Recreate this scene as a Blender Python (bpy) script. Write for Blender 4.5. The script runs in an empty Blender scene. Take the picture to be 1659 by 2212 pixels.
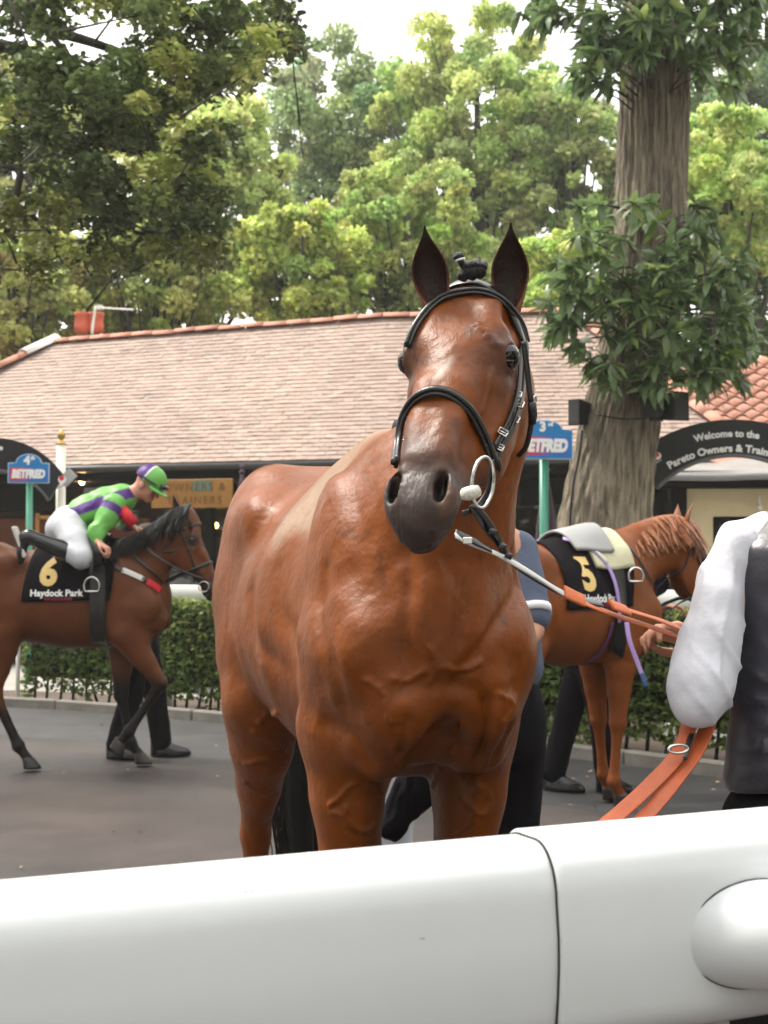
import bpy, math, random
import numpy as np
from mathutils import Vector, Matrix
from mathutils.bvhtree import BVHTree
random.seed(7); rng = np.random.default_rng(11)
R = math.radians
scene = bpy.context.scene
COL = scene.collection

# ------------------------------------------------------------------ camera, sky, sun, exposure
F = 3039.0            # focal length in photo units (photo taken as 1659 x 2212 units)
CAMZ = 1.4
PITCH = math.atan((1230-1106)/F)
cam_d = bpy.data.cameras.new('camera'); cam = bpy.data.objects.new('camera', cam_d); COL.objects.link(cam)
cam.location = (0, 0, CAMZ); cam.rotation_euler = (math.pi/2+PITCH, 0, 0)
cam_d.sensor_fit = 'VERTICAL'; cam_d.sensor_height = 24.0; cam_d.lens = 24.0*F/2212
cam_d.clip_start = 0.05; cam_d.clip_end = 1500
cam_d.dof.use_dof = True; cam_d.dof.focus_distance = 2.75; cam_d.dof.aperture_fstop = 6.5
scene.camera = cam
def at(px, py, Y):
    """world point on the line of sight through a photo point, at depth Y"""
    x = (px-829.5)/F; y = -(py-1106)/F
    c, s = math.cos(PITCH), math.sin(PITCH)
    dy = c - y*s; dz = s + y*c
    return np.array([x/dy*Y, Y, CAMZ+dz/dy*Y])
def gnd(px, py):
    x = (px-829.5)/F; y = -(py-1106)/F
    c, s = math.cos(PITCH), math.sin(PITCH)
    dy = c - y*s; dz = s + y*c
    Y = -CAMZ/dz*dy
    return np.array([x/dy*Y, Y, 0.0])

world = bpy.data.worlds.new('World'); scene.world = world; world.use_nodes = True
wn = world.node_tree.nodes; wl = world.node_tree.links; wn.clear()
SUN_EL, SUN_AZ = R(56), R(-62)   # azimuth measured from +Y towards +X
wo = wn.new('ShaderNodeOutputWorld'); bg = wn.new('ShaderNodeBackground'); sky = wn.new('ShaderNodeTexSky')
sky.sky_type = 'NISHITA'; sky.sun_disc = False; sky.sun_elevation = SUN_EL; sky.sun_rotation = SUN_AZ
sky.dust_density = 4.0; sky.air_density = 1.0
mxw = wn.new('ShaderNodeMix'); mxw.data_type = 'RGBA'; mxw.inputs[0].default_value = 0.82
mxw.inputs[7].default_value = (9.4, 9.2, 8.7, 1)     # even bright overcast over the clear-sky model
wl.new(sky.outputs[0], mxw.inputs[6]); wl.new(mxw.outputs[2], bg.inputs[0])
bg.inputs[1].default_value = 0.08; wl.new(bg.outputs[0], wo.inputs[0])
sun_d = bpy.data.lights.new('sun', 'SUN'); sun_d.energy = 1.5; sun_d.angle = R(14); sun_d.color = (1, .95, .86)
sun = bpy.data.objects.new('sun', sun_d); COL.objects.link(sun)
sd = Vector((math.sin(SUN_AZ)*math.cos(SUN_EL), math.cos(SUN_AZ)*math.cos(SUN_EL), math.sin(SUN_EL)))
sun.rotation_euler = sd.to_track_quat('Z', 'Y').to_euler(); sun.location = (0, -5, 20)
scene.view_settings.view_transform = 'Standard'; scene.view_settings.look = 'None'
scene.view_settings.gamma = 1.0; scene.view_settings.use_curve_mapping = False
scene.view_settings.exposure = 1.9
scene.cycles.use_denoising = True
scene.cycles.max_bounces = 8; scene.cycles.transparent_max_bounces = 8
scene.cycles.sample_clamp_indirect = 8.0

# ------------------------------------------------------------------ materials
def mat(name, col, rough=.5, metal=0, var=0.0, vscale=8, bump=0.0, bscale=60, attr=None, col2=None, spec=.5,
        coat=0, trans=0.0, emit=None, stretch=None, rattr=None, bdist=.01, sheen=0):
    m = bpy.data.materials.new(name); m.use_nodes = True
    nt = m.node_tree; N, L = nt.nodes, nt.links
    b = N['Principled BSDF']; out = N['Material Output']
    b.inputs['Roughness'].default_value = rough; b.inputs['Metallic'].default_value = metal
    b.inputs['Specular IOR Level'].default_value = spec; b.inputs['Coat Weight'].default_value = coat
    b.inputs['Coat Roughness'].default_value = .15
    if sheen: b.inputs['Sheen Weight'].default_value = sheen
    tc = N.new('ShaderNodeTexCoord'); mp = N.new('ShaderNodeMapping')
    L.new(tc.outputs['Object'], mp.inputs[0])
    if stretch: mp.inputs['Scale'].default_value = stretch
    src = None
    if attr:
        a = N.new('ShaderNodeAttribute'); a.attribute_name = attr; src = a.outputs['Color']
    if var or col2:
        nz = N.new('ShaderNodeTexNoise'); nz.inputs['Scale'].default_value = vscale; nz.inputs['Detail'].default_value = 6
        nz.inputs['Roughness'].default_value = .62
        L.new(mp.outputs[0], nz.inputs['Vector'])
        if col2:
            rp = N.new('ShaderNodeValToRGB'); rp.color_ramp.elements[0].position = .38; rp.color_ramp.elements[1].position = .62
            rp.color_ramp.elements[0].color = (*col, 1); rp.color_ramp.elements[1].color = (*col2, 1)
            L.new(nz.outputs['Fac'], rp.inputs[0]); s2 = rp.outputs[0]
        else:
            mr = N.new('ShaderNodeMapRange'); mr.inputs[1].default_value = .25; mr.inputs[2].default_value = .75
            mr.inputs[3].default_value = 1-var; mr.inputs[4].default_value = 1+var
            L.new(nz.outputs['Fac'], mr.inputs[0]); s2 = mr.outputs[0]
            if src is None:
                rgb = N.new('ShaderNodeRGB'); rgb.outputs[0].default_value = (*col, 1); src = rgb.outputs[0]
        if src is None: src = s2
        else:
            vm = N.new('ShaderNodeVectorMath'); vm.operation = 'MULTIPLY'
            L.new(src, vm.inputs[0]); L.new(s2, vm.inputs[1]); src = vm.outputs[0]
    if src is not None: L.new(src, b.inputs['Base Color'])
    else: b.inputs['Base Color'].default_value = (*col, 1)
    if rattr:
        a2 = N.new('ShaderNodeAttribute'); a2.attribute_name = rattr; L.new(a2.outputs['Fac'], b.inputs['Roughness'])
    if bump:
        nb = N.new('ShaderNodeTexNoise'); nb.inputs['Scale'].default_value = bscale; nb.inputs['Detail'].default_value = 5
        L.new(mp.outputs[0], nb.inputs['Vector'])
        bp = N.new('ShaderNodeBump'); bp.inputs['Strength'].default_value = bump; bp.inputs['Distance'].default_value = bdist
        L.new(nb.outputs['Fac'], bp.inputs['Height']); L.new(bp.outputs[0], b.inputs['Normal'])
    if trans:
        tr = N.new('ShaderNodeBsdfTranslucent'); ms = N.new('ShaderNodeMixShader'); ms.inputs[0].default_value = trans
        if src is not None: L.new(src, tr.inputs[0])
        else: tr.inputs[0].default_value = (*col, 1)
        L.new(b.outputs[0], ms.inputs[1]); L.new(tr.outputs[0], ms.inputs[2]); L.new(ms.outputs[0], out.inputs[0])
    if emit:
        b.inputs['Emission Color'].default_value = (*emit[0], 1); b.inputs['Emission Strength'].default_value = emit[1]
    return m

# ------------------------------------------------------------------ object helpers
def props(o, label=None, cat=None, group=None, kind=None):
    if label: o['label'] = label
    if cat: o['category'] = cat
    if group: o['group'] = group
    if kind: o['kind'] = kind
    return o
def empty(name, loc, label, cat, group=None, kind=None):
    o = bpy.data.objects.new(name, None); o.location = tuple(float(v) for v in loc); COL.objects.link(o); o.empty_display_size = .1
    return props(o, label, cat, group, kind)
def np_mesh(name, V, Fc, smooth=True):
    V = np.asarray(V, dtype=np.float32); me = bpy.data.meshes.new(name)
    Fc = np.asarray(Fc, dtype=np.int32) if not isinstance(Fc, list) or len({len(f) for f in Fc}) == 1 else Fc
    if isinstance(Fc, np.ndarray):
        n, k = Fc.shape
        me.vertices.add(len(V)); me.vertices.foreach_set('co', V.ravel())
        me.loops.add(n*k); me.loops.foreach_set('vertex_index', Fc.ravel())
        me.polygons.add(n); me.polygons.foreach_set('loop_start', np.arange(0, n*k, k, dtype=np.int32))
        me.polygons.foreach_set('use_smooth', np.full(n, smooth))
        me.update(calc_edges=True)
    else:
        me.from_pydata([tuple(map(float, v)) for v in V], [], [tuple(int(i) for i in f) for f in Fc])
        if smooth: me.polygons.foreach_set('use_smooth', np.full(len(me.polygons), True))
    return me
def add(name, V, Fc, m, parent=None, smooth=True, cols=None, rough=None, label=None):
    """one mesh object whose vertices are world coordinates"""
    me = np_mesh(name, V, Fc, smooth)
    o = bpy.data.objects.new(name, me); COL.objects.link(o)
    if m: me.materials.append(m)
    if cols is not None:
        a = me.color_attributes.new('col', 'FLOAT_COLOR', 'POINT')
        c = np.ones((len(V), 4), np.float32); c[:, :3] = cols; a.data.foreach_set('color', c.ravel())
    if rough is not None:
        a = me.attributes.new('rgh', 'FLOAT', 'POINT'); a.data.foreach_set('value', np.asarray(rough, np.float32))
    if parent is not None:
        o.parent = parent
        if parent.parent is None: o.location = -parent.location
    if label: o['label'] = label
    return o
def single(name, V, Fc, m, label, cat, group=None, kind=None, smooth=True, cols=None):
    """a top-level thing of one mesh, origin at its base"""
    V = np.asarray(V, float); b = np.array([(V[:, 0].min()+V[:, 0].max())/2, (V[:, 1].min()+V[:, 1].max())/2, V[:, 2].min()])
    o = add(name, V-b, Fc, m, None, smooth, cols); o.location = tuple(float(q) for q in b)
    return props(o, label, cat, group, kind)
def put(me, name, M4, parent=None):
    """a copy of a shared mesh placed by matrix (world)"""
    o = bpy.data.objects.new(name, me); COL.objects.link(o)
    if parent is not None:
        o.parent = parent
        if parent.parent is None: M4 = Matrix.Translation(-parent.location) @ M4
    o.matrix_local = M4
    return o
class MB:
    """collects simple solids"""
    def __init__(s): s.v = []; s.f = []
    def raw(s, V, Fc):
        n = len(s.v); s.v += [tuple(map(float, p)) for p in V]; s.f += [tuple(int(i)+n for i in f) for f in Fc]; return s
    def box(s, c, d, rot=None, bev=0):
        c = np.array(c, float); h = np.array(d, float)/2
        if bev:
            b = min(bev, *(h*.49)); V = []; 
            for sx in (-1, 1):
                for sy in (-1, 1):
                    for sz in (-1, 1):
                        V += [(sx*(h[0]-b), sy*(h[1]-b), sz*h[2]), (sx*(h[0]-b), sy*h[1], sz*(h[2]-b)), (sx*h[0], sy*(h[1]-b), sz*(h[2]-b))]
            V = np.array(V); fs = []
            def ix(sx, sy, sz, k): return 3*((sx > 0)*4+(sy > 0)*2+(sz > 0))+k
            for sz in (-1, 1): fs.append([ix(-1, -1, sz, 0), ix(1, -1, sz, 0), ix(1, 1, sz, 0), ix(-1, 1, sz, 0)])
            for sy in (-1, 1): fs.append([ix(-1, sy, -1, 1), ix(1, sy, -1, 1), ix(1, sy, 1, 1), ix(-1, sy, 1, 1)])
            for sx in (-1, 1): fs.append([ix(sx, -1, -1, 2), ix(sx, 1, -1, 2), ix(sx, 1, 1, 2), ix(sx, -1, 1, 2)])
            for sy in (-1, 1):
                for sz in (-1, 1): fs.append([ix(-1, sy, sz, 0), ix(1, sy, sz, 0), ix(1, sy, sz, 1), ix(-1, sy, sz, 1)])
            for sx in (-1, 1):
                for sz in (-1, 1): fs.append([ix(sx, -1, sz, 0), ix(sx, 1, sz, 0), ix(sx, 1, sz, 2), ix(sx, -1, sz, 2)])
            for sx in (-1, 1):
                for sy in (-1, 1): fs.append([ix(sx, sy, -1, 1), ix(sx, sy, 1, 1), ix(sx, sy, 1, 2), ix(sx, sy, -1, 2)])
            for sx in (-1, 1):
                for sy in (-1, 1):
                    for sz in (-1, 1): fs.append([ix(sx, sy, sz, 0), ix(sx, sy, sz, 1), ix(sx, sy, sz, 2)])
            out = []
            for f in fs:
                p = V[f]; nn = np.cross(p[1]-p[0], p[2]-p[1])
                out.append(f if np.dot(nn, p.mean(0)) > 0 else f[::-1])
            fs = out
        else:
            V = np.array([(x, y, z) for x in (-1, 1) for y in (-1, 1) for z in (-1, 1)])*h
            fs = [(0, 1, 3, 2), (4, 6, 7, 5), (0, 4, 5, 1), (2, 3, 7, 6), (0, 2, 6, 4), (1, 5, 7, 3)]
        if rot is not None: V = V @ np.array(rot).T
        return s.raw(V+c, fs)
    def tube(s, pts, r, n=10, flat=1.0, up=None, caps=True):
        V, Fc = tube_geo(pts, r, n, flat, up, caps); return s.raw(V, Fc)
    def lathe(s, c, prof, n=20, rot=None):
        V = []; Fc = []
        for (r, z) in prof:
            for k in range(n): a = 2*math.pi*k/n; V.append((r*math.cos(a), r*math.sin(a), z))
        for i in range(len(prof)-1):
            for k in range(n): Fc.append((i*n+k, i*n+(k+1) % n, (i+1)*n+(k+1) % n, (i+1)*n+k))
        Fc.append(tuple(range(n-1, -1, -1))); Fc.append(tuple((len(prof)-1)*n+k for k in range(n)))
        V = np.array(V)
        if rot is not None: V = V @ np.array(rot).T
        return s.raw(V+np.array(c, float), Fc)
    def obj(s, name, m, parent=None, smooth=False, label=None): return add(name, s.v, list(s.f), m, parent, smooth, label=label)
    def thing(s, name, m, label, cat, group=None, kind=None, smooth=False): return single(name, s.v, list(s.f), m, label, cat, group, kind, smooth)
def rotz(a): c, s = math.cos(a), math.sin(a); return np.array([[c, -s, 0], [s, c, 0], [0, 0, 1]])
def unit(v): v = np.asarray(v, float); return v/(np.linalg.norm(v)+1e-12)
def catmull(P, n=8):
    P = np.asarray(P, float); 
    if len(P) < 3: 
        t = np.linspace(0, 1, n*1+1)[:, None]; return P[0]*(1-t)+P[-1]*t
    Q = np.vstack([2*P[0]-P[1], P, 2*P[-1]-P[-2]]); out = []
    for i in range(1, len(Q)-2):
        for t in np.linspace(0, 1, n, endpoint=False):
            a, b, c, d = Q[i-1:i+3]
            out.append(.5*((2*b)+(-a+c)*t+(2*a-5*b+4*c-d)*t*t+(-a+3*b-3*c+d)*t**3))
    out.append(P[-1]); return np.array(out)
def tube_geo(pts, r, n=10, flat=1.0, up=None, caps=True):
    P = np.asarray(pts, float); r = np.broadcast_to(np.asarray(r, float), (len(P),))
    T = np.gradient(P, axis=0); T /= np.linalg.norm(T, axis=1)[:, None]+1e-12
    u = np.array(up if up is not None else (0.13, .21, .97)); V = []
    for i in range(len(P)):
        u = u-np.dot(u, T[i])*T[i]; u = unit(u); w = np.cross(T[i], u)
        for k in range(n):
            a = 2*math.pi*k/n; V.append(P[i]+r[i]*(math.cos(a)*w*flat+math.sin(a)*u))
    Fc = [(i*n+k, i*n+(k+1) % n, (i+1)*n+(k+1) % n, (i+1)*n+k) for i in range(len(P)-1) for k in range(n)]
    if caps: Fc += [tuple(range(n-1, -1, -1)), tuple((len(P)-1)*n+k for k in range(n))]
    return np.array(V), Fc
def ribbon_geo(P, Nn, width, thick):
    """flat strap with rounded edges; P centre line, Nn outward normals"""
    P = np.asarray(P, float); T = np.gradient(P, axis=0); T /= np.linalg.norm(T, axis=1)[:, None]+1e-12
    Nn = Nn-np.sum(Nn*T, 1)[:, None]*T; Nn /= np.linalg.norm(Nn, axis=1)[:, None]+1e-12
    S = np.cross(T, Nn); w = np.broadcast_to(np.asarray(width, float), (len(P),))[:, None]/2; t = thick/2
    prof = [(-1, -.6), (-.85, -1), (.85, -1), (1, -.6), (1, .6), (.8, 1), (0, 1.25), (-.8, 1), (-1, .6)]
    k = len(prof); V = np.zeros((len(P), k, 3))
    for j, (a, b) in enumerate(prof): V[:, j] = P+S*w*a+Nn*t*b
    Fc = [(i*k+j, i*k+(j+1) % k, (i+1)*k+(j+1) % k, (i+1)*k+j) for i in range(len(P)-1) for j in range(k)]
    Fc += [tuple(range(k-1, -1, -1)), tuple((len(P)-1)*k+j for j in range(k))]
    return V.reshape(-1, 3), Fc
def strap(name, pts, width, thick, m, parent, bvh=None, off=.002, up=(0, -1, .2), n=7, far=None, label=None):
    P = catmull(pts, n); Nn = np.tile(np.array(up, float), (len(P), 1))
    if bvh is not None:
        Q = []; NN = []
        for p in P:
            h = bvh.find_nearest(Vector(p)); Q.append(np.array(h[0])); NN.append(np.array(h[1]))
        Nn = np.array(NN); 
        for _ in range(3): Nn[1:-1] = (Nn[:-2]+Nn[1:-1]*2+Nn[2:])/4
        Nn /= np.linalg.norm(Nn, axis=1)[:, None]; Q = np.array(Q)
        for _ in range(2): Q[1:-1] = (Q[:-2]+Q[1:-1]*2+Q[2:])/4
        P = Q+Nn*(off+thick/2)
    V, Fc = ribbon_geo(P, Nn, width, thick)
    return add(name, V, Fc, m, parent, True, label=label)

# ------------------------------------------------------------------ signed-distance sculpting
def axis(lo, hi, h, fine=(), hf=None):
    a = [lo]
    while a[-1] < hi:
        s = h
        for (l, u) in fine:
            if l-h <= a[-1] <= u: s = hf
        a.append(a[-1]+s)
    return np.array(a, np.float32)
class Field:
    def __init__(s, X, Y, Z):
        s.ax = [X, Y, Z]; s.d = np.full((len(X), len(Y), len(Z)), .2, np.float32)
    def win(s, lo, hi):
        return tuple(slice(max(0, int(np.searchsorted(a, l))-1), min(len(a), int(np.searchsorted(a, h))+1)) for a, l, h in zip(s.ax, lo, hi))
    def pts(s, w): return np.meshgrid(*[a[q] for a, q in zip(s.ax, w)], indexing='ij', sparse=True)
    def merge(s, w, e, k, mode):
        d = s.d[w]
        if mode == 'add':
            h = np.maximum(k-np.abs(d-e), 0)/k; s.d[w] = np.minimum(d, e)-h*h*k*.25
        else:
            e = -e; h = np.maximum(k-np.abs(d-e), 0)/k; s.d[w] = np.maximum(d, e)+h*h*k*.25
    def sweep(s, P, wd, ht, side=(0, 1, 0), k=.03, mode='add', egg=0.0):
        P = np.asarray(P, float); n = len(P)
        wd = np.broadcast_to(np.asarray(wd, float), (n,)); ht = np.broadcast_to(np.asarray(ht, float), (n,))
        side = np.asarray(side, float); side = np.tile(side, (n, 1)) if side.ndim == 1 else side
        rm = max(wd.max(), ht.max())+k+.03
        W = s.win(P.min(0)-rm, P.max(0)+rm); tot = np.full(s.d[W].shape, 9.0, np.float32)
        base = [q.start for q in W]
        for i in range(n-1):
            a, b = P[i], P[i+1]; r = max(wd[i:i+2].max(), ht[i:i+2].max())+k+.03
            w = s.win(np.minimum(a, b)-r, np.maximum(a, b)+r)
            w = tuple(slice(max(q.start, g.start), min(q.stop, g.stop)) for q, g in zip(w, W))
            X, Y, Z = s.pts(w); L = np.linalg.norm(b-a)
            if L < 1e-6 or min(q.stop-q.start for q in w) < 1: continue
            T = (b-a)/L; sv = side[i]+side[i+1]; sv = unit(sv-np.dot(sv, T)*T); vv = np.cross(T, sv)
            x, y, z = X-a[0], Y-a[1], Z-a[2]
            t = x*T[0]+y*T[1]+z*T[2]; tc = np.clip(t/L, 0, 1); e = t-tc*L
            u = x*sv[0]+y*sv[1]+z*sv[2]; v = x*vv[0]+y*vv[1]+z*vv[2]
            ww = wd[i]+(wd[i+1]-wd[i])*tc; hh = ht[i]+(ht[i+1]-ht[i])*tc
            if egg: ww = ww*(1+egg*np.clip(v/hh, -1, 1))
            ee = np.minimum(ww, hh)
            k0 = np.sqrt((u/ww)**2+(v/hh)**2+(e/ee)**2)+1e-6
            k1 = np.sqrt((u/ww**2)**2+(v/hh**2)**2+(e/ee**2)**2)+1e-6
            sl = tuple(slice(q.start-g, q.stop-g) for q, g in zip(w, base))
            dn = (k0*(k0-1)/k1).astype(np.float32)
            kk = min(.03, .5*min(wd[i], ht[i])); o = tot[sl]; hq = np.maximum(kk-np.abs(o-dn), 0)/kk
            tot[sl] = np.minimum(o, dn)-hq*hq*kk*.12
        s.merge(W, tot, k, mode)
    def ell(s, c, r, axes=None, k=.03, mode='add'):
        c = np.asarray(c, float); r = np.asarray(r, float); m = r.max()+k+.03
        w = s.win(c-m, c+m)
        if min(q.stop-q.start for q in w) < 1: return
        X, Y, Z = s.pts(w); x, y, z = X-c[0], Y-c[1], Z-c[2]
        if axes is not None:
            A = [unit(q) for q in axes]; x, y, z = [x*q[0]+y*q[1]+z*q[2] for q in A]
        k0 = np.sqrt((x/r[0])**2+(y/r[1])**2+(z/r[2])**2)+1e-6
        k1 = np.sqrt((x/r[0]**2)**2+(y/r[1]**2)**2+(z/r[2]**2)**2)+1e-6
        s.merge(w, (k0*(k0-1)/k1).astype(np.float32), k, mode)
    def mesh(s, smooth=1):
        d = s.d; ins = d < 0
        c = sum(ins[i:ins.shape[0]-1+i, j:ins.shape[1]-1+j, l:ins.shape[2]-1+l].astype(np.int8) for i in (0, 1) for j in (0, 1) for l in (0, 1))
        I = np.argwhere((c > 0) & (c < 8)); idx = np.full(c.shape, -1, np.int32); idx[tuple(I.T)] = np.arange(len(I))
        cs = [(i, j, l) for i in (0, 1) for j in (0, 1) for l in (0, 1)]
        cv = np.stack([d[I[:, 0]+a, I[:, 1]+b, I[:, 2]+e] for a, b, e in cs], 1)
        cp = np.stack([np.stack([s.ax[0][I[:, 0]+a], s.ax[1][I[:, 1]+b], s.ax[2][I[:, 2]+e]], 1) for a, b, e in cs], 1)
        acc = np.zeros((len(I), 3)); cnt = np.zeros(len(I))
        for p in range(8):
            for q in range(p+1, 8):
                if sum(abs(np.array(cs[p])-np.array(cs[q]))) != 1: continue
                m = (cv[:, p] < 0) != (cv[:, q] < 0); t = cv[m, p]/(cv[m, p]-cv[m, q])
                acc[m] += cp[m, p]+(cp[m, q]-cp[m, p])*t[:, None]; cnt[m] += 1
        V = acc/cnt[:, None]; Fs = []
        for axn in range(3):
            o = [q for q in range(3) if q != axn]
            A = np.moveaxis(ins, axn, 0); E = np.argwhere(A[:-1, 1:-1, 1:-1] != A[1:, 1:-1, 1:-1])
            if not len(E): continue
            i = E[:, 0]; j = E[:, 1]+1; l = E[:, 2]+1; J = np.moveaxis(idx, axn, 0)
            q = np.stack([J[i, j-1, l-1], J[i, j, l-1], J[i, j, l], J[i, j-1, l]], 1)
            flip = A[i, j, l]
            if axn == 1: flip = ~flip
            q[~flip] = q[~flip][:, ::-1]; Fs.append(q)
        Fq = np.vstack(Fs); Fq = Fq[(Fq >= 0).all(1)]
        for _ in range(smooth): V = lap(V, Fq, .5)
        return V, Fq
def lap(V, Fq, a):
    acc = np.zeros_like(V); cnt = np.zeros(len(V))
    for i in range(4):
        for j in ((i+1) % 4, (i+3) % 4):
            np.add.at(acc, Fq[:, i], V[Fq[:, j]]); np.add.at(cnt, Fq[:, i], 1)
    return V*(1-a)+a*acc/np.maximum(cnt, 1)[:, None]
def vnormals(V, Fq):
    n = np.cross(V[Fq[:, 2]]-V[Fq[:, 0]], V[Fq[:, 3]]-V[Fq[:, 1]]); N = np.zeros_like(V)
    for i in range(4): np.add.at(N, Fq[:, i], n)
    return N/(np.linalg.norm(N, axis=1)[:, None]+1e-12)
def bvh_of(V, Fq): return BVHTree.FromPolygons([tuple(v) for v in V.tolist()], [tuple(f) for f in Fq.tolist()])
def ss(x, a, b): t = np.clip((x-a)/(b-a), 0, 1); return t*t*(3-2*t)
def vnoise(P, s, seed=0):
    """cheap smooth value noise, 0..1"""
    P = np.asarray(P)*s+seed*17.3; i = np.floor(P).astype(int); f = P-i; f = f*f*(3-2*f); o = 0
    for a in (0, 1):
        for b in (0, 1):
            for c in (0, 1):
                h = (i[:, 0]+a)*374761393+(i[:, 1]+b)*668265263+(i[:, 2]+c)*1274126177; h = (h ^ (h >> 13))*1103515245; h = ((h ^ (h >> 16)) & 0xffff)/65535.
                o = o+h*(f[:, 0] if a else 1-f[:, 0])*(f[:, 1] if b else 1-f[:, 1])*(f[:, 2] if c else 1-f[:, 2])
    return o
def polydist(P, line):
    best = np.full(len(P), 9.0)
    for a, b in zip(line[:-1], line[1:]):
        ab = b-a; t = np.clip(((P-a)@ab)/(ab@ab+1e-12), 0, 1); best = np.minimum(best, np.linalg.norm(P-a-t[:, None]*ab, axis=1))
    return best
# ------------------------------------------------------------------ horses
def lerp(a, b, ts): a = np.asarray(a, float); b = np.asarray(b, float); return np.array([a+(b-a)*t for t in ts])
def horse_sculpt(p, ax, detail=True):
    f = Field(*ax); s = 1 if detail else 1
    X = [.33, .24, .10, -.08, -.28, -.48, -.68, -.86, -1.00, -1.11]
    zc = [1.16, 1.19, 1.215, 1.215, 1.20, 1.205, 1.25, 1.31, 1.30, 1.24]
    h = [.20, .29, .355, .37, .355, .325, .30, .29, .265, .20]
    w = [.145, .172, .188, .215, .262, .275, .258, .232, .205, .14]
    f.sweep([(x, 0, z) for x, z in zip(X, zc)], w, h, k=.04, egg=p.get('egg', .12))
    f.sweep([(.14, 0, 1.50), (-.02, 0, 1.565), (-.22, 0, 1.52), (-.42, 0, 1.475)], [.05, .05, .06, .06], [.05, .05, .05, .05], k=.10)
    for y in (-1, 1):
        f.ell((-.83, y*.13, 1.36), (.24, .135, .24), k=.08)                                # gluteal mass
        f.ell((-1.02, y*.11, 1.18), (.13, .11, .24), k=.07)                               # hamstring
        f.ell((-.64, y*.20, 1.44), (.07, .035, .05), k=.10)                              # point of hip
        f.ell((.17, y*.15, 1.22), (.15, .06, .30), [(1, 0, .35), (0, 1, 0), (-.35, 0, 1)], k=.07)  # shoulder blade
        f.ell((.30, y*.146, 1.14), (.12, .074, .12), k=.05)                               # point of shoulder
        f.ell((.06, y*.150, 1.06), (.12, .060, .15), k=.05)                                # triceps
        f.ell((.375, y*.075, 1.055), (.082, .082, .105), [(1, 0, 0), (0, 1, .25*y), (0, -.25*y, 1)], k=.028)  # pectoral
        f.ell((.28, y*.10, .98), (.09, .07, .10), k=.045)
    f.ell((.40, 0, .905), (.10, .050, .105), k=.045, mode='cut')
    # neck
    NP = np.array(p['neck']); f.sweep(NP, p.get('nw', [.165, .135, .105, .088, .074]), p.get('nh', [.26, .215, .17, .145, .12]), k=.09, egg=p.get('negg', -.15))
    # legs
    for (sh, el, kn, fe, ho) in p['fore']:
        f.sweep([sh, el], [.085, .082], [.13, .12], k=.06)
        f.sweep(lerp(el, kn, [0, .3, .6, .85, 1]), [.080, .076, .062, .05, .047], [.115, .098, .074, .056, .056], k=.05)
        f.ell(lerp(el, kn, [.22])[0]+np.array([.035, 0, 0]), (.05, .055, .13), k=.04)
        f.sweep(lerp(kn, fe, [0, .16, .5, .85, 1]), [.046, .034, .025, .029, .036], [.052, .038, .032, .034, .042], k=.02)
        f.sweep(lerp(fe, ho, [0, .5, 1]), [.036, .029, .036], [.042, .031, .038], k=.02)
    for (hp, st, hk, fe, ho) in p['hind']:
        f.sweep(lerp(hp, st, [0, .5, 1]), [.14, .13, .105], [.24, .205, .15], k=.07)
        f.sweep(lerp(st, hk, [0, .3, .62, .88, 1]), [.10, .088, .062, .042, .043], [.135, .12, .085, .056, .06], k=.05)
        hk = np.array(hk); f.sweep([lerp(st, hk, [.72])[0]+np.array([-.055, 0, 0]), hk+np.array([-.05, 0, .035])], [.018, .026], [.02, .03], k=.03)
        f.sweep(lerp(hk, fe, [0, .16, .5, .85, 1]), [.042, .035, .027, .03, .038], [.06, .044, .035, .036, .044], k=.02)
        f.sweep(lerp(fe, ho, [0, .5, 1]), [.038, .03, .037], [.044, .032, .038], k=.02)
    # head frame: A down the face, S to the horse's left, N out of the forehead
    poll = np.array(p['poll'], float); muz = np.array(p['muz'], float); A = unit(muz-poll)
    S = np.array(p['S'], float); S = unit(S-np.dot(S, A)*A); N = np.cross(A, S)
    ha_ = p.get('ha', 1.0); H = lambda a, n, s_: poll+A*a*ha_+N*n+S*s_
    aa = [.03, .08, .15, .22, .30, .38, .46, .53, .585]
    dp = [.13, .19, .225, .235, .215, .17, .135, .122, .10]
    fr = [-.012, 0.006, .012, .010, .003, -.002, -.004, -.010, -.022]
    ww = [.058, .084, .092, .090, .080, .067, .054, .047, .038]
    f.sweep([H(a, q-d/2, 0) for a, q, d in zip(aa, fr, dp)], ww, [d/2 for d in dp], side=S, k=.05, egg=p.get('hegg', 0))
    f.sweep([H(.02, -.07, 0), NP[-1]], [.066, .078], [.09, .12], k=.06)
    for y in (-1, 1):
        f.ell(H(.255, -.145, y*.058), (.125, .085, .034), (A, N, S), k=.035)              # cheek
        f.ell(H(.125, -.022, y*.066), (.048, .028, .034), (A, N, S), k=.045)              # brow
        f.ell(H(.163, -.042, y*.080), (.034, .028, .024), (A, N, S), k=.018)              # orbit
        f.sweep([H(.21, -.075, y*.082), H(.30, -.075, y*.068), H(.40, -.07, y*.052)], .012, .010, side=S, k=.025)  # facial crest
        f.sweep([H(.28, -.012, y*.028), H(.46, -.018, y*.024)], .022, .02, side=S, k=.03)  # nasal bones
        f.ell(H(.06, -.035, y*.055), (.05, .04, .03), (A, N, S), k=.03)
        f.ell(H(.075, -.03, y*.088), (.030, .018, .012), (A, N, S), k=.03, mode='cut')      # hollow above the eye
        f.ell(H(.33, -.055, y*.082), (.07, .03, .016), (A, N, S), k=.03, mode='cut')
        # nostril: flared wing, comma-shaped opening
        f.ell(H(.540, -.044, y*.036), (.046, .038, .026), (A, N, S), k=.03)
        f.sweep(catmull([H(.498, -.014, y*.034), H(.508, -.016, y*.047), H(.530, -.024, y*.056), H(.556, -.032, y*.056), H(.574, -.040, y*.048)], 4), .0075, .0075, side=S, k=.012)
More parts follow.
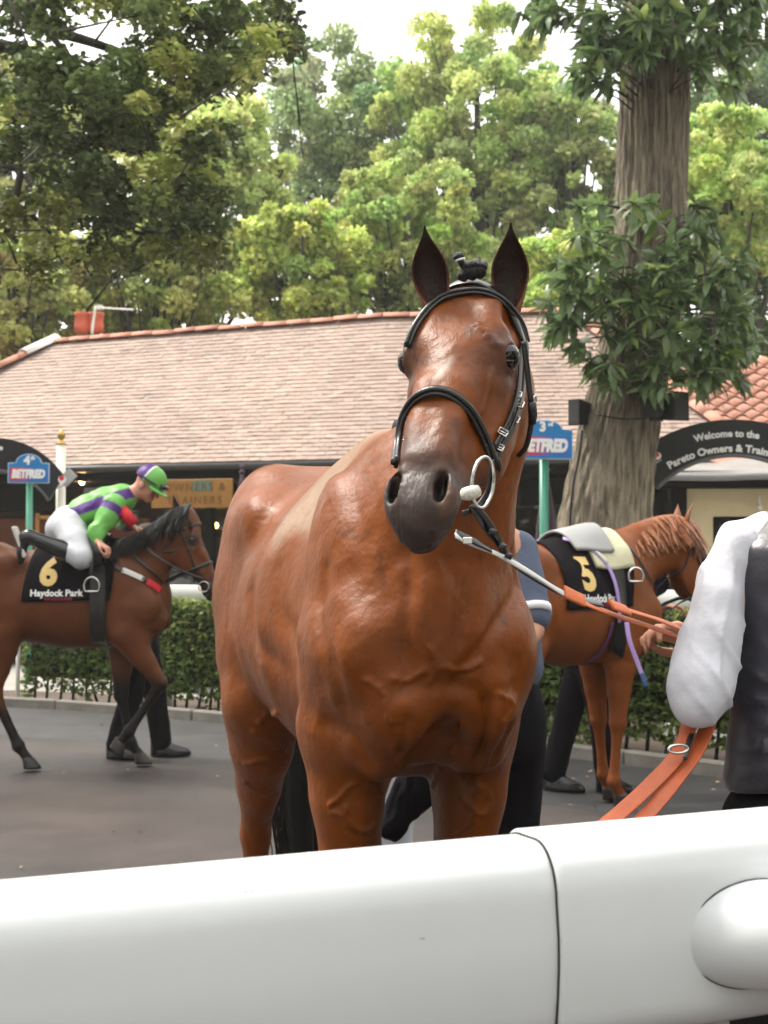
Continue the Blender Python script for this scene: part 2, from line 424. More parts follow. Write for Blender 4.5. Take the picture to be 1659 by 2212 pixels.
        f.ell(H(.532, -.016, y*.0415), (.033, .026, .0108), (A, unit(N*.95+S*y*.15), unit(S*y*.95-N*.15)), k=.009, mode='cut')
        # eye socket and lids
        f.ell(H(.166, -.040, y*.110), (.031, .028, .021), (A, N, S), k=.006, mode='cut')
        f.sweep([H(.168, -.010, y*.092), H(.147, -.022, y*.102), H(.143, -.046, y*.107), H(.160, -.070, y*.102)], .007, .007, side=S, k=.008)
        f.sweep([H(.171, -.012, y*.092), H(.187, -.028, y*.099), H(.188, -.050, y*.101), H(.170, -.070, y*.100)], .005, .005, side=S, k=.008)
    f.ell(H(.566, -.056, 0), (.034, .040, .033), (A, N, S), k=.025)                        # upper lip
    f.ell(H(.556, -.096, 0), (.030, .020, .032), (A, N, S), k=.02)                         # lower lip
    f.ell(H(.530, -.112, 0), (.034, .018, .024), (A, N, S), k=.02)                         # chin
    f.ell(H(.585, -.088, 0), (.050, .0045, .050), (A, N, S), k=.008, mode='cut')           # mouth line
    f.ell(H(.40, -.16, 0), (.12, .05, .022), (A, N, S), k=.03, mode='cut')                 # jaw channel
    V, Fq = f.mesh(2)
    return V, Fq, dict(H=H, A=A, S=S, N=N, poll=poll)
def coat_colours(V, fr, p, base, dark, muzzle, legs_black=True, seed=0, wet=None):
    d = V-fr['poll']; a = d@fr['A']/p.get('ha', 1.0); n = d@fr['N']; s = d@fr['S']
    C = np.tile(np.array(base, float), (len(V), 1)); rg = np.full(len(V), p.get('rough', .5))+.1*(vnoise(V, 7, seed+9)-.5)
    nz = vnoise(V, 5, seed)*.6+vnoise(V, 13, seed+3)*.4
    C *= (0.78+.44*nz)[:, None]
    def mixc(m, c):
        nonlocal C
        m = np.clip(m, 0, 1)[:, None]; C = C*(1-m)+np.array(c)*m
    head = ss(a, -.05, .05)*(np.abs(s) < .16)*ss(n, -.30, -.26)*(n < .12)*(a < .70)
    mixc(head*ss(a+.30*(nz-.5)+.05*(n < -.08), .40, .55)*.92, muzzle)
    for y in (-1, 1):
        e = np.sqrt(((a-.168)/.062)**2+((n+.040)/.062)**2+((s-y*.088)/.05)**2); mixc(head*(1-ss(e, .5, 1.25))*.85, [q*1.5 for q in muzzle])
        e = np.sqrt(((a-.532)/.038)**2+((n+.030)/.026)**2+((s-y*.0415)/.0155)**2); mixc(head*(1-ss(e, .75, 1.0)), [.005, .004, .004])
    if legs_black:
        for (sh, el, kn, fe, ho) in p['fore']:
            kn = np.array(kn); m = (1-ss(V[:, 2], kn[2]-.05, kn[2]+.12))*(np.linalg.norm(V-kn, axis=1) < .75)*(V[:, 2] < .72)
            mixc(m*(V[:, 0] > -.2), dark)
        for (hp, st, hk, fe, ho) in p['hind']:
            m = (1-ss(V[:, 2], hk[2]-.22, hk[2]-.02))*(V[:, 0] < -.2); mixc(m, dark)
    return C, rg, a, n, s
M_hoof = mat('hoof_horn', (.016, .012, .010), .5, var=.4, vscale=30, bump=.3, bscale=50)
M_eye = mat('horse_eye', (.006, .004, .003), .03, spec=.5)
M_hair_black = mat('black_hair', (.005, .004, .0035), .45, var=.5, vscale=14, bump=.6, bscale=90, stretch=(6, 6, 1), bdist=.02)
def hoof(parent, W, fe, ho, sc, label=None):
    mb = MB(); fe = np.array(fe); ho = np.array(ho); fwd = ho-fe; fwd[2] = 0; fwd = unit(fwd) if np.linalg.norm(fwd) > .02 else np.array([1., 0, 0])
    b = ho.copy(); V = []; prof = [(.060, -.062, .030), (.058, -.045, .026), (.046, -.005, .006), (.040, .018, -.004)]
    n = 18; Fc = []
    dn = unit(ho-fe) if (ho-fe)[2] > -.02 else np.array([0, 0, -1.]); 
    upv = np.array([0, 0, 1.]) if p_flat(ho) else -unit(ho-fe)
    f2 = unit(fwd-np.dot(fwd, upv)*upv) if p_flat(ho) else unit(np.cross(np.array([0, 1., 0]), upv))
    sd_ = np.cross(upv, f2)
    for (r, z, sh) in prof:
        for k in range(n):
            t = 2*math.pi*k/n; V.append(b+upv*z+f2*(sh+r*math.cos(t)*1.05)+sd_*r*.92*math.sin(t))
    for i in range(3):
        for k in range(n): Fc.append((i*n+k, i*n+(k+1) % n, (i+1)*n+(k+1) % n, (i+1)*n+k))
    Fc += [tuple(range(n-1, -1, -1)), tuple(3*n+k for k in range(n))]
    return add('hoof', W(np.array(V)), Fc, M_hoof, parent)
def p_flat(ho): return ho[2] < .11
def ear_geo(base, tip, front, width, wrap=2.1, n=14, m=13, th=.006):
    """cupped leaf-shaped ear, open towards `front`"""
    base = np.array(base); L = tip-base; A = unit(L); f = unit(front-np.dot(front, A)*A); s = np.cross(A, f); V = []; inner = []
    for i in range(n+1):
        t = i/n; w = width*(.50+.9*t-.15*t*t)*(1-ss(np.array(t), .38, 1.03)**1.1*.98); w = float(w); wr = wrap*(1-.35*t)+1.0*(1-float(ss(np.array(t), 0, .3)))
        c = base+L*t-f*(.018*math.sin(math.pi*t))+f*.010*t
        for lay, q in ((0, 0), (1, th*(1-.6*t))):
            for j in range(m+1):
                an = (j/m*2-1)*wr; rr = max(w-q, .0008)
                V.append(c+s*rr*math.sin(an)-f*(rr*math.cos(an)*.8)); inner.append(lay)
    k = 2*(m+1); Fc = []
    for i in range(n):
        for j in range(m):
            a = i*k+j; Fc.append((a, a+1, a+k+1, a+k)); b = i*k+m+1+j; Fc.append((b, b+k, b+k+1, b+1))
        for j, fl in ((0, 0), (m, 1)):
            a = i*k+j; b = i*k+m+1+j; q = (a, a+k, b+k, b); Fc.append(q if not fl else q[::-1])
    return np.array(V), Fc, np.array(inner)
def mane_strip(pts, length, droop, n_loc, m, parent, name='mane', seed=0, width=.012, dens=160, col=None):
    """hair locks rooted along pts and falling along droop"""
    r = np.random.default_rng(seed); P = catmull(pts, 20); V = []; Fc = []
    for i in range(dens):
        q = r.random()*(len(P)-1); i0 = int(q); b = P[i0]+(P[min(i0+1, len(P)-1)]-P[i0])*(q-i0)
        L = length*(.6+.6*r.random()); D = np.array(droop(q/(len(P)-1)), float)+r.normal(0, .12, 3); st = n_loc(b)
        w = width*(.6+.8*r.random()); T = unit(P[min(i0+1, len(P)-1)]-P[max(i0-1, 0)]+1e-6)
        nseg = 6; k = len(V)
        for j in range(nseg+1):
            t = j/nseg; c = b+st*(.02*math.sin(min(1, t*3)*math.pi/2))+D*L*t*(t*.5+.5)+T*.02*math.sin(t*3+i)
            ww = w*(1-t**2*.85); V += [c-T*ww+st*.001, c+st*.006*(1-t), c+T*ww+st*.001]
            if j: a = k+3*(j-1); Fc += [(a, a+1, a+4, a+3), (a+1, a+2, a+5, a+4)]
    return add(name, np.array(V), Fc, m, parent)
# ------------------------------------------------------------------ the bay horse in the foreground
def coatmat(name, base, k=1.0):
    m = mat(name, base, .45, attr='col', var=.15, vscale=26*k, spec=.24); nt = m.node_tree; N, L = nt.nodes, nt.links; b = N['Principled BSDF']; tc = N.new('ShaderNodeTexCoord')
    def noise(sc, det, st=None, rg=.6):
        n_ = N.new('ShaderNodeTexNoise'); n_.inputs['Scale'].default_value = sc*k; n_.inputs['Detail'].default_value = det; n_.inputs['Roughness'].default_value = rg; mp = N.new('ShaderNodeMapping'); mp.inputs['Scale'].default_value = st or (1, 1, 1); L.new(tc.outputs['Object'], mp.inputs[0]); L.new(mp.outputs[0], n_.inputs['Vector']); return n_.outputs['Fac']
    a_ = N.new('ShaderNodeAttribute'); a_.attribute_name = 'rgh'; ra_ = N.new('ShaderNodeMath'); ra_.operation = 'MULTIPLY_ADD'; mr = N.new('ShaderNodeMapRange'); mr.inputs[1].default_value = .3; mr.inputs[2].default_value = .7; mr.inputs[3].default_value = -.13; mr.inputs[4].default_value = .10
    L.new(noise(13, 6), mr.inputs[0]); ad = N.new('ShaderNodeMath'); ad.operation = 'ADD'; L.new(a_.outputs['Fac'], ad.inputs[0]); L.new(mr.outputs[0], ad.inputs[1]); L.new(ad.outputs[0], b.inputs['Roughness'])
    p_ = None
    for fac, st_, di in ((noise(9, 3), .30, .030), (noise(38, 7, (1, 1, .6), .7), .26, .009), (noise(330, 2, (1, 1, .22)), .30, .0022)):
        bp = N.new('ShaderNodeBump'); bp.inputs['Strength'].default_value = st_; bp.inputs['Distance'].default_value = di; L.new(fac, bp.inputs['Height'])
        if p_: L.new(p_, bp.inputs['Normal'])
        p_ = bp.outputs[0]
    L.new(p_, b.inputs['Normal']); return m
M_coat = coatmat('bay_coat', (.2, .07, .02))
def world_of(org, yaw, sc):
    c, s = math.cos(yaw), math.sin(yaw); Mx = np.array([[c, -s, 0], [s, c, 0], [0, 0, 1]]).T*sc
    org = np.array(org, float)
    return (lambda P: np.asarray(P) @ Mx + org), (lambda D: np.asarray(D) @ (Mx/sc)), (lambda P: (np.asarray(P)-org) @ np.linalg.inv(Mx))
HO = (.020, 3.39, 0); HYAW = math.atan2(-.968, .250); HS = 1.07
W1, D1, I1 = world_of(HO, HYAW, HS)
poll1 = I1((.171, 2.858, 1.973)); muz1 = poll1+I1(np.array((-.219, -.573, -.789))*.6+np.array(HO))
Sh = np.array([.934, -.358, .0])      # horse's left across the head, in world space
p1 = dict(neck=[(.14, .00, 1.32), (.26, .035, 1.46), (.33, .075, 1.60), (.37, .09, 1.68), (.395, .07, 1.735)],
          fore=[((.18, s*.16, 1.15), (.13, s*.145, .97), (.13, s*.112, .50), (.12, s*.11, .17), (.16, s*.11, .075)) for s in (-1, 1)],
          hind=[((-.88, -.14, 1.22), (-.74, -.165, .95), (-1.00, -.145, .545), (-.98, -.14, .17), (-.93, -.14, .075)),
                ((-.88, .14, 1.22), (-.74, .165, .95), (-.96, .14, .545), (-.92, .14, .17), (-.87, .14, .075))],
          poll=poll1, muz=muz1, S=I1(Sh+np.array(HO)), rough=.40, ha=.915)
AX1 = (axis(-1.35, 1.08, .011, [(.02, 1.05)], .0055), axis(-.46, .46, .0062), axis(-.02, 2.02, .011, [(.72, 2.02)], .0058))
V, Fq, fr1 = horse_sculpt(p1, AX1)
C1, rg1, ha, hn, hs = coat_colours(V, fr1, p1, (.178, .043, .0022), (.005, .0035, .003), (.040, .034, .033), seed=1)
Wv = W1(V)
NV = vnormals(V, Fq)
body_bvh = bvh_of(Wv, Fq)
def hit(px, py, bvh=None):
    a = np.array([0, 0, CAMZ]); d = unit(at(px, py, 3)-a); h = (bvh or body_bvh).ray_cast(Vector(a), Vector(d)); return np.array(h[0]) if h[0] is not None else None
# raised veins, sweat patches and the star on the forehead, laid where they run on this horse's skin
VE = [[(712, 1740), (735, 1722), (752, 1700), (770, 1690)], [(715, 1755), (740, 1760), (765, 1785), (790, 1795), (808, 1780)], [(800, 1690), (822, 1715), (838, 1740)],
      [(745, 1745), (750, 1790), (762, 1820)], [(1000, 1560), (978, 1620), (950, 1660), (935, 1700)], [(1012, 1690), (1040, 1700), (1058, 1722)],
      [(1000, 1722), (1020, 1745), (1045, 1760), (1062, 1735)], [(985, 1800), (1010, 1780), (1018, 1760)], [(548, 1580), (585, 1600), (610, 1625)],
      [(530, 1650), (570, 1640), (612, 1650), (640, 1668)], [(560, 1560), (575, 1545), (600, 1540)], [(530, 1690), (575, 1715), (600, 1740), (622, 1745)],
      [(930, 1400), (945, 1440), (925, 1480)], [(1080, 1500), (1110, 1520), (1090, 1560)],
      [(1000, 1230), (990, 1300), (1005, 1370)], [(1030, 700), (1060, 728), (1075, 745)], [(1065, 800), (1050, 850), (1040, 890)],
      [(870, 1560), (850, 1620), (860, 1660), (880, 1690)], [(915, 1450), (880, 1470), (850, 1465)], [(960, 1440), (1000, 1450), (1040, 1430)], [(790, 1470), (830, 1500), (840, 1560)]]
disp = np.zeros(len(V)); 
for ln in VE:
    q = [hit(*c) for c in ln]; q = [c for c in q if c is not None]
    if len(q) < 2: continue
    P = catmull(q, 6); P = P+np.sin(np.arange(len(P))*2.1)[:, None]*np.array([.003, 0, .002])
    lo, hi = P.min(0)-.03, P.max(0)+.03; m = ((Wv > lo) & (Wv < hi)).all(1); dd = polydist(Wv[m], P)
    big = .0075 if P[:, 1].mean() > 3.8 else .0050
    disp[m] = np.maximum(disp[m], (.0075 if big < .006 else .009)*np.exp(-(dd/big)**2))
GR = [([(1052, 1520), (1050, 1570), (1035, 1630), (1010, 1680)], .016, .026), ([(885, 1190), (882, 1290), (872, 1400), (880, 1470)], .020, .009),
      ([(1108, 1190), (1118, 1260), (1075, 1350), (1015, 1430), (985, 1480)], .018, .012), ([(850, 1500), (935, 1478), (1010, 1490), (1060, 1500), (1110, 1490)], .020, .007),
      ([(878, 1560), (862, 1630), (845, 1700), (828, 1790)], .013, .012), ([(1105, 1570), (1070, 1640), (1010, 1690)], .013, .012), ([(705, 1560), (760, 1590), (800, 1650)], .02, .008),
      ([(700, 1230), (690, 1330), (720, 1440), (740, 1520)], .022, .008), ([(540, 1280), (560, 1400), (640, 1520)], .03, .010), ([(600, 1230), (610, 1330), (640, 1430)], .03, .008),
      ([(1000, 1000), (1020, 1060), (1010, 1110)], .01, .004), ([(960, 1200), (1000, 1290), (985, 1380)], .016, .006)]
for ln, sg, dep in GR:
    q = [hit(*c) for c in ln]; q = [c for c in q if c is not None]
    if len(q) < 2: continue
    P = catmull(q, 5); lo, hi = P.min(0)-4*sg, P.max(0)+4*sg; m = ((Wv > lo) & (Wv < hi)).all(1); dd = polydist(Wv[m], P); disp[m] -= dep*np.exp(-(dd/sg)**2)
# wrinkled, sinewy skin over chest and neck
chest = ss(V[:, 0], .05, .25)*(1-ss(V[:, 2], 1.55, 1.7))*ss(V[:, 2], .85, 1.0)
wr = vnoise(V*np.array([1, 1.6, .8]), 17, 5); disp += chest*.006*(wr-.5)+.003*(vnoise(V, 30, 9)-.5)*chest
ribs = np.sin((V[:, 0]+.25*V[:, 2])*52)*ss(V[:, 0], -.75, -.55)*(1-ss(V[:, 0], -.15, 0))*ss(np.abs(V[:, 1]), .18, .25)
disp += .0022*ribs
muzz = ss(ha, .50, .54)*(np.abs(hs) < .035)*(hn > -.07)*(ha < .62); disp += muzz*.0018*np.sin(hs*620)
V2 = V+NV*disp[:, None]/HS; Wv = W1(V2)
def patch(m, c, rr=None):
    global C1, rg1
    m = np.clip(m, 0, 1); C1 = C1*(1-m[:, None])+np.array(c)*m[:, None]
    if rr is not None: rg1 = rg1*(1-m)+rr*m
nz = vnoise(V, 9, 4)
patch(ss(V[:, 0], -.40, -.28)*(1-ss(V[:, 0], -.02, .06))*ss(V[:, 2]+.12*(nz-.5), 1.36, 1.43)*.85, (.30, .19, .12), .34)     # damp patch where the saddle sat
patch((V[:, 1] < -.05)*ss(V[:, 0]+.1*(nz-.5), .22, .30)*ss(V[:, 2], 1.08, 1.2)*(1-ss(V[:, 2], 1.50, 1.6))*.62*(ha < 0), (.21, .10, .055), .30)  # sweaty shoulder, its pale upright sheen painted into the coat colour
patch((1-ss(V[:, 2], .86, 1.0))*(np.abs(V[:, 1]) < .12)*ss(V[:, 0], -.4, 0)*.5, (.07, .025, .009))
star = np.exp(-((hs-.001-.3*(.25-ha))/.008)**2)*ss(ha, .205, .235)*(1-ss(ha, .265, .30))*(hn > -.06); patch(star*(.35+.5*nz)*.8, (.55, .47, .42))
head = (ha > 0)*(hn > -.12)*(np.abs(hs) < .12)
patch(head*ss(ha, .44, .50)*ss(np.abs(hs), .024, .05)*ss(vnoise(V, 22, 41), .35, .7)*.55*(ha < .63), (.16, .085, .055)); patch(head*ss(ha, .40, .46)*(1-ss(ha, .50, .54))*ss(vnoise(V, 30, 44), .4, .7)*.4, (.13, .075, .055))
patch(head*ss(vnoise(V, 14, 8), .52, .75)*.5*(ha < .5), (.15, .062, .034), .36)
patch(head*ss(ha, .03, .05)*(1-ss(ha, .42, .52))*.25, (.17, .042, .005)); patch(star*(.55+.45*nz), (.5, .42, .36)); patch(head*ss(vnoise(V, 38, 12), .62, .85)*.4*(ha < .5), (.05, .025, .018))
spk = vnoise(V, 62, 21); patch(ss(spk, .74, .9)*.45*chest, (.06, .018, .006)); patch(ss(vnoise(V*np.array([1, 1, .35]), 6, 33), .5, .8)*.30*(ha < 0), (.10, .026, .005))
inear = None
horse = empty('bay_horse', HO, 'glossy bay horse with a plaited forelock facing the camera behind the white rail', 'horse')
body = add('body', Wv, Fq, M_coat, horse, cols=C1, rough=rg1)
body_bvh = bvh_of(Wv, Fq)
Hd = fr1['H']
for leg in p1['fore']+p1['hind']: hoof(horse, W1, leg[3], leg[4], HS)
for y in (-1, 1):
    c = W1(Hd(.165, -.040, y*.0925)); mb = MB(); 
    n = 20; prof = [(.0285*math.sin(math.pi*i/14)+1e-5, -.0285*math.cos(math.pi*i/14)) for i in range(15)]
    mb.lathe(c, prof, n); mb.obj('eye', M_eye, horse, True)
M_ear = mat('ear_coat', (.2, .06, .02), .6, attr='col', var=.2, vscale=30, bump=.4, bscale=120)
for y, bp, tp in ((-1, (948, 650), (915, 487)), (1, (1098, 652), (1104, 480))):
    b = at(*bp, 2.86)+np.array([0, 0, -.03]); t = at(*tp, 2.80); front = unit(np.array([-.16*y, -1, -.1]))
    Ve, Fe, inn = ear_geo(b, t, front, .046, 1.8)
    tt = np.clip((Ve-b)@unit(t-b)/np.linalg.norm(t-b), 0, 1); s_ = np.abs((Ve-b-(t-b)*tt[:, None])[:, 0])
    col = np.where(inn[:, None] == 1, np.array([[.020, .007, .004]]), np.array([[.17, .045, .012]]))
    edge = (inn == 1)*(1-ss(tt, .05, .45))*ss(s_, .012, .03); col = col*(1-edge[:, None])+np.array([.15, .04, .012])*edge[:, None]
    dk = ss(tt, .72, .95)[:, None]; col = col*(1-dk)+np.array([.02, .010, .008])*dk
    add('ear', Ve, Fe, M_ear, horse, cols=col)
# plaited forelock bundle with white bands
mb = MB(); fc = W1(Hd(-.012, .012, .004))
for k, (dx, dz, r) in enumerate([(-.012, .0, .013), (.004, .004, .016), (.020, .008, .016), (.012, .020, .014), (-.004, .016, .012), (.026, .018, .012)]):
    mb.tube([fc+(dx-.004, -.01, dz), fc+(dx, -.016, dz+.008), fc+(dx+.004, -.008, dz+.016)], [r*.8, r, r*.7], 9)
mb.tube([fc+(-.010, -.012, .022), fc+(-.016, -.014, .032), fc+(-.020, -.014, .040)], [.006, .007, .007], 8)
mb.tube([fc+(-.020, -.014, .040), fc+(-.022, -.014, .046), fc+(-.023, -.014, .054)], [.009, .0125, .008], 9)
fl = mb.obj('forelock', M_hair_black, horse, True)
M_white = mat('white_paint', (.80, .80, .78), .35)
mb = MB(); mb.tube([fc+(-.018, -.014, .037), fc+(-.019, -.014, .041)], [.0105, .0105], 12); mb.obj('plait_band', M_white, fl, True)
# mane plaits along the crest and tail
for i, t in enumerate(np.linspace(.0, 1, 9)):
    q = W1(lerp((.40, .06, 1.93), (.02, .01, 1.63), [t])[0]+np.array([.0, 0, .01*math.sin(t*3)])); h = body_bvh.find_nearest(Vector(q)); q = np.array(h[0])
    mb = MB(); mb.tube([q+(0, 0, -.01), q+(.004, 0, .012), q+(0, 0, .026)], [.016, .019, .010], 9); mb.obj('mane_plait', M_hair_black, horse, True)
def tail_geo(P, r, n=14, seed=3, strands=90, spread=.06):
    V, Fc = tube_geo(catmull(P, 8), np.interp(np.linspace(0, 1, (len(P)-1)*8+1), np.linspace(0, 1, len(r)), r), n, .7); V = list(V); Fc = list(Fc); rr = np.random.default_rng(seed)
    C = catmull(P, 8); m = len(C)
    for i in range(strands):
        a = rr.random()*2*math.pi; q = rr.random()*.75+.3; k0 = rr.integers(0, m//2); k = len(V); off = np.array([math.cos(a), math.sin(a), 0])*q
        for j in range(k0, m):
            t = j/(m-1); rad = np.interp(t, np.linspace(0, 1, len(r)), r); c = C[j]+off*rad*(1+.35*t)+rr.normal(0, .0015, 3); w = .0035*(1-.6*(t))
            V += [c-(w, 0, 0), c+(w, .001, 0)]
            if j > k0: b = len(V)-4; Fc.append((b, b+1, b+3, b+2))
    return np.array(V), Fc
Vt, Ft = tail_geo([W1((-1.13, 0, 1.44)), W1((-1.24, 0, 1.34)), W1((-1.25, .03, 1.0)), at(640, 1700, 4.72), at(648, 1850, 4.74), at(650, 1960, 4.74)], [.045, .06, .075, .085, .07, .03], strands=160)
add('tail', Vt, Ft, M_hair_black, horse)
mb = MB(); rw = np.random.default_rng(3)
for i in range(46):
    a_, s_ = rw.uniform(.50, .59), rw.uniform(-.045, .045); h = body_bvh.find_nearest(Vector(W1(Hd(a_, -.10 if i % 2 else -.03, s_)))); q = np.array(h[0]); d = unit(np.array(h[1])+rw.normal(0, .3, 3)+(0, 0, -.3)); mb.tube([q, q+d*.014, q+d*.026+(0, 0, -.006)], [.0004, .0003, .0001], 4)
mb.obj('whiskers', M_hair_black, horse)['kind'] = 'stuff'
# ------------------------------------------------------------------ its bridle
M_lea = mat('black_leather', (.005, .004, .004), .30, var=.3, vscale=60, bump=.25, bscale=220, spec=.6, bdist=.003)
M_steel = mat('polished_steel', (.62, .61, .58), .18, metal=1)
M_nylon = mat('pale_webbing', (.55, .55, .53), .55, bump=.5, bscale=400, bdist=.002)
M_orange = mat('orange_rubber_grip', (.62, .135, .028), .5, var=.12, vscale=60, bump=.8, bscale=420, bdist=.004)
M_tan = mat('tan_leather', (.42, .085, .022), .42, var=.2, vscale=40, bump=.3, bscale=200, bdist=.003)
M_tape = mat('white_tape', (.62, .60, .52), .7, bump=.9, bscale=180, bdist=.004)
br = empty('bridle', at(1010, 1010, 2.5), 'black leather bridle with raised noseband on the foreground horse', 'bridle')
def sp(pts, extra=0): 
    o = []
    for c in pts:
        h = hit(*c[:2])
        if h is None: h = at(c[0], c[1], c[2] if len(c) > 2 else 2.7)
        o.append(h)
    return o
def around(a0, n_s):  # ring around the head at station a0, between side angles
    o = []
    for ang in n_s:
        c = W1(Hd(a0, -.10, 0)); d = D1(fr1['N']*math.cos(ang)+fr1['S']*math.sin(ang)); s_ = c+unit(d)*.5; h = body_bvh.ray_cast(Vector(s_), Vector(-unit(d)))
        if h[0] is not None: o.append(np.array(h[0]))
    return o
def fstrap(name, px, w, th, off=.005):
    t = []; ys = []; L = np.r_[0, np.cumsum(np.hypot(*np.diff(np.array(px, float), axis=0).T))]; L /= L[-1]
    for c, l in zip(px, L):
        h = hit(*c)
        if h is not None and h[1] < 2.95: t.append(l); ys.append(h[1])
    co = np.polyfit(t, ys, 4); lo_, hi_ = min(t), max(t); P = []
    for c, l in zip(px, L):
        y_ = np.polyval(co, np.clip(l, lo_, hi_))+1.0*max(0, lo_-l)+1.0*max(0, l-hi_); P.append(at(c[0], c[1], y_))
    P = catmull(P, 6); Nn = np.array([np.array(body_bvh.find_nearest(Vector(p_))[1]) for p_ in P])
    for _ in range(25): Nn[1:-1] = (Nn[:-2]+Nn[1:-1]+Nn[2:])/3
    Nn /= np.linalg.norm(Nn, axis=1)[:, None]; Vs, Fs_ = ribbon_geo(P+Nn*off, Nn, w, th); return add(name, Vs, Fs_, M_lea, br)
brow = [(882, 752), (898, 716), (914, 690), (934, 666), (960, 647), (995, 637), (1035, 635), (1070, 646), (1098, 670), (1120, 704), (1131, 740)]
fstrap('browband', brow, .017, .007)
fstrap('padding_roll', brow, .008, .010, .009)
nose = [(862, 1000), (866, 975), (870, 945), (880, 900), (904, 863), (938, 848), (975, 856), (1008, 885), (1032, 925), (1050, 965), (1060, 992)]
fstrap('noseband', nose, .024, .008)
fstrap('noseband_roll', nose, .012, .010, .010)
strap('cheekpiece', sp([(1131, 742), (1128, 790), (1124, 840), (1113, 890), (1098, 930), (1078, 965), (1062, 995)]), .015, .006, M_lea, br, body_bvh, .004, n=6)
strap('cheekpiece', sp([(1122, 742), (1117, 800), (1112, 850), (1100, 895), (1085, 930), (1064, 968)]), .013, .006, M_lea, br, body_bvh, .003, n=6)
strap('cheekpiece', around(.36, [1.35, 1.7, 2.1]), .013, .006, M_lea, br, body_bvh, .003, n=6)
throat = [at(1131, 738, 2.72), at(1138, 790, 2.74), at(1144, 845, 2.76), at(1150, 885, 2.78), at(1146, 925, 2.80), at(1136, 965, 2.83), at(1120, 985, 2.86)]
P = catmull(throat, 6); Vs, Fs_ = ribbon_geo(P, np.tile([.3, -1, 0], (len(P), 1)), .011, .005); add('throat_lash', Vs, Fs_, M_lea, br)
mb = MB(); mb.tube([at(1149, 868, 2.765), at(1151, 895, 2.775), at(1149, 915, 2.785)], [.009, .0095, .008], 8); mb.obj('keeper', M_lea, br, True)
def buckle(p, q, w=.012, pr=None):
    p = np.array(p); q = np.array(q); T = unit(q-p); S_ = unit(np.cross(T, (0, -1, .2))); mb = MB()
    c = [p-S_*w, p+S_*w, q+S_*w, q-S_*w, p-S_*w]
    mb.tube(c, .0022, 6, caps=True); mb.tube([(p+q)/2-S_*w, (p+q)/2+S_*w], .0016, 5); return mb.obj('buckle', M_steel, pr or br, True)
for (x0, y0, x1, y1) in ((1121, 868, 1117, 880), (1112, 900, 1108, 912), (1116, 848, 1114, 858), (1078, 962, 1074, 972), (1148, 862, 1150, 872), (1088, 930, 1082, 940), (872, 940, 871, 952)):
    h0 = hit(x0, y0); h1 = hit(x1, y1)
    if h0 is None: h0 = at(x0, y0, 2.76)
    if h1 is None: h1 = at(x1, y1, h0[1])
    buckle(h0+(0, -.014, 0), h1+(0, -.014, 0), .009)
# headpiece over the poll
strap('headpiece', [h for h in around(.05, [-1.9, -1.5, -1.1])]+[W1(Hd(-.02, .02, s_)) for s_ in (-.05, 0, .05)]+[h for h in around(.05, [1.1, 1.5, 1.9])], .024, .006, M_lea, br, body_bvh, .002, n=5)
bitc = at(1043, 1042, 2.475); mb = MB(); t = np.linspace(0, 2*math.pi, 33)
ring = [bitc+np.array([.0205*math.cos(a)*1.0+.004*math.sin(a), .022*math.cos(a), .045*math.sin(a)]) for a in t]
mb.tube(ring, .0033, 8, caps=False); mb.obj('bit_ring', M_steel, br, True)
mb = MB(); mb.tube([at(1002, 1068, 2.462), at(1012, 1066, 2.455), at(1024, 1063, 2.452), at(1034, 1060, 2.455)], [.011, .0125, .0125, .0105], 12); mb.obj('bit_guard', M_tape, br, True)
bitc2 = W1(Hd(.47, -.13, -.060)); mb = MB(); mb.tube([bitc2+np.array([.012*math.cos(a), .030*math.cos(a), .042*math.sin(a)]) for a in t], .0033, 8, caps=False); mb.obj('bit_ring', M_steel, br, True)
strap('chin_strap', [at(1062, 992, 2.50), at(1060, 1030, 2.50), at(1052, 1065, 2.50), at(1030, 1095, 2.49), at(1000, 1110, 2.47)], .010, .004, M_lea, br, None, up=(.6, -1, .1))
def rein(name, pts, w, m, up=(-.3, -.8, .7), th=.0035, pr=None): 
    P = catmull(pts, 8); Vs, Fs_ = ribbon_geo(P, np.tile(up, (len(P), 1)), w, th); return add(name, Vs, Fs_, m, pr or br)
rein('rein', [at(1020, 1090, 2.48), at(1032, 1108, 2.48), at(1052, 1140, 2.49), at(1080, 1175, 2.50), at(1100, 1206, 2.52), at(1150, 1245, 2.55), at(1230, 1288, 2.60), at(1300, 1306, 2.65)], .016, M_lea)
rein('rein', [at(1026, 1092, 2.475), at(1052, 1122, 2.48), at(1075, 1160, 2.485), at(1098, 1198, 2.51)], .010, M_lea)
rein('rein', [at(984, 1156, 2.42), at(1020, 1175, 2.44), at(1080, 1200, 2.48), at(1150, 1240, 2.52), at(1200, 1272, 2.56), at(1232, 1290, 2.58)], .013, M_nylon)
rein('rein', [at(984, 1150, 2.425), at(1030, 1172, 2.44), at(1060, 1188, 2.46)], .014, M_lea)
g1 = rein('rein_grip', [at(1222, 1280, 2.575), at(1255, 1299, 2.60), at(1330, 1329, 2.68), at(1400, 1352, 2.76), at(1458, 1372, 2.83)], .023, M_orange)
g2 = rein('rein_grip', [at(1322, 1308, 2.65), at(1370, 1322, 2.71), at(1420, 1338, 2.78), at(1468, 1356, 2.84)], .023, M_orange)
rein('rein_sleeve', [at(1220, 1278, 2.571), at(1240, 1288, 2.581), at(1262, 1298, 2.592)], .029, M_orange, th=.006)
rein('rein_sleeve', [at(1320, 1306, 2.646), at(1338, 1312, 2.66), at(1356, 1319, 2.675)], .029, M_orange, th=.006)
mb = MB(); mb.box(at(1010, 1168, 2.425), (.016, .006, .012), bev=.003); mb.obj('stud', M_steel, br)
mb = MB()
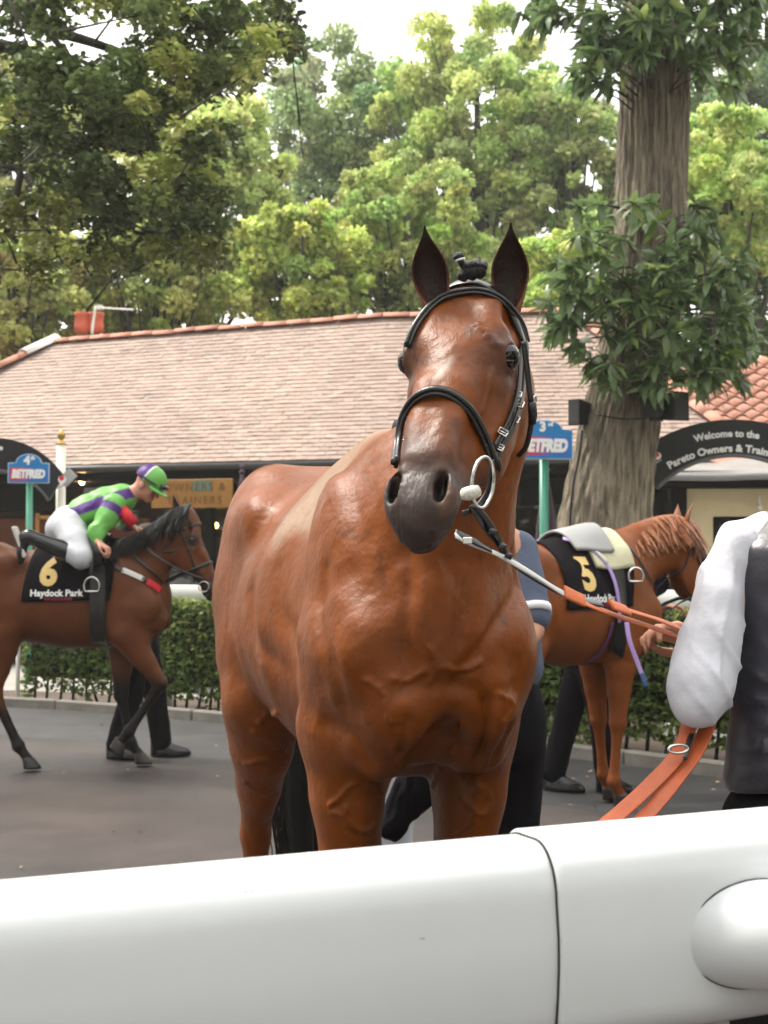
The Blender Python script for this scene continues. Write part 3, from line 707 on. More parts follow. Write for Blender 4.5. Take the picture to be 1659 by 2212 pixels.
for c in ((1063, 1148), (1085, 1180), (1098, 1200)): mb.tube([at(c[0]-6, c[1]-3, 2.478), at(c[0]+8, c[1]+4, 2.478)], .006, 8)
mb.obj('keeper', M_lea, br, True)
# tan lead rein falling from the handler's fingers over the far side of the rail
lr = empty('lead_rein', at(1400, 1700, 2.5), 'tan leather lead rein hanging in two straps from the handler with a metal ring', 'lead rein')
rein('strap', [at(1470, 1395, 2.80), at(1482, 1480, 2.74), at(1488, 1560, 2.66), at(1462, 1632, 2.60), at(1400, 1700, 2.55), at(1340, 1755, 2.50), at(1270, 1815, 2.44), at(1200, 1900, 2.4)], .031, M_tan, (-.5, -.8, .4), .004, lr)
rein('strap', [at(1478, 1400, 2.82), at(1520, 1480, 2.78), at(1534, 1545, 2.68), at(1505, 1620, 2.62), at(1455, 1690, 2.56), at(1410, 1745, 2.52), at(1370, 1790, 2.48), at(1320, 1870, 2.44)], .030, M_tan, (-.5, -.8, .4), .004, lr)
rein('strap', [at(1498, 1560, 2.66), at(1490, 1590, 2.63), at(1475, 1640, 2.59)], .016, M_lea, (-.5, -.8, .4), .004, lr)
mb = MB(); rc = at(1465, 1618, 2.575); mb.tube([rc+np.array([.019*math.cos(a), .006*math.cos(a), .0075*math.sin(a)]) for a in t], .0028, 8, caps=False); mb.obj('ring', M_steel, lr, True)
# ------------------------------------------------------------------ ground, kerb, near rail
M_tar = mat('tarmac', (.017, .011, .010), .5, col2=(.056, .041, .037), vscale=.7, bump=.7, bscale=230, bdist=.006)
M_asph = mat('grey_asphalt', (.026, .025, .027), .7, col2=(.044, .042, .042), vscale=2.2, bump=.6, bscale=200, bdist=.005)
M_kerb = mat('kerb_concrete', (.18, .165, .145), .8, var=.3, vscale=7, bump=.5, bscale=60)
M_earth = mat('bare_earth', (.085, .06, .045), .95, var=.4, vscale=3, bump=.6, bscale=30)
g = add('ground', [(-260, -60, -.012), (260, -60, -.012), (260, 420, -.012), (-260, 420, -.012)], [(0, 1, 2, 3)], M_earth, None, False); props(g, kind='structure')
KP = np.array([(-16., 14.9), (-9, 15.1), (-6, 15.1), (-3.95, 14.55), (-2.94, 14.0), (-1.49, 12.97), (-.2, 11.9), (1.14, 10.85), (1.74, 10.25), (2.28, 9.62), (3.4, 8.2), (4.6, 6.0), (5.4, 3.4), (5.8, 0), (5.9, -4)])
KC = catmull(KP, 10); KC3 = np.c_[KC, np.zeros(len(KC))]
def offs(P, d):
    T = np.gradient(P, axis=0); T /= np.linalg.norm(T, axis=1)[:, None]; return P+np.c_[-T[:, 1], T[:, 0]]*d
def sheet(P, Q, z, name, m):
    n = len(P); Vv = [(p[0], p[1], z) for p in P]+[(p[0], p[1], z) for p in Q]; o = add(name, Vv, [(i, i+1, n+i+1, n+i) for i in range(n-1)], m, None, False); return props(o, kind='structure')
inner = offs(KC, -1.75)
near = np.array([(-16., -4.)]*0)
Vp = [(p[0], p[1], -.004) for p in inner]; c0 = len(Vp)
lowp = [(-16+21.9*i/(len(inner)-1), -5.0, -.004) for i in range(len(inner))]
o = add('parade_track', Vp+lowp, [(i+1, i, c0+i, c0+i+1) for i in range(len(inner)-1)], M_tar, None, False); props(o, kind='structure')
bm_flip = None
sheet(offs(KC, -1.75), offs(KC, -.0), -.004, 'track_margin', M_asph)
sheet(offs(KC, .0), offs(KC, 1.6), .0, 'planting_bed', M_earth)
sheet(offs(KC, 1.6), offs(KC, 9.0), -.006, 'terrace_paving', mat('paving', (.30, .28, .25), .8, var=.2, vscale=3, bump=.3, bscale=40))
def resample(P, step):
    L = np.r_[0, np.cumsum(np.linalg.norm(np.diff(P, axis=0), axis=1))]; q = np.arange(0, L[-1], step); return np.c_[np.interp(q, L, P[:, 0]), np.interp(q, L, P[:, 1])]
kp = resample(KC, .92); kroot = empty('kerb', (0, 12, 0), 'low concrete edging between the track and the hedge', 'kerb', kind='structure')
del kroot['category']; del kroot['label']
kb = MB(); kb.box((0, 0, 0), (.905, .10, .20), bev=.014); kme = np_mesh('kerb_stone', kb.v, list(kb.f), False); kme.materials.append(M_kerb)
for i in range(len(kp)-1):
    a, b = kp[i], kp[i+1]; an = math.atan2(*(b-a)[::-1]); c = (a+b)/2
    put(kme, 'kerb_stone', Matrix.Translation((c[0], c[1], -.005+random.uniform(-.005, .005))) @ Matrix.Rotation(an+random.uniform(-.008, .008), 4, 'Z'), kroot)
# fallen leaves near the kerb and out on the track
Vl = []; Fl = []; rr = np.random.default_rng(5)
for i in range(240):
    if i < 110: k = rr.integers(20, len(kp)-4); c = kp[k]+rr.normal(0, .1, 2)-np.array([.15, .25])*abs(rr.normal())
    else: c = np.array([rr.uniform(-4.5, 4), rr.uniform(5, 13)])
    an = rr.random()*6.3; s_ = rr.uniform(.014, .038) if i < 110 else rr.uniform(.006, .022); R2 = rotz(an)[:2, :2]; k = len(Vl)
    for q in ((-1, 0), (-.2, -.5), (1, 0), (-.2, .5)): w = R2@np.array(q)*s_; Vl.append((c[0]+w[0], c[1]+w[1], .004+.012*rr.random()))
    Fl.append((k, k+1, k+2, k+3))
single('fallen_leaves', Vl, Fl, mat('dry_leaf', (.42, .30, .16), .8, var=.5, vscale=40), 'scattered dry leaves and specks lying on the track', 'leaf litter', kind='stuff', smooth=False)
# near white rail
M_rail = mat('white_rail_plastic', (.72, .745, .76), .20, var=.03, vscale=5, bump=.05, bscale=7, spec=.5, bdist=.02)
def specks(m, sc, thr, dark):
    N, L = m.node_tree.nodes, m.node_tree.links; b = N['Principled BSDF']; l = b.inputs['Base Color'].links[0]; src = l.from_socket; ge = N.new('ShaderNodeNewGeometry'); nz = N.new('ShaderNodeTexNoise'); nz.inputs['Scale'].default_value = sc; nz.inputs['Detail'].default_value = 4
    mp = N.new('ShaderNodeMapping'); mp.inputs['Scale'].default_value = (1, 1, 1.6); L.new(ge.outputs['Position'], mp.inputs[0]); L.new(mp.outputs[0], nz.inputs['Vector']); mr = N.new('ShaderNodeMapRange'); mr.inputs[1].default_value = thr; mr.inputs[2].default_value = thr+.05; mr.inputs[3].default_value = 0; mr.inputs[4].default_value = .8
    L.new(nz.outputs['Fac'], mr.inputs[0]); mx = N.new('ShaderNodeMix'); mx.data_type = 'RGBA'; mx.inputs[7].default_value = (*dark, 1); L.new(mr.outputs[0], mx.inputs[0]); L.new(src, mx.inputs[6]); L.new(mx.outputs[2], b.inputs['Base Color'])
specks(M_rail, 34, .735, (.22, .21, .20)); specks(M_tar, 26, .70, (.16, .14, .13))
M_dark = mat('dark_gap', (.02, .02, .022), .8)
ra = np.array([-.362, 1.324]); rb = np.array([.465, 1.70]); rd = (rb-ra)/np.linalg.norm(rb-ra); rn = np.array([rd[1], -rd[0]])   # rn points at the camera
def rail_prof(g=0.0):
    pr = []; r = .058+g
    zt, zb, D = 1.106+g, .890-g, .062+g
    for k in range(9): a = math.pi/2*k/8; pr.append((D*1.0-r*.75+r*.75*math.sin(a), zt-r+r*math.cos(a)))
    pr += [(D+.004, 1.01), (D+.004, .98), (D+.002, .95)]
    for k in range(7): a = math.pi/2*k/6; pr.append((D-.04+.04*math.cos(a), zb+.045-.045*math.sin(a)))
    pr2 = [(-p, z) for p, z in pr[::-1]]
    return pr+pr2
def rail_seg(s0, s1, g, n=24, lip=None):
    pr = rail_prof(g); k = len(pr); V = []; ss_ = list(np.linspace(s0, s1, n)); 
    gs = [1.0]*n
    if lip is not None: ss_ = [s0, s0+.0015, s0+.004]+list(np.linspace(s0+.012, s1, n)); gs = [.955, .985, 1.0]+[1.0]*n
    for s_, q in zip(ss_, gs):
        c = ra+rd*s_
        for (u, z) in pr: zz = 1.0+(z-1.0)*q; V.append((*(c+rn*u*q), zz))
    m = len(ss_); Fc = [(i*k+j, i*k+(j+1) % k, (i+1)*k+(j+1) % k, (i+1)*k+j) for i in range(m-1) for j in range(k)]
    Fc += [tuple(range(k-1, -1, -1)), tuple((m-1)*k+j for j in range(k))]
    return V, Fc
def s_at(px, off):   # parameter on the rail face seen at photo column px
    q = (px-829.5)/F; lo, hi = -3, 3
    for _ in range(50):
        m = (lo+hi)/2; c = ra+rd*m+rn*off; 
        if c[0]/c[1] < q: lo = m
        else: hi = m
    return lo
js = s_at(1203, .066)
rail = empty('white_rail', (*(ra+rd*.45), .89), 'glossy white plastic rail crossing the bottom of the picture, nearest the viewer', 'rail')
Vv, Ff = rail_seg(-2.2, js+.10, 0); add('rail_section', Vv, Ff, M_rail, rail)
Vv, Ff = rail_seg(js, 3.0, .0055, lip=1); add('rail_section', Vv, Ff, M_rail, rail)
Vv, Ff = rail_seg(js-.0016, js+.002, .0022, n=3); add('joint_gap', Vv, Ff, M_dark, rail)
st = s_at(1588, .068); c0 = ra+rd*st; ax_ = unit(np.array([.965, -.26]))
p0 = np.array([*(c0+rn*.05), 0]); p0[2] = CAMZ-(2003-1230)/F*p0[1]; a3 = unit(np.array([ax_[0], ax_[1], -.01]))
mb = MB(); mb.tube([p0-a3*.06, p0+a3*.05, p0+a3*.3, p0+a3*.8], .0605, 40, up=(0, 0, 1)); mb.obj('bracket_arm', M_rail, rail, True)
uu = unit(np.cross(a3, (0, 0, 1))); vv = np.cross(uu, a3); n3 = np.array([rn[0], rn[1], 0]); cv = []
for i in range(49):
    th_ = 2*math.pi*i/48; q = p0+.0605*(math.cos(th_)*uu+math.sin(th_)*vv); t_ = (.0688-np.dot(q-np.array([ra[0], ra[1], 0]), n3))/np.dot(a3, n3); cv.append(q+a3*t_)
mb = MB(); mb.tube(cv, .0011, 6, caps=False); mb.obj('seam', M_dark, rail, True)
for s_ in (-1.4, 2.2):
    mb = MB(); c = ra+rd*s_; mb.tube([(*c, 0), (*c, .93)], .05, 20); mb.obj('post', M_rail, rail, True)

# ------------------------------------------------------------------ leaves
def leafmat(name, tr=.55, rough=.45): return mat(name, (.1, .15, .04), rough, attr='col', trans=tr, spec=.3)
M_leaf = leafmat('foliage'); M_leaf_d = leafmat('foliage_deep', .18, .35)
M_bark = mat('bark', (.10, .078, .056), .9, col2=(.33, .275, .20), vscale=14, bump=1.0, bscale=26, stretch=(1.6, 1.6, .12), bdist=.05)
M_bark_d = mat('dark_bark', (.035, .028, .022), .9, var=.4, vscale=10, bump=.8, bscale=20, stretch=(1, 1, .3), bdist=.02)
def leaf_quads(P, size, r, upb=.6, aspect=.55, fold=False, dirs=None):
    n = len(P); N = r.normal(0, 1, (n, 3)); N[:, 2] = np.abs(N[:, 2])+upb; N /= np.linalg.norm(N, axis=1)[:, None]
    T = r.normal(0, 1, (n, 3)) if dirs is None else dirs+r.normal(0, .25, (n, 3)); T -= np.sum(T*N, 1)[:, None]*N; T /= np.linalg.norm(T, axis=1)[:, None]+1e-9
    B = np.cross(N, T); s = (size*(.6+.8*r.random(n)))[:, None]
    if fold:
        V = np.stack([P-T*s*.5, P-T*s*.12+B*s*aspect*.5+N*s*.10, P+T*s*.22+B*s*aspect*.36+N*s*.05, P+T*s*.5-N*s*.08, P+T*s*.22-B*s*aspect*.36+N*s*.05, P-T*s*.12-B*s*aspect*.5+N*s*.10], 1)
        b = np.arange(n)[:, None]*6; Fc = np.concatenate([b+np.array([[0, 1, 2, 3]]), b+np.array([[0, 3, 4, 5]])])
        return V.reshape(-1, 3), Fc
    V = np.stack([P-T*s*.5, P+B*s*aspect*.5, P+T*s*.5, P-B*s*aspect*.5], 1); return V.reshape(-1, 3), np.arange(n*4).reshape(-1, 4)
def crown_pts(blobs, n, r, lo=.55):
    C = np.array([b[:3] for b in blobs]); Rr = np.array([b[3] for b in blobs]); w = Rr**2/np.sum(Rr**2); k = r.choice(len(C), n, p=w)
    D = r.normal(0, 1, (n, 3)); D /= np.linalg.norm(D, axis=1)[:, None]; D[:, 2] = np.where((D[:, 2] < -.2) & (r.random(n) < .5), -D[:, 2], D[:, 2])
    return C[k]+D*(Rr[k]*(lo+(1.02-lo)*r.random(n)**.6))[:, None]*np.array([1, 1, .85]), k
def tree(label, base, H, crown, n, size, col, seed, group='trees beyond the pavilion', nb=70, trunk=.25, m=None, aspect=.6, spread=.25):
    r = np.random.default_rng(seed); cx, cy, cz, rx, ry, rz = crown; blobs = []
    nb = int(nb*1.9)
    for i in range(nb):
        d = r.normal(0, 1, 3); d /= np.linalg.norm(d); q = (.35+.68*r.random()**.6)
        blobs.append((cx+d[0]*rx*q, cy+d[1]*ry*q, cz+d[2]*rz*q, min(rx, rz)*r.uniform(.10, .24)))
    root = empty(name_of(label), (base[0], base[1], 0), label, 'tree', group)
    n = int(n*1.5); P, k = crown_pts(blobs, n, r, .15); V, Fc = leaf_quads(P, size*.85, r, aspect=aspect, upb=.0)
    bc = np.array(col)*(1+r.normal(0, spread*.6, (nb, 1)))*(1+r.normal(0, .06, (nb, 3))); c = np.clip(bc[k]*(1+r.normal(0, spread, (n, 1)))*4.1, .04, .80)
    add('crown', V, Fc, m or M_leaf, root, False, cols=np.repeat(c, 4, 0))
    mb = MB(); top = np.array([cx, cy, cz]); b0 = np.array([base[0], base[1], 0.]); mb.tube(catmull([b0, b0*.4+top*.6+(.1, 0, -.3), top+(0, 0, rz*.4)], 5), np.linspace(trunk, trunk*.3, 11), 10)
    for i in range(0, nb, 5): e = np.array(blobs[i][:3]); s_ = b0+(top-b0)*r.uniform(.45, .95); mb.tube(catmull([s_, (s_+e)/2+(0, 0, -.2), e], 4), np.linspace(trunk*.32, trunk*.06, 9), 6)
    mb.obj('trunk', M_bark_d, root, True)
    return root
def name_of(label): return 'tree'
def T(px, py_top, py_bot, Y, wpx, label, n, size, col, seed, **k):
    c = at(px, (py_top+py_bot)/2, Y); t = at(px, py_top, Y)[2]; b = at(px, py_bot, Y)[2]; rz = (t-b)/2; rx = wpx/2/F*Y
    return tree(label, (c[0], Y), t, (c[0], Y, c[2], rx, min(rx, 4.5)*.8, rz), n, size, col, seed, **k)
T(735, 100, 640, 40, 400, 'tall mid-green tree with sky showing through, left of the bright gap in the treeline', 24000, .20, (.075, .095, .045), 1, nb=90)
T(1030, 30, 560, 37, 420, 'tall pale green tree in the middle of the treeline above the horse', 26000, .20, (.12, .145, .05), 2, nb=95)
T(1240, 150, 640, 36, 330, 'pale green tree just left of the big trunk', 18000, .20, (.11, .135, .05), 3)
T(430, 190, 640, 33, 420, 'yellow-green tree behind the dark overhanging boughs', 22000, .19, (.125, .15, .055), 4, nb=80)
T(880, 330, 740, 31, 360, 'rounded light green tree directly above the middle of the roof', 17000, .17, (.10, .125, .04), 5)
T(650, 440, 760, 30, 330, 'low spreading light green tree above the left half of the roof', 17000, .17, (.115, .14, .038), 6)
T(330, 480, 790, 29, 380, 'low bushy olive tree behind the chimney pots', 17000, .17, (.105, .12, .038), 7)
T(40, 480, 830, 28, 340, 'yellowish tree at the left edge above the roof hip', 16000, .17, (.125, .135, .05), 8)
T(60, 100, 560, 38, 340, 'distant light tree at the far left behind the overhanging boughs', 12000, .20, (.12, .13, .05), 9)
T(1240, 470, 760, 29, 250, 'bright lime tree between the horse and the big trunk', 14000, .16, (.14, .18, .055), 10)
T(1090, 520, 760, 32, 260, 'low mid-green tree behind the horse ears', 11000, .17, (.08, .105, .04), 11)
T(1560, 235, 620, 27, 330, 'bright lime-green tree with layered foliage at the right edge', 20000, .15, (.145, .19, .065), 12)
T(1600, 60, 420, 42, 360, 'distant dark green tree behind the lime tree at the top right', 15000, .20, (.06, .085, .04), 13)
T(1580, 470, 800, 30, 300, 'darker green tree low behind the tiled lodge roof', 13000, .16, (.055, .08, .032), 14)
T(1420, 250, 640, 40, 240, 'far green tree hidden partly by the big trunk', 10000, .20, (.09, .11, .045), 15)
# distant belt closing the gaps, plus an unseen ring added to block low skylight
r = np.random.default_rng(77); bl = []
for i in range(220): 
    a = r.uniform(-30, 34); bl.append((a, 56+r.uniform(-4, 4), r.uniform(1, 9.5+1.5*math.sin(a*.4)), r.uniform(1.2, 2.2)))

P, k = crown_pts(bl, 34000, r); V, Fc = leaf_quads(P, .28, r)
b2 = []
for i in range(560):
    a = r.uniform(.14*math.pi, 1.86*math.pi); q = r.uniform(20, 25)*(1+.9*max(0, math.cos(a))); b2.append((q*math.sin(a)*1.1, 4+q*math.cos(a), r.uniform(.8, 16), r.uniform(1.4, 2.4)))
P2, k2 = crown_pts(b2, 105000, r); V2_, F2_ = leaf_quads(P2, .55, r); c2_ = np.array((.09, .12, .04))*(1+r.normal(0, .2, (len(P2), 1)))
single('sky_block_belt', V2_, F2_, M_leaf, 'belt of trees enclosing the parade ring behind and beside the viewer', 'wood', kind='stuff', smooth=False, cols=np.repeat(np.clip(c2_, .01, .4), 4, 0))
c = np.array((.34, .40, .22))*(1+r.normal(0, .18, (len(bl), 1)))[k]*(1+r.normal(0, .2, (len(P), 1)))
single('distant_wood', V, Fc, M_leaf, 'distant belt of woodland closing the view behind all the trees', 'wood', kind='stuff', smooth=False, cols=np.repeat(np.clip(c, .01, .4), 4, 0))

# ------------------------------------------------------------------ dark oak boughs hanging in from the upper left
r = np.random.default_rng(21); rects = [(-120, -60, 130, 120, 26), (270, -60, 560, 160, 34), (-60, 125, 430, 235, 40), (-80, 215, 455, 405, 62), (0, 400, 470, 560, 42), (330, 280, 480, 570, 22), (568, -40, 632, 105, 12), (60, 540, 400, 590, 8), (100, -60, 330, 45, 14), (440, 60, 560, 190, 12)]
bl = []
for (x0, y0, x1, y1, n) in rects:
    for i in range(n): bl.append((*at(r.uniform(x0, x1), r.uniform(y0, y1), r.uniform(10, 13.4)), r.uniform(.11, .23)))
oak = empty('oak_tree', (-6.9, 11.5, 0), 'dark leafy boughs of a big oak hanging in at the upper left', 'tree')
n = 36000; P, k = crown_pts(bl, n, r, .25); V, Fc = leaf_quads(P, .068, r, fold=True, upb=.9, aspect=.7)
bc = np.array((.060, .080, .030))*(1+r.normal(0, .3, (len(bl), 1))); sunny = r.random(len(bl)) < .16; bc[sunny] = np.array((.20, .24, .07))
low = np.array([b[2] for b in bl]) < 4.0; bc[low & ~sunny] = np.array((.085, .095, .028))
c = np.clip(bc[k]*(1+r.normal(0, .22, (n, 1)))*2.4, .006, .55); add('crown', V, Fc, M_leaf_d, oak, False, cols=np.repeat(c, 6, 0))
mb = MB(); base = np.array([-6.9, 11.5, 0])
mb.tube(catmull([base, base+(.1, 0, 2.2), base+(-.1, .1, 4.5), base+(.2, 0, 7.5)], 6), np.linspace(.48, .3, 19), 16)
for pts, rd_ in (([base+(0, 0, 3.6), at(-60, 120, 11.8), at(50, 205, 11.5), at(72, 270, 11.4), at(84, 340, 11.4)], .075), ([base+(0, 0, 5), at(-40, -20, 11.6), at(90, 55, 11.4), at(200, 92, 11.6), at(320, 130, 11.8), at(450, 150, 12)], .07),
                 ([base+(0, 0, 2.9), at(-60, 380, 11.4), at(40, 440, 11.2), at(110, 505, 11.2)], .05), ([base+(0, 0, 6), at(150, -120, 12), at(400, -80, 12), at(560, -20, 12), at(600, 60, 12)], .06),
                 ([base+(0, 0, 4.2), at(0, 260, 12.6), at(160, 300, 12.5), at(300, 330, 12.4), at(420, 400, 12.2), at(440, 480, 12.2)], .06), ([at(90, 55, 11.4), at(180, 150, 11.5), at(260, 180, 11.5), at(400, 200, 11.7)], .03),
                 ([at(160, 300, 12.5), at(200, 400, 12.3), at(230, 500, 12.2), at(250, 560, 12.2)], .03), ([at(320, 130, 11.8), at(350, 60, 11.8), at(380, -20, 11.8)], .025)):
    q = catmull(pts, 6); mb.tube(q, np.linspace(rd_, rd_*.25, len(q)), 8)
for i in range(0, len(bl), 3): e = np.array(bl[i][:3]); mb.tube([e+r.normal(0, .3, 3)+(-.2, 0, .05), e], [.012, .004], 5)
mb.obj('trunk', M_bark_d, oak, True)

# ------------------------------------------------------------------ big sweet chestnut behind the hedge
M_fl = mat('chestnut_leaf', (.05, .1, .02), .32, attr='col', trans=.38, spec=.5)
ch = empty('chestnut_tree', (1.95, 12.6, 0), 'thick ridged tree trunk with tufts of glossy serrated leaves', 'tree')
TY = 12.6; tc = [(1300, 1290, 112), (1303, 1150, 100), (1322, 1000, 88), (1352, 850, 80), (1385, 700, 77), (1404, 500, 74), (1412, 300, 74), (1418, 100, 72), (1422, -120, 70), (1424, -400, 66)]
cp = np.array([at(x, y, TY) for x, y, _ in tc]); cr = np.array([w/F*TY for *_, w in tc]); cp = np.vstack([[cp[0][0]-.05, TY, 0], cp]); cr = np.r_[cr[0]*1.25, cr]
Cc = catmull(cp, 22); rr_ = np.interp(np.linspace(0, 1, len(Cc)), np.linspace(0, 1, len(cr)), cr); n = 150; V = []
for i, (c, q) in enumerate(zip(Cc, rr_)):
    a = np.arange(n)/n*2*math.pi; z = c[2]
    ph = a+.10*np.sin(z*1.3)+.05*np.sin(z*3.1+a*2); ridge = np.abs(np.sin(ph*17+1.2*np.sin(z*2.1+a*3)))**.7*.55+np.abs(np.sin(ph*31+1.5*np.sin(z*3.3+2+a*5)))**.8*.3
    rad = q*(1+.02*np.sin(a*3+z))+.042*(ridge-.4)+.006*np.sin(z*23+a*9)
    V.append(np.c_[c[0]+rad*np.cos(a), c[1]+rad*np.sin(a), np.full(n, z)])
V = np.vstack(V); m_ = len(Cc); Fc = [(i*n+j, i*n+(j+1) % n, (i+1)*n+(j+1) % n, (i+1)*n+j) for i in range(m_-1) for j in range(n)]
add('trunk', V, Fc, M_bark, ch, True)
# leaf model: long, pointed, toothed, folded along the midrib and arching
def chest_leaf(L=1.0):
    V = []; Fc = []; n = 9
    for i in range(n+1):
        t = i/n; w = .18*math.sin(math.pi*min(1, t*1.02+.02))**.8*(1.12 if i % 2 else .88)*(1-.25*t); z = -.35*t*t; x = t
        V += [(x-(.03 if i % 2 else 0), -w, z+.22*w), (x, 0, z), (x-(.03 if i % 2 else 0), w, z+.22*w)]
        if i: a = 3*(i-1); Fc += [(a, a+3, a+4, a+1), (a+1, a+4, a+5, a+2)]
    return np.array(V), Fc
lv, lf = chest_leaf(); lfa = np.array(lf)
rects = [(1225, 430, 1330, 500, 3), (1220, 500, 1640, 830, 60), (1290, 430, 1560, 560, 26), (1290, 560, 1600, 800, 60), (1360, 760, 1600, 845, 26), (1185, 560, 1300, 700, 14), (1185, 680, 1290, 720, 4), (1230, 760, 1330, 800, 4), (1160, 650, 1200, 780, 3), (1560, 640, 1650, 790, 12),
         (1180, -60, 1640, 40, 60), (1260, 30, 1600, 110, 60), (1230, 100, 1340, 190, 16), (1115, -20, 1200, 60, 10), (1480, 90, 1600, 190, 16), (1340, 100, 1400, 140, 8), (1560, -40, 1680, 110, 20)]
TV = []; TF = []; TC = []; tw = MB(); sprigs = []; r = np.random.default_rng(8)
for (x0, y0, x1, y1, n) in rects:
    for i in range(int(n*1.05)):
        px, py = r.uniform(x0, x1), r.uniform(y0, y1); tx = np.interp(py, [0, 850, 1290], [1420, 1352, 1300]); dx = abs(px-tx)
        Y = TY-math.sqrt(max(.0, 1-(dx/260)**2))*r.uniform(.35, 1.05) if r.random() < .8 else TY+r.uniform(0, .8)
        tip = at(px, py, Y); root = np.array([at(tx, py, TY)[0], TY, tip[2]+r.uniform(-.3, .1)]); out = unit(tip-root); sprigs.append((tip, out, py))
        if i % 2 == 0: q = catmull([root, (root+tip)/2+(0, 0, .05), tip], 4); tw.tube(q, np.linspace(.012, .004, len(q)), 5)
allm = []
for tip, out, py in sprigs:
    nl = r.integers(6, 11); bc = np.array((.14, .21, .085))*r.uniform(.65, 1.3)
    if r.random() < .13: bc = np.array((.13, .20, .03))
    for j in range(nl):
        a = 2*math.pi*j/nl+r.random(); side = unit(np.cross(out, (0, 0, 1))+1e-6); up_ = np.cross(side, out)
        d = unit(out*.5+side*math.cos(a)+up_*math.sin(a)*.7+np.array([0, 0, -.35])+r.normal(0, .15, 3)); L = r.uniform(.15, .25)
        z_ = unit(np.array([0, 0, 1.])+r.normal(0, .3, 3)); y_ = unit(np.cross(z_, d)); z_ = np.cross(d, y_)
        M3 = np.c_[d, y_, z_]*L; allm.append((tip-out*.04*r.random(), M3, bc*r.uniform(.8, 1.2)))
# the leaves nearest the viewer are objects of their own, the rest of the tuft one mesh
order = np.argsort([p[1] for p, _, _ in allm]); vis = [i for i in order if 1180 < 829.5+allm[i][0][0]/allm[i][0][1]*F < 1650 and 2.6 < allm[i][0][2] < 6.3]
near_ids = set(vis[:290]); shades = []
for s_ in range(5):
    me = np_mesh('leaf', lv, lf, True); a = me.color_attributes.new('col', 'FLOAT_COLOR', 'POINT'); c = np.ones((len(lv), 4), np.float32); c[:, :3] = np.array([(.11, .17, .075), (.15, .22, .085), (.19, .26, .095), (.13, .195, .085), (.29, .37, .11)][s_]); a.data.foreach_set('color', c.ravel()); me.materials.append(M_fl); shades.append(me)
for i, (p, M3, c) in enumerate(allm):
    if i in near_ids:
        M4 = Matrix([[*M3[0], p[0]], [*M3[1], p[1]], [*M3[2], p[2]], [0, 0, 0, 1]]); put(shades[int(r.choice([0, 1, 2, 3, 3, 1, 4]))], 'leaf', M4, ch)
    else:
        b = len(TV)*len(lv); TV.append(lv@M3.T+p); TF.append(lfa+b); TC.append(np.tile(c, (len(lv), 1)))
o = add('leaves', np.vstack(TV), np.vstack(TF), M_fl, ch, True, cols=np.vstack(TC)); o['kind'] = 'stuff'
tw.obj('twigs', M_bark_d, ch, True)['kind'] = 'stuff'
# loudspeakers and a cable on the trunk
M_plas = mat('black_plastic', (.006, .006, .007), .45, bump=.2, bscale=90)
def speaker(px, py, Y, w, h, yaw, lab):
    c = at(px, py, Y); root = empty('loudspeaker', c-(0, 0, h/2), lab, 'loudspeaker', 'loudspeakers strapped to the big trunk'); Rz = rotz(yaw)
    mb = MB(); V = np.array([(sx*w/2*(1 if sy < 0 else .62), sy*.12, sz*h/2*(1 if sy < 0 else .8)) for sx in (-1, 1) for sy in (-1, 1) for sz in (-1, 1)]); mb.raw(V@Rz.T+c, [(0, 1, 3, 2), (4, 6, 7, 5), (0, 4, 5, 1), (2, 3, 7, 6), (0, 2, 6, 4), (1, 5, 7, 3)]); mb.obj('cabinet', M_plas, root)
    mb = MB(); mb.box(c+Rz@np.array([0, -.124, 0]), (w*.9, .008, h*.9), Rz, .003); mb.obj('grille', mat('speaker_grille', (.03, .03, .033), .7, bump=.8, bscale=500), root)
    mb = MB(); mb.box(c+Rz@np.array([0, .15, 0]), (.05, .12, .10), Rz); mb.box(c+Rz@np.array([0, .21, 0]), (.14, .02, .20), Rz); mb.obj('bracket', M_plas, root)
speaker(1452, 880, 12.15, .17, .25, .5, 'black loudspeaker on the right side of the big trunk'); speaker(1256, 893, 12.4, .12, .23, -.7, 'black loudspeaker on the left side of the big trunk')
mb = MB(); mb.box(at(1408, 880, 12.15), (.17, .10, .16), bev=.01); mb.thing('junction_box', M_plas, 'dark junction box fixed to the trunk beside the loudspeaker', 'junction box')
mb = MB(); mb.tube(catmull([at(1288, 896, 12.24), at(1330, 903, 12.2), at(1350, 905, 12.19), at(1385, 904, 12.2), at(1412, 898, 12.25)], 6), .007, 6); mb.tube(catmull([at(1258, 930, 12.3), at(1250, 990, 12.3), at(1238, 1050, 12.3), at(1232, 1120, 12.3), at(1225, 1280, 12.4)], 6), .011, 6)
mb.thing('speaker_cable', M_plas, 'thin black cable looped round the big trunk and down its left side', 'cable', smooth=True)

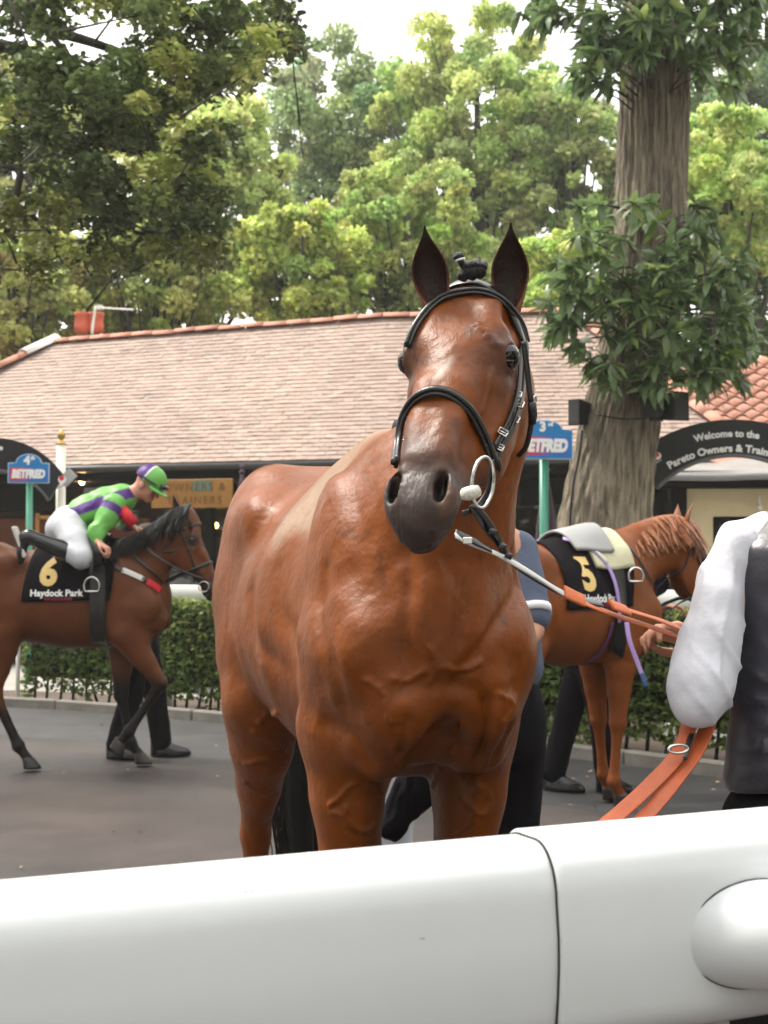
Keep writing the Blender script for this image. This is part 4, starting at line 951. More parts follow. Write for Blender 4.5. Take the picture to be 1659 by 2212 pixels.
# ------------------------------------------------------------------ hedge
r = np.random.default_rng(4); hp = KC[(KC[:, 0] > -3.95)]; hp = resample(hp, .05); n = 60000
k = r.integers(0, len(hp)-1, n); Tt = np.gradient(hp, axis=0); Tt /= np.linalg.norm(Tt, axis=1)[:, None]; Nn = np.c_[-Tt[:, 1], Tt[:, 0]]
face = r.random(n); zt = 1.10
u = np.where(face < .62, .16+.09*r.random(n)**1.5, np.where(face < .9, .18+.5*r.random(n), .55+.15*r.random(n))); z = np.where(face < .62, .07+(zt-.07)*r.random(n)**.9, np.where(face < .9, zt-.07*r.random(n)**1.5, .1+r.random(n)))
px_ = hp[k]+Nn[k]*u[:, None]; wob = vnoise(np.c_[px_, z], 3.2, 2); P = np.c_[px_-Nn[k]*(.09*(wob-.5))[:, None], z+.05*(wob-.5)*(face >= .62)]
keep = ~((P[:, 2] < .15) & (vnoise(P, 4.5, 6) > .40)) ; P = P[keep]; V, Fc = leaf_quads(P, .058, r, fold=True, upb=.35, aspect=.72)
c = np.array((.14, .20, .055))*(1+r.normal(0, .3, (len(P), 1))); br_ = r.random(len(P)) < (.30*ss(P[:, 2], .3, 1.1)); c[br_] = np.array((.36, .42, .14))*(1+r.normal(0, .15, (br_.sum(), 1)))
hedge = empty('hedge', (0, 12, 0), 'clipped green hedge running behind the horses along the kerb', 'hedge'); o = add('leaves', V, Fc, M_leaf, hedge, False, cols=np.repeat(np.clip(c, .01, .4), 6, 0)); o['kind'] = 'stuff'
mb = MB()
for i in range(0, len(hp)-2, 3):
    b = hp[i]+Nn[i]*(.34+.1*r.random()); e = np.array([*(b+r.normal(0, .08, 2)), 1.0]); mb.tube([(b[0], b[1], 0), ((b[0]+e[0])/2+r.normal(0, .03), (b[1]+e[1])/2, .4), e], [.016, .012, .006], 5)
mb.obj('stems', M_bark_d, hedge, True)['kind'] = 'stuff'
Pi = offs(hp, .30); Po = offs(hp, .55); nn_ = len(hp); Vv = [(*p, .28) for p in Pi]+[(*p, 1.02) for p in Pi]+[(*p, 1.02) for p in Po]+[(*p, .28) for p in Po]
add('dark_core', Vv, [(i+a*nn_, i+1+a*nn_, i+1+((a+1) % 4)*nn_, i+((a+1) % 4)*nn_) for i in range(nn_-1) for a in range(4)], mat('core_dark', (.020, .026, .010), .95, var=.6, vscale=30, bump=1, bscale=60, bdist=.05), hedge)  # dark core box standing in for the shaded inside of the hedge
# white running rail behind the hedge
wr = empty('running_rail', (*(hp[40]+Nn[40]*.9), 0), 'white running rail just behind the top of the hedge', 'rail'); q = offs(resample(KC, .4), .85); q = q[(q[:, 0] > -3.3)]
Vv, Ff = ribbon_geo(np.c_[q, np.full(len(q), 1.165)], np.tile([0, -1, 0.], (len(q), 1)), .15, .05); add('rail_bar', Vv, Ff, M_white, wr)
for i in range(2, len(q), 6): mb = MB(); mb.tube([(*q[i], 0), (*q[i], 1.1)], .035, 12); mb.obj('post', M_white, wr, True)
mb = MB(); c = gnd(38, 1518); mb.tube([c, c+(0, 0, .78)], .022, 12); mb.lathe(c+(0, 0, .78), [(.026, 0), (.026, .02), (.012, .03)], 12); mb.thing('short_post', M_white, 'short thin white post at the left end of the hedge', 'post', smooth=True)
# ------------------------------------------------------------------ pavilion with the long tiled roof
def rmat(name, cols, rough=.8):
    """tiles: each piece takes its own tone"""
    m = mat(name, cols[0], rough, bump=.5, bscale=50, bdist=.01); nt = m.node_tree; N, L = nt.nodes, nt.links; b = N['Principled BSDF']
    oi = N.new('ShaderNodeObjectInfo'); at_ = N.new('ShaderNodeAttribute'); at_.attribute_name = 'rnd'; ad = N.new('ShaderNodeMath'); ad.operation = 'ADD'; fr_ = N.new('ShaderNodeMath'); fr_.operation = 'FRACT'
    L.new(oi.outputs['Random'], ad.inputs[0]); L.new(at_.outputs['Fac'], ad.inputs[1]); L.new(ad.outputs[0], fr_.inputs[0])
    rp = N.new('ShaderNodeValToRGB'); rp.color_ramp.interpolation = 'LINEAR'; e = rp.color_ramp.elements; e[0].color = (*cols[0], 1); e[1].color = (*cols[-1], 1)
    for i, c in enumerate(cols[1:-1]): q = e.new((i+1)/(len(cols)-1)); q.color = (*c, 1)
    L.new(fr_.outputs[0], rp.inputs[0])
    tc = N.new('ShaderNodeTexCoord'); ge = N.new('ShaderNodeNewGeometry'); nz = N.new('ShaderNodeTexNoise'); nz.inputs['Scale'].default_value = .55; nz.inputs['Detail'].default_value = 5; L.new(ge.outputs['Position'], nz.inputs['Vector'])
    mr = N.new('ShaderNodeMapRange'); mr.inputs[1].default_value = .3; mr.inputs[2].default_value = .7; mr.inputs[3].default_value = .84; mr.inputs[4].default_value = 1.12; L.new(nz.outputs['Fac'], mr.inputs[0])
    n2 = N.new('ShaderNodeTexNoise'); n2.inputs['Scale'].default_value = 7; n2.inputs['Detail'].default_value = 3; L.new(ge.outputs['Position'], n2.inputs['Vector'])
    m2 = N.new('ShaderNodeMapRange'); m2.inputs[1].default_value = .64; m2.inputs[2].default_value = .72; m2.inputs[3].default_value = 0; m2.inputs[4].default_value = .75; L.new(n2.outputs['Fac'], m2.inputs[0])
    vm = N.new('ShaderNodeVectorMath'); vm.operation = 'MULTIPLY'; L.new(rp.outputs[0], vm.inputs[0]); L.new(mr.outputs[0], vm.inputs[1])
    mx = N.new('ShaderNodeMix'); mx.data_type = 'RGBA'; mx.inputs[7].default_value = (.11, .10, .055, 1); L.new(m2.outputs[0], mx.inputs[0]); L.new(vm.outputs[0], mx.inputs[6]); L.new(mx.outputs[2], b.inputs['Base Color'])
    return m
M_tile = rmat('clay_tile', [(.26, .185, .15), (.31, .225, .185), (.28, .20, .165), (.34, .25, .205), (.24, .18, .15)])
M_ridge = rmat('ridge_tile_clay', [(.42, .18, .12), (.48, .22, .15), (.40, .19, .14)])
M_pan = rmat('pantile_clay', [(.38, .17, .115), (.45, .225, .16), (.40, .20, .14), (.47, .25, .19)])
M_blk = mat('black_timber', (.006, .005, .005), .8, spec=.1, bump=.3, bscale=40)
M_brown = mat('brown_panelling', (.055, .015, .005), .6, spec=.2, var=.4, vscale=6)
M_gold = mat('gold_board', (.28, .13, .022), .55, var=.15, vscale=3)
M_lead = mat('lead_flashing', (.68, .66, .62), .5, var=.15, vscale=6)
M_cream = mat('cream_render', (.56, .47, .29), .85, var=.08, vscale=3, bump=.2, bscale=80)
def glassmat():
    m = bpy.data.materials.new('window_glass'); m.use_nodes = True; N, L = m.node_tree.nodes, m.node_tree.links; N.clear()
    o = N.new('ShaderNodeOutputMaterial'); t = N.new('ShaderNodeBsdfTransparent'); g_ = N.new('ShaderNodeBsdfGlossy'); g_.inputs['Roughness'].default_value = .02; f_ = N.new('ShaderNodeFresnel'); f_.inputs[0].default_value = 1.5; x = N.new('ShaderNodeMixShader')
    t.inputs[0].default_value = (.75, .78, .76, 1); L.new(f_.outputs[0], x.inputs[0]); L.new(t.outputs[0], x.inputs[1]); L.new(g_.outputs[0], x.inputs[2]); L.new(x.outputs[0], o.inputs[0]); return m
M_glass = glassmat()
pav = empty('pavilion', (-2, 20, 0), 'long low pavilion with a pinkish brown tiled roof and dark glazed front', 'building')
E1, R1 = np.array([.1, 19.1, 2.9]), np.array([0, 22.3, 5.4]); dEA = unit((-1, .27, 0)); dRA = unit((-1, .425, 0)); dEB = np.array([4.8, -.8, 0]); dEB /= 4.87; dRB = np.array([2.94, -.5, 0]); dRB /= 2.98; dEB = unit(dEB); dRB = unit(dRB)
def Sf(u, t, sec):
    dE, dR_ = (dEA, dRA) if sec == 'A' else (dEB, dRB)
    u = np.asarray(u)[..., None]; t = np.asarray(t)[..., None]; sag = -.05*np.sin(np.pi*t)*np.ones_like(u)
    return (E1+dE*u)*(1-t)+(R1+dR_*u)*t+np.concatenate([sag*0, sag*0, sag], -1)
NR = 35; TW = .172; tiles = []; r = np.random.default_rng(31)
for sec, uE, uR in (('A', 9.95, 6.4), ('B', 4.87, 2.98)):
    for i in range(NR):
        t0 = i/NR; um = uE*(1-t0)+uR*t0; nu = int(um/TW)
        for j in range(nu+1):
            u0 = j*TW+(TW/2 if i % 2 else 0)-(TW/2 if j == 0 and i % 2 else 0); u1 = min((j+1)*TW+(TW/2 if i % 2 else 0), um)
            if u1-u0 < .03: continue
            tiles.append((sec, i, u0+.0025 if u0 > .01 else -.012, u1-.0025))
def tile_V(sec, i, u0, u1, r):
    t0 = i/NR; t1 = min((i+1.25)/NR, 1.0); P = Sf(np.array([u0, u1, u1, u0]), np.array([t0, t0, t1, t1]), sec)
    n = unit(np.cross(P[1]-P[0], P[3]-P[0])); n = n if n[2] > 0 else -n; j = r.normal(0, .0028); k = r.normal(0, .0035)
    lo = P+n*np.array([.014+j, .014+k, .001, .001])[:, None]; lo[:2] += (P[0]-P[3])/np.linalg.norm(P[0]-P[3])*r.normal(0, .003); up = lo+n*.012
    return np.vstack([lo, up])
TFC = np.array([(0, 3, 2, 1), (4, 5, 6, 7), (0, 1, 5, 4), (1, 2, 6, 5), (2, 3, 7, 6), (3, 0, 4, 7)])
score = []
for q, (sec, i, u0, u1) in enumerate(tiles):
    c = Sf((u0+u1)/2, (i+.5)/NR, sec); pxx = 829.5+c[0]/c[1]*F; vis = (20 < pxx < 560 and i > 1) or (1150 < pxx < 1230)
    score.append(((0 if vis else 10)+i*.1, q))
own = {q for _, q in sorted(score)[:280]}; SV = []; SF = []; SR = []
for q, tl in enumerate(tiles):
    V = tile_V(*tl, r)
    if q in own:
        c = V.mean(0); me = np_mesh('tile', V-c, TFC if tl[0] == 'B' else TFC[:, ::-1], False); me.materials.append(M_tile); put(me, 'tile', Matrix.Translation(c), pav)
    else: SF.append((TFC if tl[0] == 'B' else TFC[:, ::-1])+len(SV)*8); SV.append(V); SR += [r.random()]*8
o = add('roof_tiles', np.vstack(SV), np.vstack(SF), M_tile, pav, False); o['kind'] = 'stuff'; a = o.data.attributes.new('rnd', 'FLOAT', 'POINT'); a.data.foreach_set('value', np.array(SR, np.float32))
dk = MB()
for sec, uE, uR in (('A', 9.95, 6.4), ('B', 4.87, 2.98)):
    P = [Sf(0, 0, sec), Sf(uE, 0, sec), Sf(uR, 1, sec), Sf(0, 1, sec)]; dk.raw([p+(0, .03, -.05) for p in P], [(0, 1, 2, 3)])
cA, rA, cB, rB = Sf(9.95, 0, 'A'), Sf(6.4, 1, 'A'), Sf(4.87, 0, 'B'), Sf(2.98, 1, 'B')
backA = cA+(2.2, 6.5, 0); backB = cB+(1.6, 6.6, 0); dk.raw([cA, backA, rA], [(0, 1, 2)]); dk.raw([cB, backB, rB], [(0, 2, 1)]); dk.raw([backA, backB, rB, R1, rA], [(0, 1, 2, 3, 4)])
dk.obj('roof_deck', mat('roof_deck', (.30, .20, .16), .9), pav)
def half_round(p, q, rad, name, m, th=.02):
    T_ = unit(q-p); s_ = unit(np.cross(T_, (0, 0, 1))); u_ = np.cross(s_, T_); V = []; n = 8
    for c in (p, q):
        for R_ in (rad, rad-th):
            for k in range(n+1): a = math.pi*k/n; V.append(c+s_*R_*math.cos(a)*1.15+u_*(R_*math.sin(a)*.75-.02))
    k = n+1; Fc = [(j, j+1, 2*k+j+1, 2*k+j) for j in range(n)]+[(k+j, 3*k+j, 3*k+j+1, k+j+1) for j in range(n)]+[(j, k+j, k+j+1, j+1) for j in range(n)]+[(2*k+j, 2*k+j+1, 3*k+j+1, 3*k+j) for j in range(n)]
    return add(name, V, Fc, m, pav, True)
for a_, b_, st in ((R1, rA, .42), (R1, rB, .42), (rA, cA, .36), (rB, cB, .36)):
    L = np.linalg.norm(b_-a_); n = int(L/st); 
    for i in range(n):
        p = a_+(b_-a_)*(i/n); q = a_+(b_-a_)*((i+.97)/n); dz = r.normal(0, .006); half_round(p+(0, 0, .03+dz), q+(0, 0, .03+dz*.5), .105+.004*(i % 2), 'ridge_tile', M_ridge)
for c, d in ((rA, unit(cA-rA)), (rB, unit(cB-rB))):
    half_round(c-d*.10+(0, 0, .05), c+d*.62+(0, 0, .05), .15, 'hip_cap', M_lead)
# eaves, fascia, glazed front
def line_box(p, q, h, d, name, m, par=None, dz=0, dn=0):
    p = np.array(p, float); q = np.array(q, float); L = np.linalg.norm(q-p); an = math.atan2(*(q-p)[:2][::-1]); c = (p+q)/2+np.array([math.sin(an)*-dn, math.cos(an)*dn, dz]); mb = MB(); mb.box(c, (L, d, h), rotz(an)); return mb.obj(name, m, par or pav)
line_box(cA, E1, .16, .03, 'fascia', M_blk, dz=-.12, dn=.06); line_box(E1, cB, .16, .03, 'fascia', M_blk, dz=-.12, dn=.06)
line_box(cA, E1, .03, .8, 'soffit', M_blk, dz=-.21, dn=.46); line_box(E1, cB, .03, .8, 'soffit', M_blk, dz=-.21, dn=.46)
for a_, b_ in ((cA, E1), (E1, cB)):
    gq = [a_+(0, -.06, -.055), b_+(0, -.06, -.055)]; V, Fc = tube_geo(np.array([gq[0], (gq[0]+gq[1])/2, gq[1]]), .055, 8); add('gutter', V, Fc, mat('gutter_plastic', (.03, .028, .028), .4), pav)
facA = [cA+(.3, .9, 0), E1+(0, .9, 0)]; facB = [E1+(0, .9, 0), cB+(-.3, .9, 0)]
for k, (a_, b_) in enumerate((facA, facB)):
    a0 = np.array([a_[0], a_[1], 0]); b0 = np.array([b_[0], b_[1], 0]); L = np.linalg.norm(b0-a0); nb_ = int(L/1.35)
    line_box(a0, b0, .36, .12, 'lintel', M_blk, dz=2.48); line_box(a0, b0, .10, .10, 'transom', M_blk, dz=1.92); line_box(a0, b0, .32, .10, 'plinth', M_brown, dz=.16)
    for i in range(nb_+1):
        c = a0+(b0-a0)*(i/nb_); mb = MB(); mb.box(c+(0, -.02, 1.16), (.12, .14, 2.3), rotz(math.atan2(*(b0-a0)[:2][::-1]))); mb.obj('post', M_blk, pav)
        if i < nb_:
            d = a0+(b0-a0)*((i+1)/nb_); e = unit(d-c); p_, q_ = c+e*.065, d-e*.065
            line_box(p_, q_, 1.53, .012, 'window_pane', M_glass, dz=1.095, dn=.02); line_box(p_, q_, .32, .012, 'window_pane', M_glass, dz=2.135, dn=.02)
    line_box(a0+(0, 3.6, 0), b0+(0, 3.6, 0), 2.6, .1, 'inner_wall', M_brown, dz=1.3); 
mb = MB(); mb.raw([cA+(0, .4, -2.88), E1+(0, .4, -2.88), cB+(0, .4, -2.88), cB+(0, 5, -2.88), cA+(0, 6, -2.88)], [(0, 1, 2, 3, 4)]); mb.obj('inner_floor', M_brown, pav)
mb = MB(); mb.raw([cA+(0, .4, -.24), E1+(0, .4, -.24), cB+(0, .4, -.24), cB+(0, 5, -.24), cA+(0, 6, -.24)], [(4, 3, 2, 1, 0)]); mb.obj('inner_ceiling', M_blk, pav)
for px_, w_ in ((30, 1.1), (92, .5), (250, 1.0), (1180, .8)):
    c = at(px_, 1130, 20.9); mb = MB(); mb.box((c[0], c[1], 1.1), (w_, .25, 2.1), rotz(-.25)); mb.obj('timber_panel', M_brown, pav)
c = at(205, 1085, 20.3); mb = MB(); mb.box(c, (.34, .02, .42), rotz(-.25)); mb.obj('notice', mat('grey_notice', (.10, .09, .10), .6), pav)
c = at(118, 1150, 20.35); mb = MB()
for dx, dz, w_, h_ in ((0, .22, .5, .05), (0, -.3, .5, .05), (-.25, 0, .05, .55), (.25, 0, .05, .55)): mb.box(c+(dx, 0, dz), (w_, .03, h_))
mb.obj('door_frame', M_gold, pav)
# gold name board under the eaves
def text_mesh(s, size, ext=.004, bold=0.0, space=1.0, xs=1.0):
    cu = bpy.data.curves.new('lettering', 'FONT'); cu.body = s; cu.size = size; cu.align_x = 'CENTER'; cu.align_y = 'CENTER'; cu.extrude = ext; cu.offset = bold; cu.space_character = space; cu.resolution_u = 3
    o = bpy.data.objects.new('lettering', cu); me = bpy.data.meshes.new_from_object(o); V = np.empty(len(me.vertices)*3, np.float32); me.vertices.foreach_get('co', V); V = V.reshape(-1, 3).astype(float); V[:, 0] *= xs
    Fc = [tuple(p.vertices) for p in me.polygons]; bpy.data.objects.remove(o); bpy.data.curves.remove(cu); bpy.data.meshes.remove(me); return V, Fc
def text_on(s, c, size, yaw, m, parent, name='lettering', bold=.0, tilt=0, xs=1.0, ext=.004, shear=0, space=1.0):
    V, Fc = text_mesh(s, size, ext, bold, space, xs); V[:, 0] += V[:, 1]*shear; Q = np.c_[V[:, 0], -V[:, 2], V[:, 1]]; ct, st_ = math.cos(tilt), math.sin(tilt); Q = np.c_[Q[:, 0]*ct-Q[:, 2]*st_, Q[:, 1], Q[:, 0]*st_+Q[:, 2]*ct]
    return add(name, Q@rotz(yaw).T+np.array(c), Fc, m, parent, False)
gy = math.atan2(*(E1-cA)[:2][::-1]); c0_ = at(415, 1066, 19.7); mb = MB(); mb.box(c0_, (1.22, .04, .40), rotz(gy), .005)
gb = empty('name_board', c0_-(0, 0, .2), 'gold name board with faded lettering under the pavilion eaves', 'sign'); mb.obj('board', M_gold, gb)
M_dgold = mat('worn_gold_letters', (.17, .07, .011), .6); M_teal = mat('teal_patch', (.09, .17, .13), .6)
gR = rotz(gy)
text_on('OWNERS &', c0_+gR@np.array((.04, -.026, .085)), .155, gy, M_dgold, gb, space=1.25); text_on('TRAINERS', c0_+gR@np.array((.04, -.026, -.10)), .155, gy, M_dgold, gb, space=1.25)
mb = MB(); mb.box(c0_+gR@np.array((.16, -.020, .10)), (.28, .006, .15), rotz(gy)); mb.obj('repair_patch', M_teal, gb)
M_bulb = mat('warm_bulb', (1, .7, .2), .4, emit=((1, .62, .12), 9)); M_bulb2 = mat('warm_spot', (1, .85, .5), .4, emit=((1, .8, .4), 10))
for px_, py_, Y_, rd_, mm, lb in ((465, 1135, 21.5, .048, M_bulb, 'glowing yellow bulb hanging inside the pavilion beside the horse head'), (177, 1042, 20.6, .035, M_bulb2, 'small bright ceiling lamp inside the pavilion at the white post')):
    c = at(px_, py_, Y_); root = empty('hanging_lamp', c-(0, 0, rd_), lb, 'lamp'); mb = MB(); mb.lathe(c, [(rd_*math.sin(math.pi*i/10)+1e-4, -rd_*math.cos(math.pi*i/10)) for i in range(11)], 14); mb.obj('bulb', mm, root, True)
    mb = MB(); mb.tube([c+(0, 0, rd_), (c[0], c[1], 2.66)], .006, 6); mb.obj('flex', M_blk, root)
    ld = bpy.data.lights.new('bulb_light', 'POINT'); ld.energy = 14; ld.color = (1, .6, .22); ld.shadow_soft_size = .06; lo = bpy.data.objects.new('bulb_light', ld); COL.objects.link(lo); lo.parent = root; lo.location = (0, -.12, rd_)
# chimney with two red pots, aerial
ch_ = at(190, 706, 25.4); cm = empty('chimney', (ch_[0], ch_[1], 4.9), 'two red clay chimney pots on a low stack at the roof end', 'chimney')
mb = MB(); mb.box((ch_[0], ch_[1], 5.22), (.50, .4, .36)); mb.obj('stack', mat('stack_mortar', (.30, .22, .18), .9, bump=.6, bscale=20), cm)
for px_ in (178, 207):
    c = at(px_, 716, 25.4); mb = MB(); mb.lathe(c, [(.15, -.02), (.142, .1), (.135, .28), (.150, .30), (.150, .335), (.11, .336), (.10, .2)], 20); mb.obj('chimney_pot', mat('red_terracotta', (.50, .105, .055), .75, var=.2, vscale=5), cm, True)
ae = empty('aerial', at(200, 715, 23.9), 'thin pale television aerial beside the chimney pots', 'aerial'); mb = MB(); mb.tube(catmull([at(199, 722, 23.9), at(201, 700, 23.9), at(207, 662, 23.9)], 4), .022, 8); mb.obj('mast', M_lead, ae, True)
mb = MB(); mb.tube([at(205, 664, 23.9), at(250, 667, 23.7), at(289, 669, 23.6)], .013, 6); 
for i in range(7): c = at(222+i*10, 665.5+i*.5, 23.8); mb.tube([c-(0, .12, 0), c+(0, .12, 0)], .006, 5)
mb.box(at(215, 664, 23.9), (.10, .10, .07)); mb.obj('boom', M_lead, ae)

# ------------------------------------------------------------------ lodge with pantiles on the right
lod = empty('lodge', (6, 18, 0), 'cream rendered lodge with a red pantile roof at the right edge', 'building')
hipf = lambda z: rB+(cB-rB)*((5.4-z)/2.5)
prow = 15
for i in range(prow):
    z0 = 2.95+(4.45-2.95)*i/prow; z1 = 2.95+(4.45-2.95)*(i+1.12)/prow; p0_, p1_ = hipf(z0)+(.06, -.02, 0), hipf(z1)+(.06, -.02, 0); dx = unit((4.5, -.45, 0)); n_ = int(4.6/.24)
    for j in range(n_):
        o0 = p0_+dx*(.24*j); 
        if 829.5+o0[0]/o0[1]*F > 1720: break
        V = []; 
        for (pp, lift) in ((p0_, .035), (p1_, .0)):
            for k in range(7):
                s_ = k/6; h_ = .030*math.sin(2*math.pi*(s_-.1))+lift+r.normal(0, .001); V.append(pp+dx*(.24*j+.245*s_)+np.array([0, -.35, 1])*h_)
        V = np.array(V); top = V; bot = V-np.array([0, -.3, 1])*.018; VV = np.vstack([top, bot]); Fc = [(k, k+1, 8+k, 7+k) for k in range(6)]+[(14+k, 21+k, 22+k, 15+k) for k in range(6)]+[(k, 14+k, 15+k, k+1) for k in range(6)]
        c = VV.mean(0); me = np_mesh('pantile', VV-c, Fc, True); me.materials.append(M_pan); put(me, 'pantile', Matrix.Translation(c), lod)
dk = MB(); a_, b_ = hipf(2.95), hipf(4.5); dk.raw([a_+(0, .12, -.03), a_+(5, -.35, -.03), b_+(5, -.35, -.03), b_+(0, .12, -.03)], [(0, 1, 2, 3)]); dk.raw([b_+(0, .1, 0), b_+(5, -.4, 0), b_+(5, 4, -1.5), b_+(0, 4, -1.5)], [(0, 1, 2, 3)]); dk.obj('roof_deck', mat('roof_batten', (.22, .12, .09), .9), lod)
# porch: lead apron, gutter, fascia, cream wall, door
def yq(px, py, Y): return at(px, py, Y)
W0 = 16.9
mb = MB(); mb.raw([yq(1425, 1022, 16.6), yq(1760, 1020, 16.4), yq(1760, 985, 17.6), yq(1500, 988, 17.6), yq(1440, 1000, 17.4)], [(0, 1, 2, 3, 4)]); mb.raw([yq(1425, 1026, 16.6), yq(1760, 1024, 16.4), yq(1760, 989, 17.6), yq(1500, 992, 17.6), yq(1440, 1004, 17.4)], [(4, 3, 2, 1, 0)]); mb.obj('lead_apron', mat('lead_grey', (.22, .20, .19), .6, var=.2, vscale=4), lod)
mb = MB(); mb.raw([yq(1488, 985, 17.3), yq(1760, 1046, 17.0), yq(1760, 1000, 17.6), yq(1500, 975, 17.6)], [(0, 1, 2, 3)]); mb.obj('verge_tiles', M_pan, lod)
V, Fc = tube_geo(catmull([yq(1432, 1030, 16.55), yq(1550, 1031, 16.5), yq(1640, 1028, 16.4), yq(1760, 1026, 16.3)], 4), .045, 10); add('gutter', V, Fc, mat('grey_gutter', (.20, .20, .21), .4), lod)
gt = lambda x, z: np.array([x, W0, z])
zt = yq(1500, 1056, W0)[2]; mb = MB(); xl = yq(1482, 1100, W0)[0]; xd = yq(1541, 1100, W0)[0]; zd = yq(1500, 1117, W0)[2]
mb.box(((xl+xd)/2, W0+.1, zt/2), (xd-xl, .2, zt)); mb.box((xd+2.2, W0+.1, (zt+zd)/2), (4.4, .2, zt-zd)); mb.box((xd+3.2, W0+.1, zd/2-.003), (4.0-1.6, .2, zd-.006)); mb.obj('wall', M_cream, lod)
mb = MB(); mb.box((xl+2.2, W0-.12, zt+.10), (5.2, .3, .2)); mb.obj('fascia', M_blk, lod)
mb = MB(); mb.box((xl-.10, W0+.02, zt/2), (.19, .2, zt)); mb.box((xl-.55, W0+.1, zt-.2), (.6, .1, .4)); mb.obj('corner_post', M_blk, lod)
df = MB(); 
for dx, w_ in ((.03, .07), (.97, .07)): df.box((xd+dx, W0+.05, zd/2), (w_, .12, zd))
df.box((xd+.5, W0+.052, zd-.03), (1.0, .12, .07)); dfo = df.obj('door_frame', M_blk, lod)
mb = MB(); mb.box((xd+.5, W0+.12, zd/2-.03), (.86, .05, zd-.1)); dr = mb.obj('door', mat('dark_brown_door', (.03, .016, .012), .4), lod)
mb = MB(); mb.box((xd+.5, W0+.092, zd*.62), (.55, .01, zd*.5)); mb.obj('pane', M_glass, dr)
mb = MB(); mb.tube([yq(1640, 1070, 16.8), yq(1641, 1090, 16.8)], .012, 6); mb.lathe(yq(1641, 1096, 16.8), [(.01, .05), (.035, 0), (.03, -.03)], 10); mb.obj('wall_light', M_lead, lod, True)

# ------------------------------------------------------------------ arched welcome signs, race signs, posts, parasols
M_sign = mat('black_sign_panel', (.007, .008, .009), .35, spec=.35); M_let = mat('white_lettering', (.85, .85, .83), .5); M_red = mat('red_print', (.62, .02, .02), .5)
def arch(px0, Y, ro, ri, yo, yi, a0, a1, sc, lab, post=True, yaw=0.0):
    """band between two arcs, in photo units round px0, built at depth Y"""
    k = Y/F; c0 = at(px0, 1106, Y); toz = lambda y: at(px0, y, Y)[2]; n = 48; V = []; Fc = []; Rz = rotz(yaw)
    zo, zi = toz(yo+ro), toz(yi+ri); cx = c0[0]
    for i in range(n+1):
        a = a0+(a1-a0)*i/n
        for (rr2, zz) in ((ro*k, zo), (ri*k, zi)):
            for dy in (-.025, .025): V.append(Rz@np.array([rr2*math.sin(a), dy, 0])+np.array([cx, Y, zz+rr2*math.cos(a)]))
    for i in range(n): a = 4*i; Fc += [(a, a+2, a+6, a+4), (a+1, a+5, a+7, a+3), (a, a+4, a+5, a+1), (a+2, a+3, a+7, a+6)]
    Fc += [(0, 1, 3, 2), (4*n, 4*n+2, 4*n+3, 4*n+1)]
    b = np.array(V); root = empty('arched_sign', (cx, Y, b[:, 2].min()), lab, 'sign', 'arched welcome signs over the entrances'); add('panel', V, Fc, M_sign, root, False)
    # rim along the lower edge
    mb = MB(); mb.tube([Rz@np.array([(ri*k-.012)*math.sin(t), 0, 0])+np.array([cx, Y-.01, zi+(ri*k-.012)*math.cos(t)]) for t in np.linspace(a0, a1, 40)], .022, 8); mb.obj('rim', mat('rim_metal', (.09, .09, .095), .35), root, True)
    def bent(s, size, rad, zc, mid, m=M_let, xs=1.0):
        V2, F2 = text_mesh(s, size, .003, .0035*size/.1, 1.02, xs); an = V2[:, 0]/rad+mid; rr2 = rad+V2[:, 1]
        Q = np.c_[rr2*np.sin(an), -.032-V2[:, 2]*.5+0*an, np.zeros(len(an))]@Rz.T+np.c_[np.full(len(an), cx), np.full(len(an), Y), zc+rr2*np.cos(an)]
        return add('lettering', Q, F2, m, root, False)
    return root, bent, k, zo, zi, cx, Rz
root, bent, k, zo, zi, cx, Rz = arch(1585, 13.5, 341, 235, 906, 981, -.80, .80, 1, 'black arched welcome sign with white lettering right of the big trunk')
bent('Welcome to the', .092, 310*k, zo, -.050); bent('Pareto Owners & Trainers Pavilion', .098, 279*k, zo-.004, .062, xs=1.04)
def logo(root, Q, s_, Rz=np.eye(3)):
    mb = MB(); mb.tube([Q+(0, -.002, 0), Q+(0, -.008, 0)], [s_, s_], 20); mb.obj('emblem', M_let, root); mb = MB(); mb.tube([Q+(-.1*s_, -.008, s_*.35), Q+(-.1*s_, -.012, s_*.35)], [s_*.62, s_*.62], 14); mb.obj('emblem_top', M_red, root)
    mb = MB(); mb.box(Q+(.1*s_, -.006, -s_*1.55), (s_*2.2, .004, s_*.35), np.array([[.86, 0, -.5], [0, 1, 0], [.5, 0, .86]])); mb.obj('emblem_line', mat('grey_print', (.35, .35, .36), .5), root)
logo(root, at(1420, 985, 13.46), .036)
for sx in (1,): mb = MB(); c = np.array([cx+235*k*.98, 13.5, 0]); mb.tube([c, (c[0], c[1], 2.1)], .05, 14); mb.obj('post', M_white, root, True)
mb = MB(); c = np.array([cx-262*k, 13.6, 0]); mb.tube([c, (c[0], c[1], 1.9)], .05, 14); mb.obj('post', M_sign, root, True)
root, bent, k, zo, zi, cx, Rz = arch(-17, 17.6, 186, 150, 945, 1013, -1.0, .98, 1, 'black arched welcome sign cut off by the left edge, behind the small race sign')
V2 = None
bent('Welcome to the', .092*1.0, 165*k, zo, -.19); bent('Pareto Owners & Trainers Pa', .092, 142*k, zo, -.62)
logo(root, at(137*.98, 1036, 17.5), .05)
mb = MB(); mb.box(at(146, 1032, 17.75), (.14, .05, .20), np.array([[.7, 0, .7], [0, 1, 0], [-.7, 0, .7]])); mb.obj('bracket', mat('grey_bracket', (.42, .42, .42), .5), root)
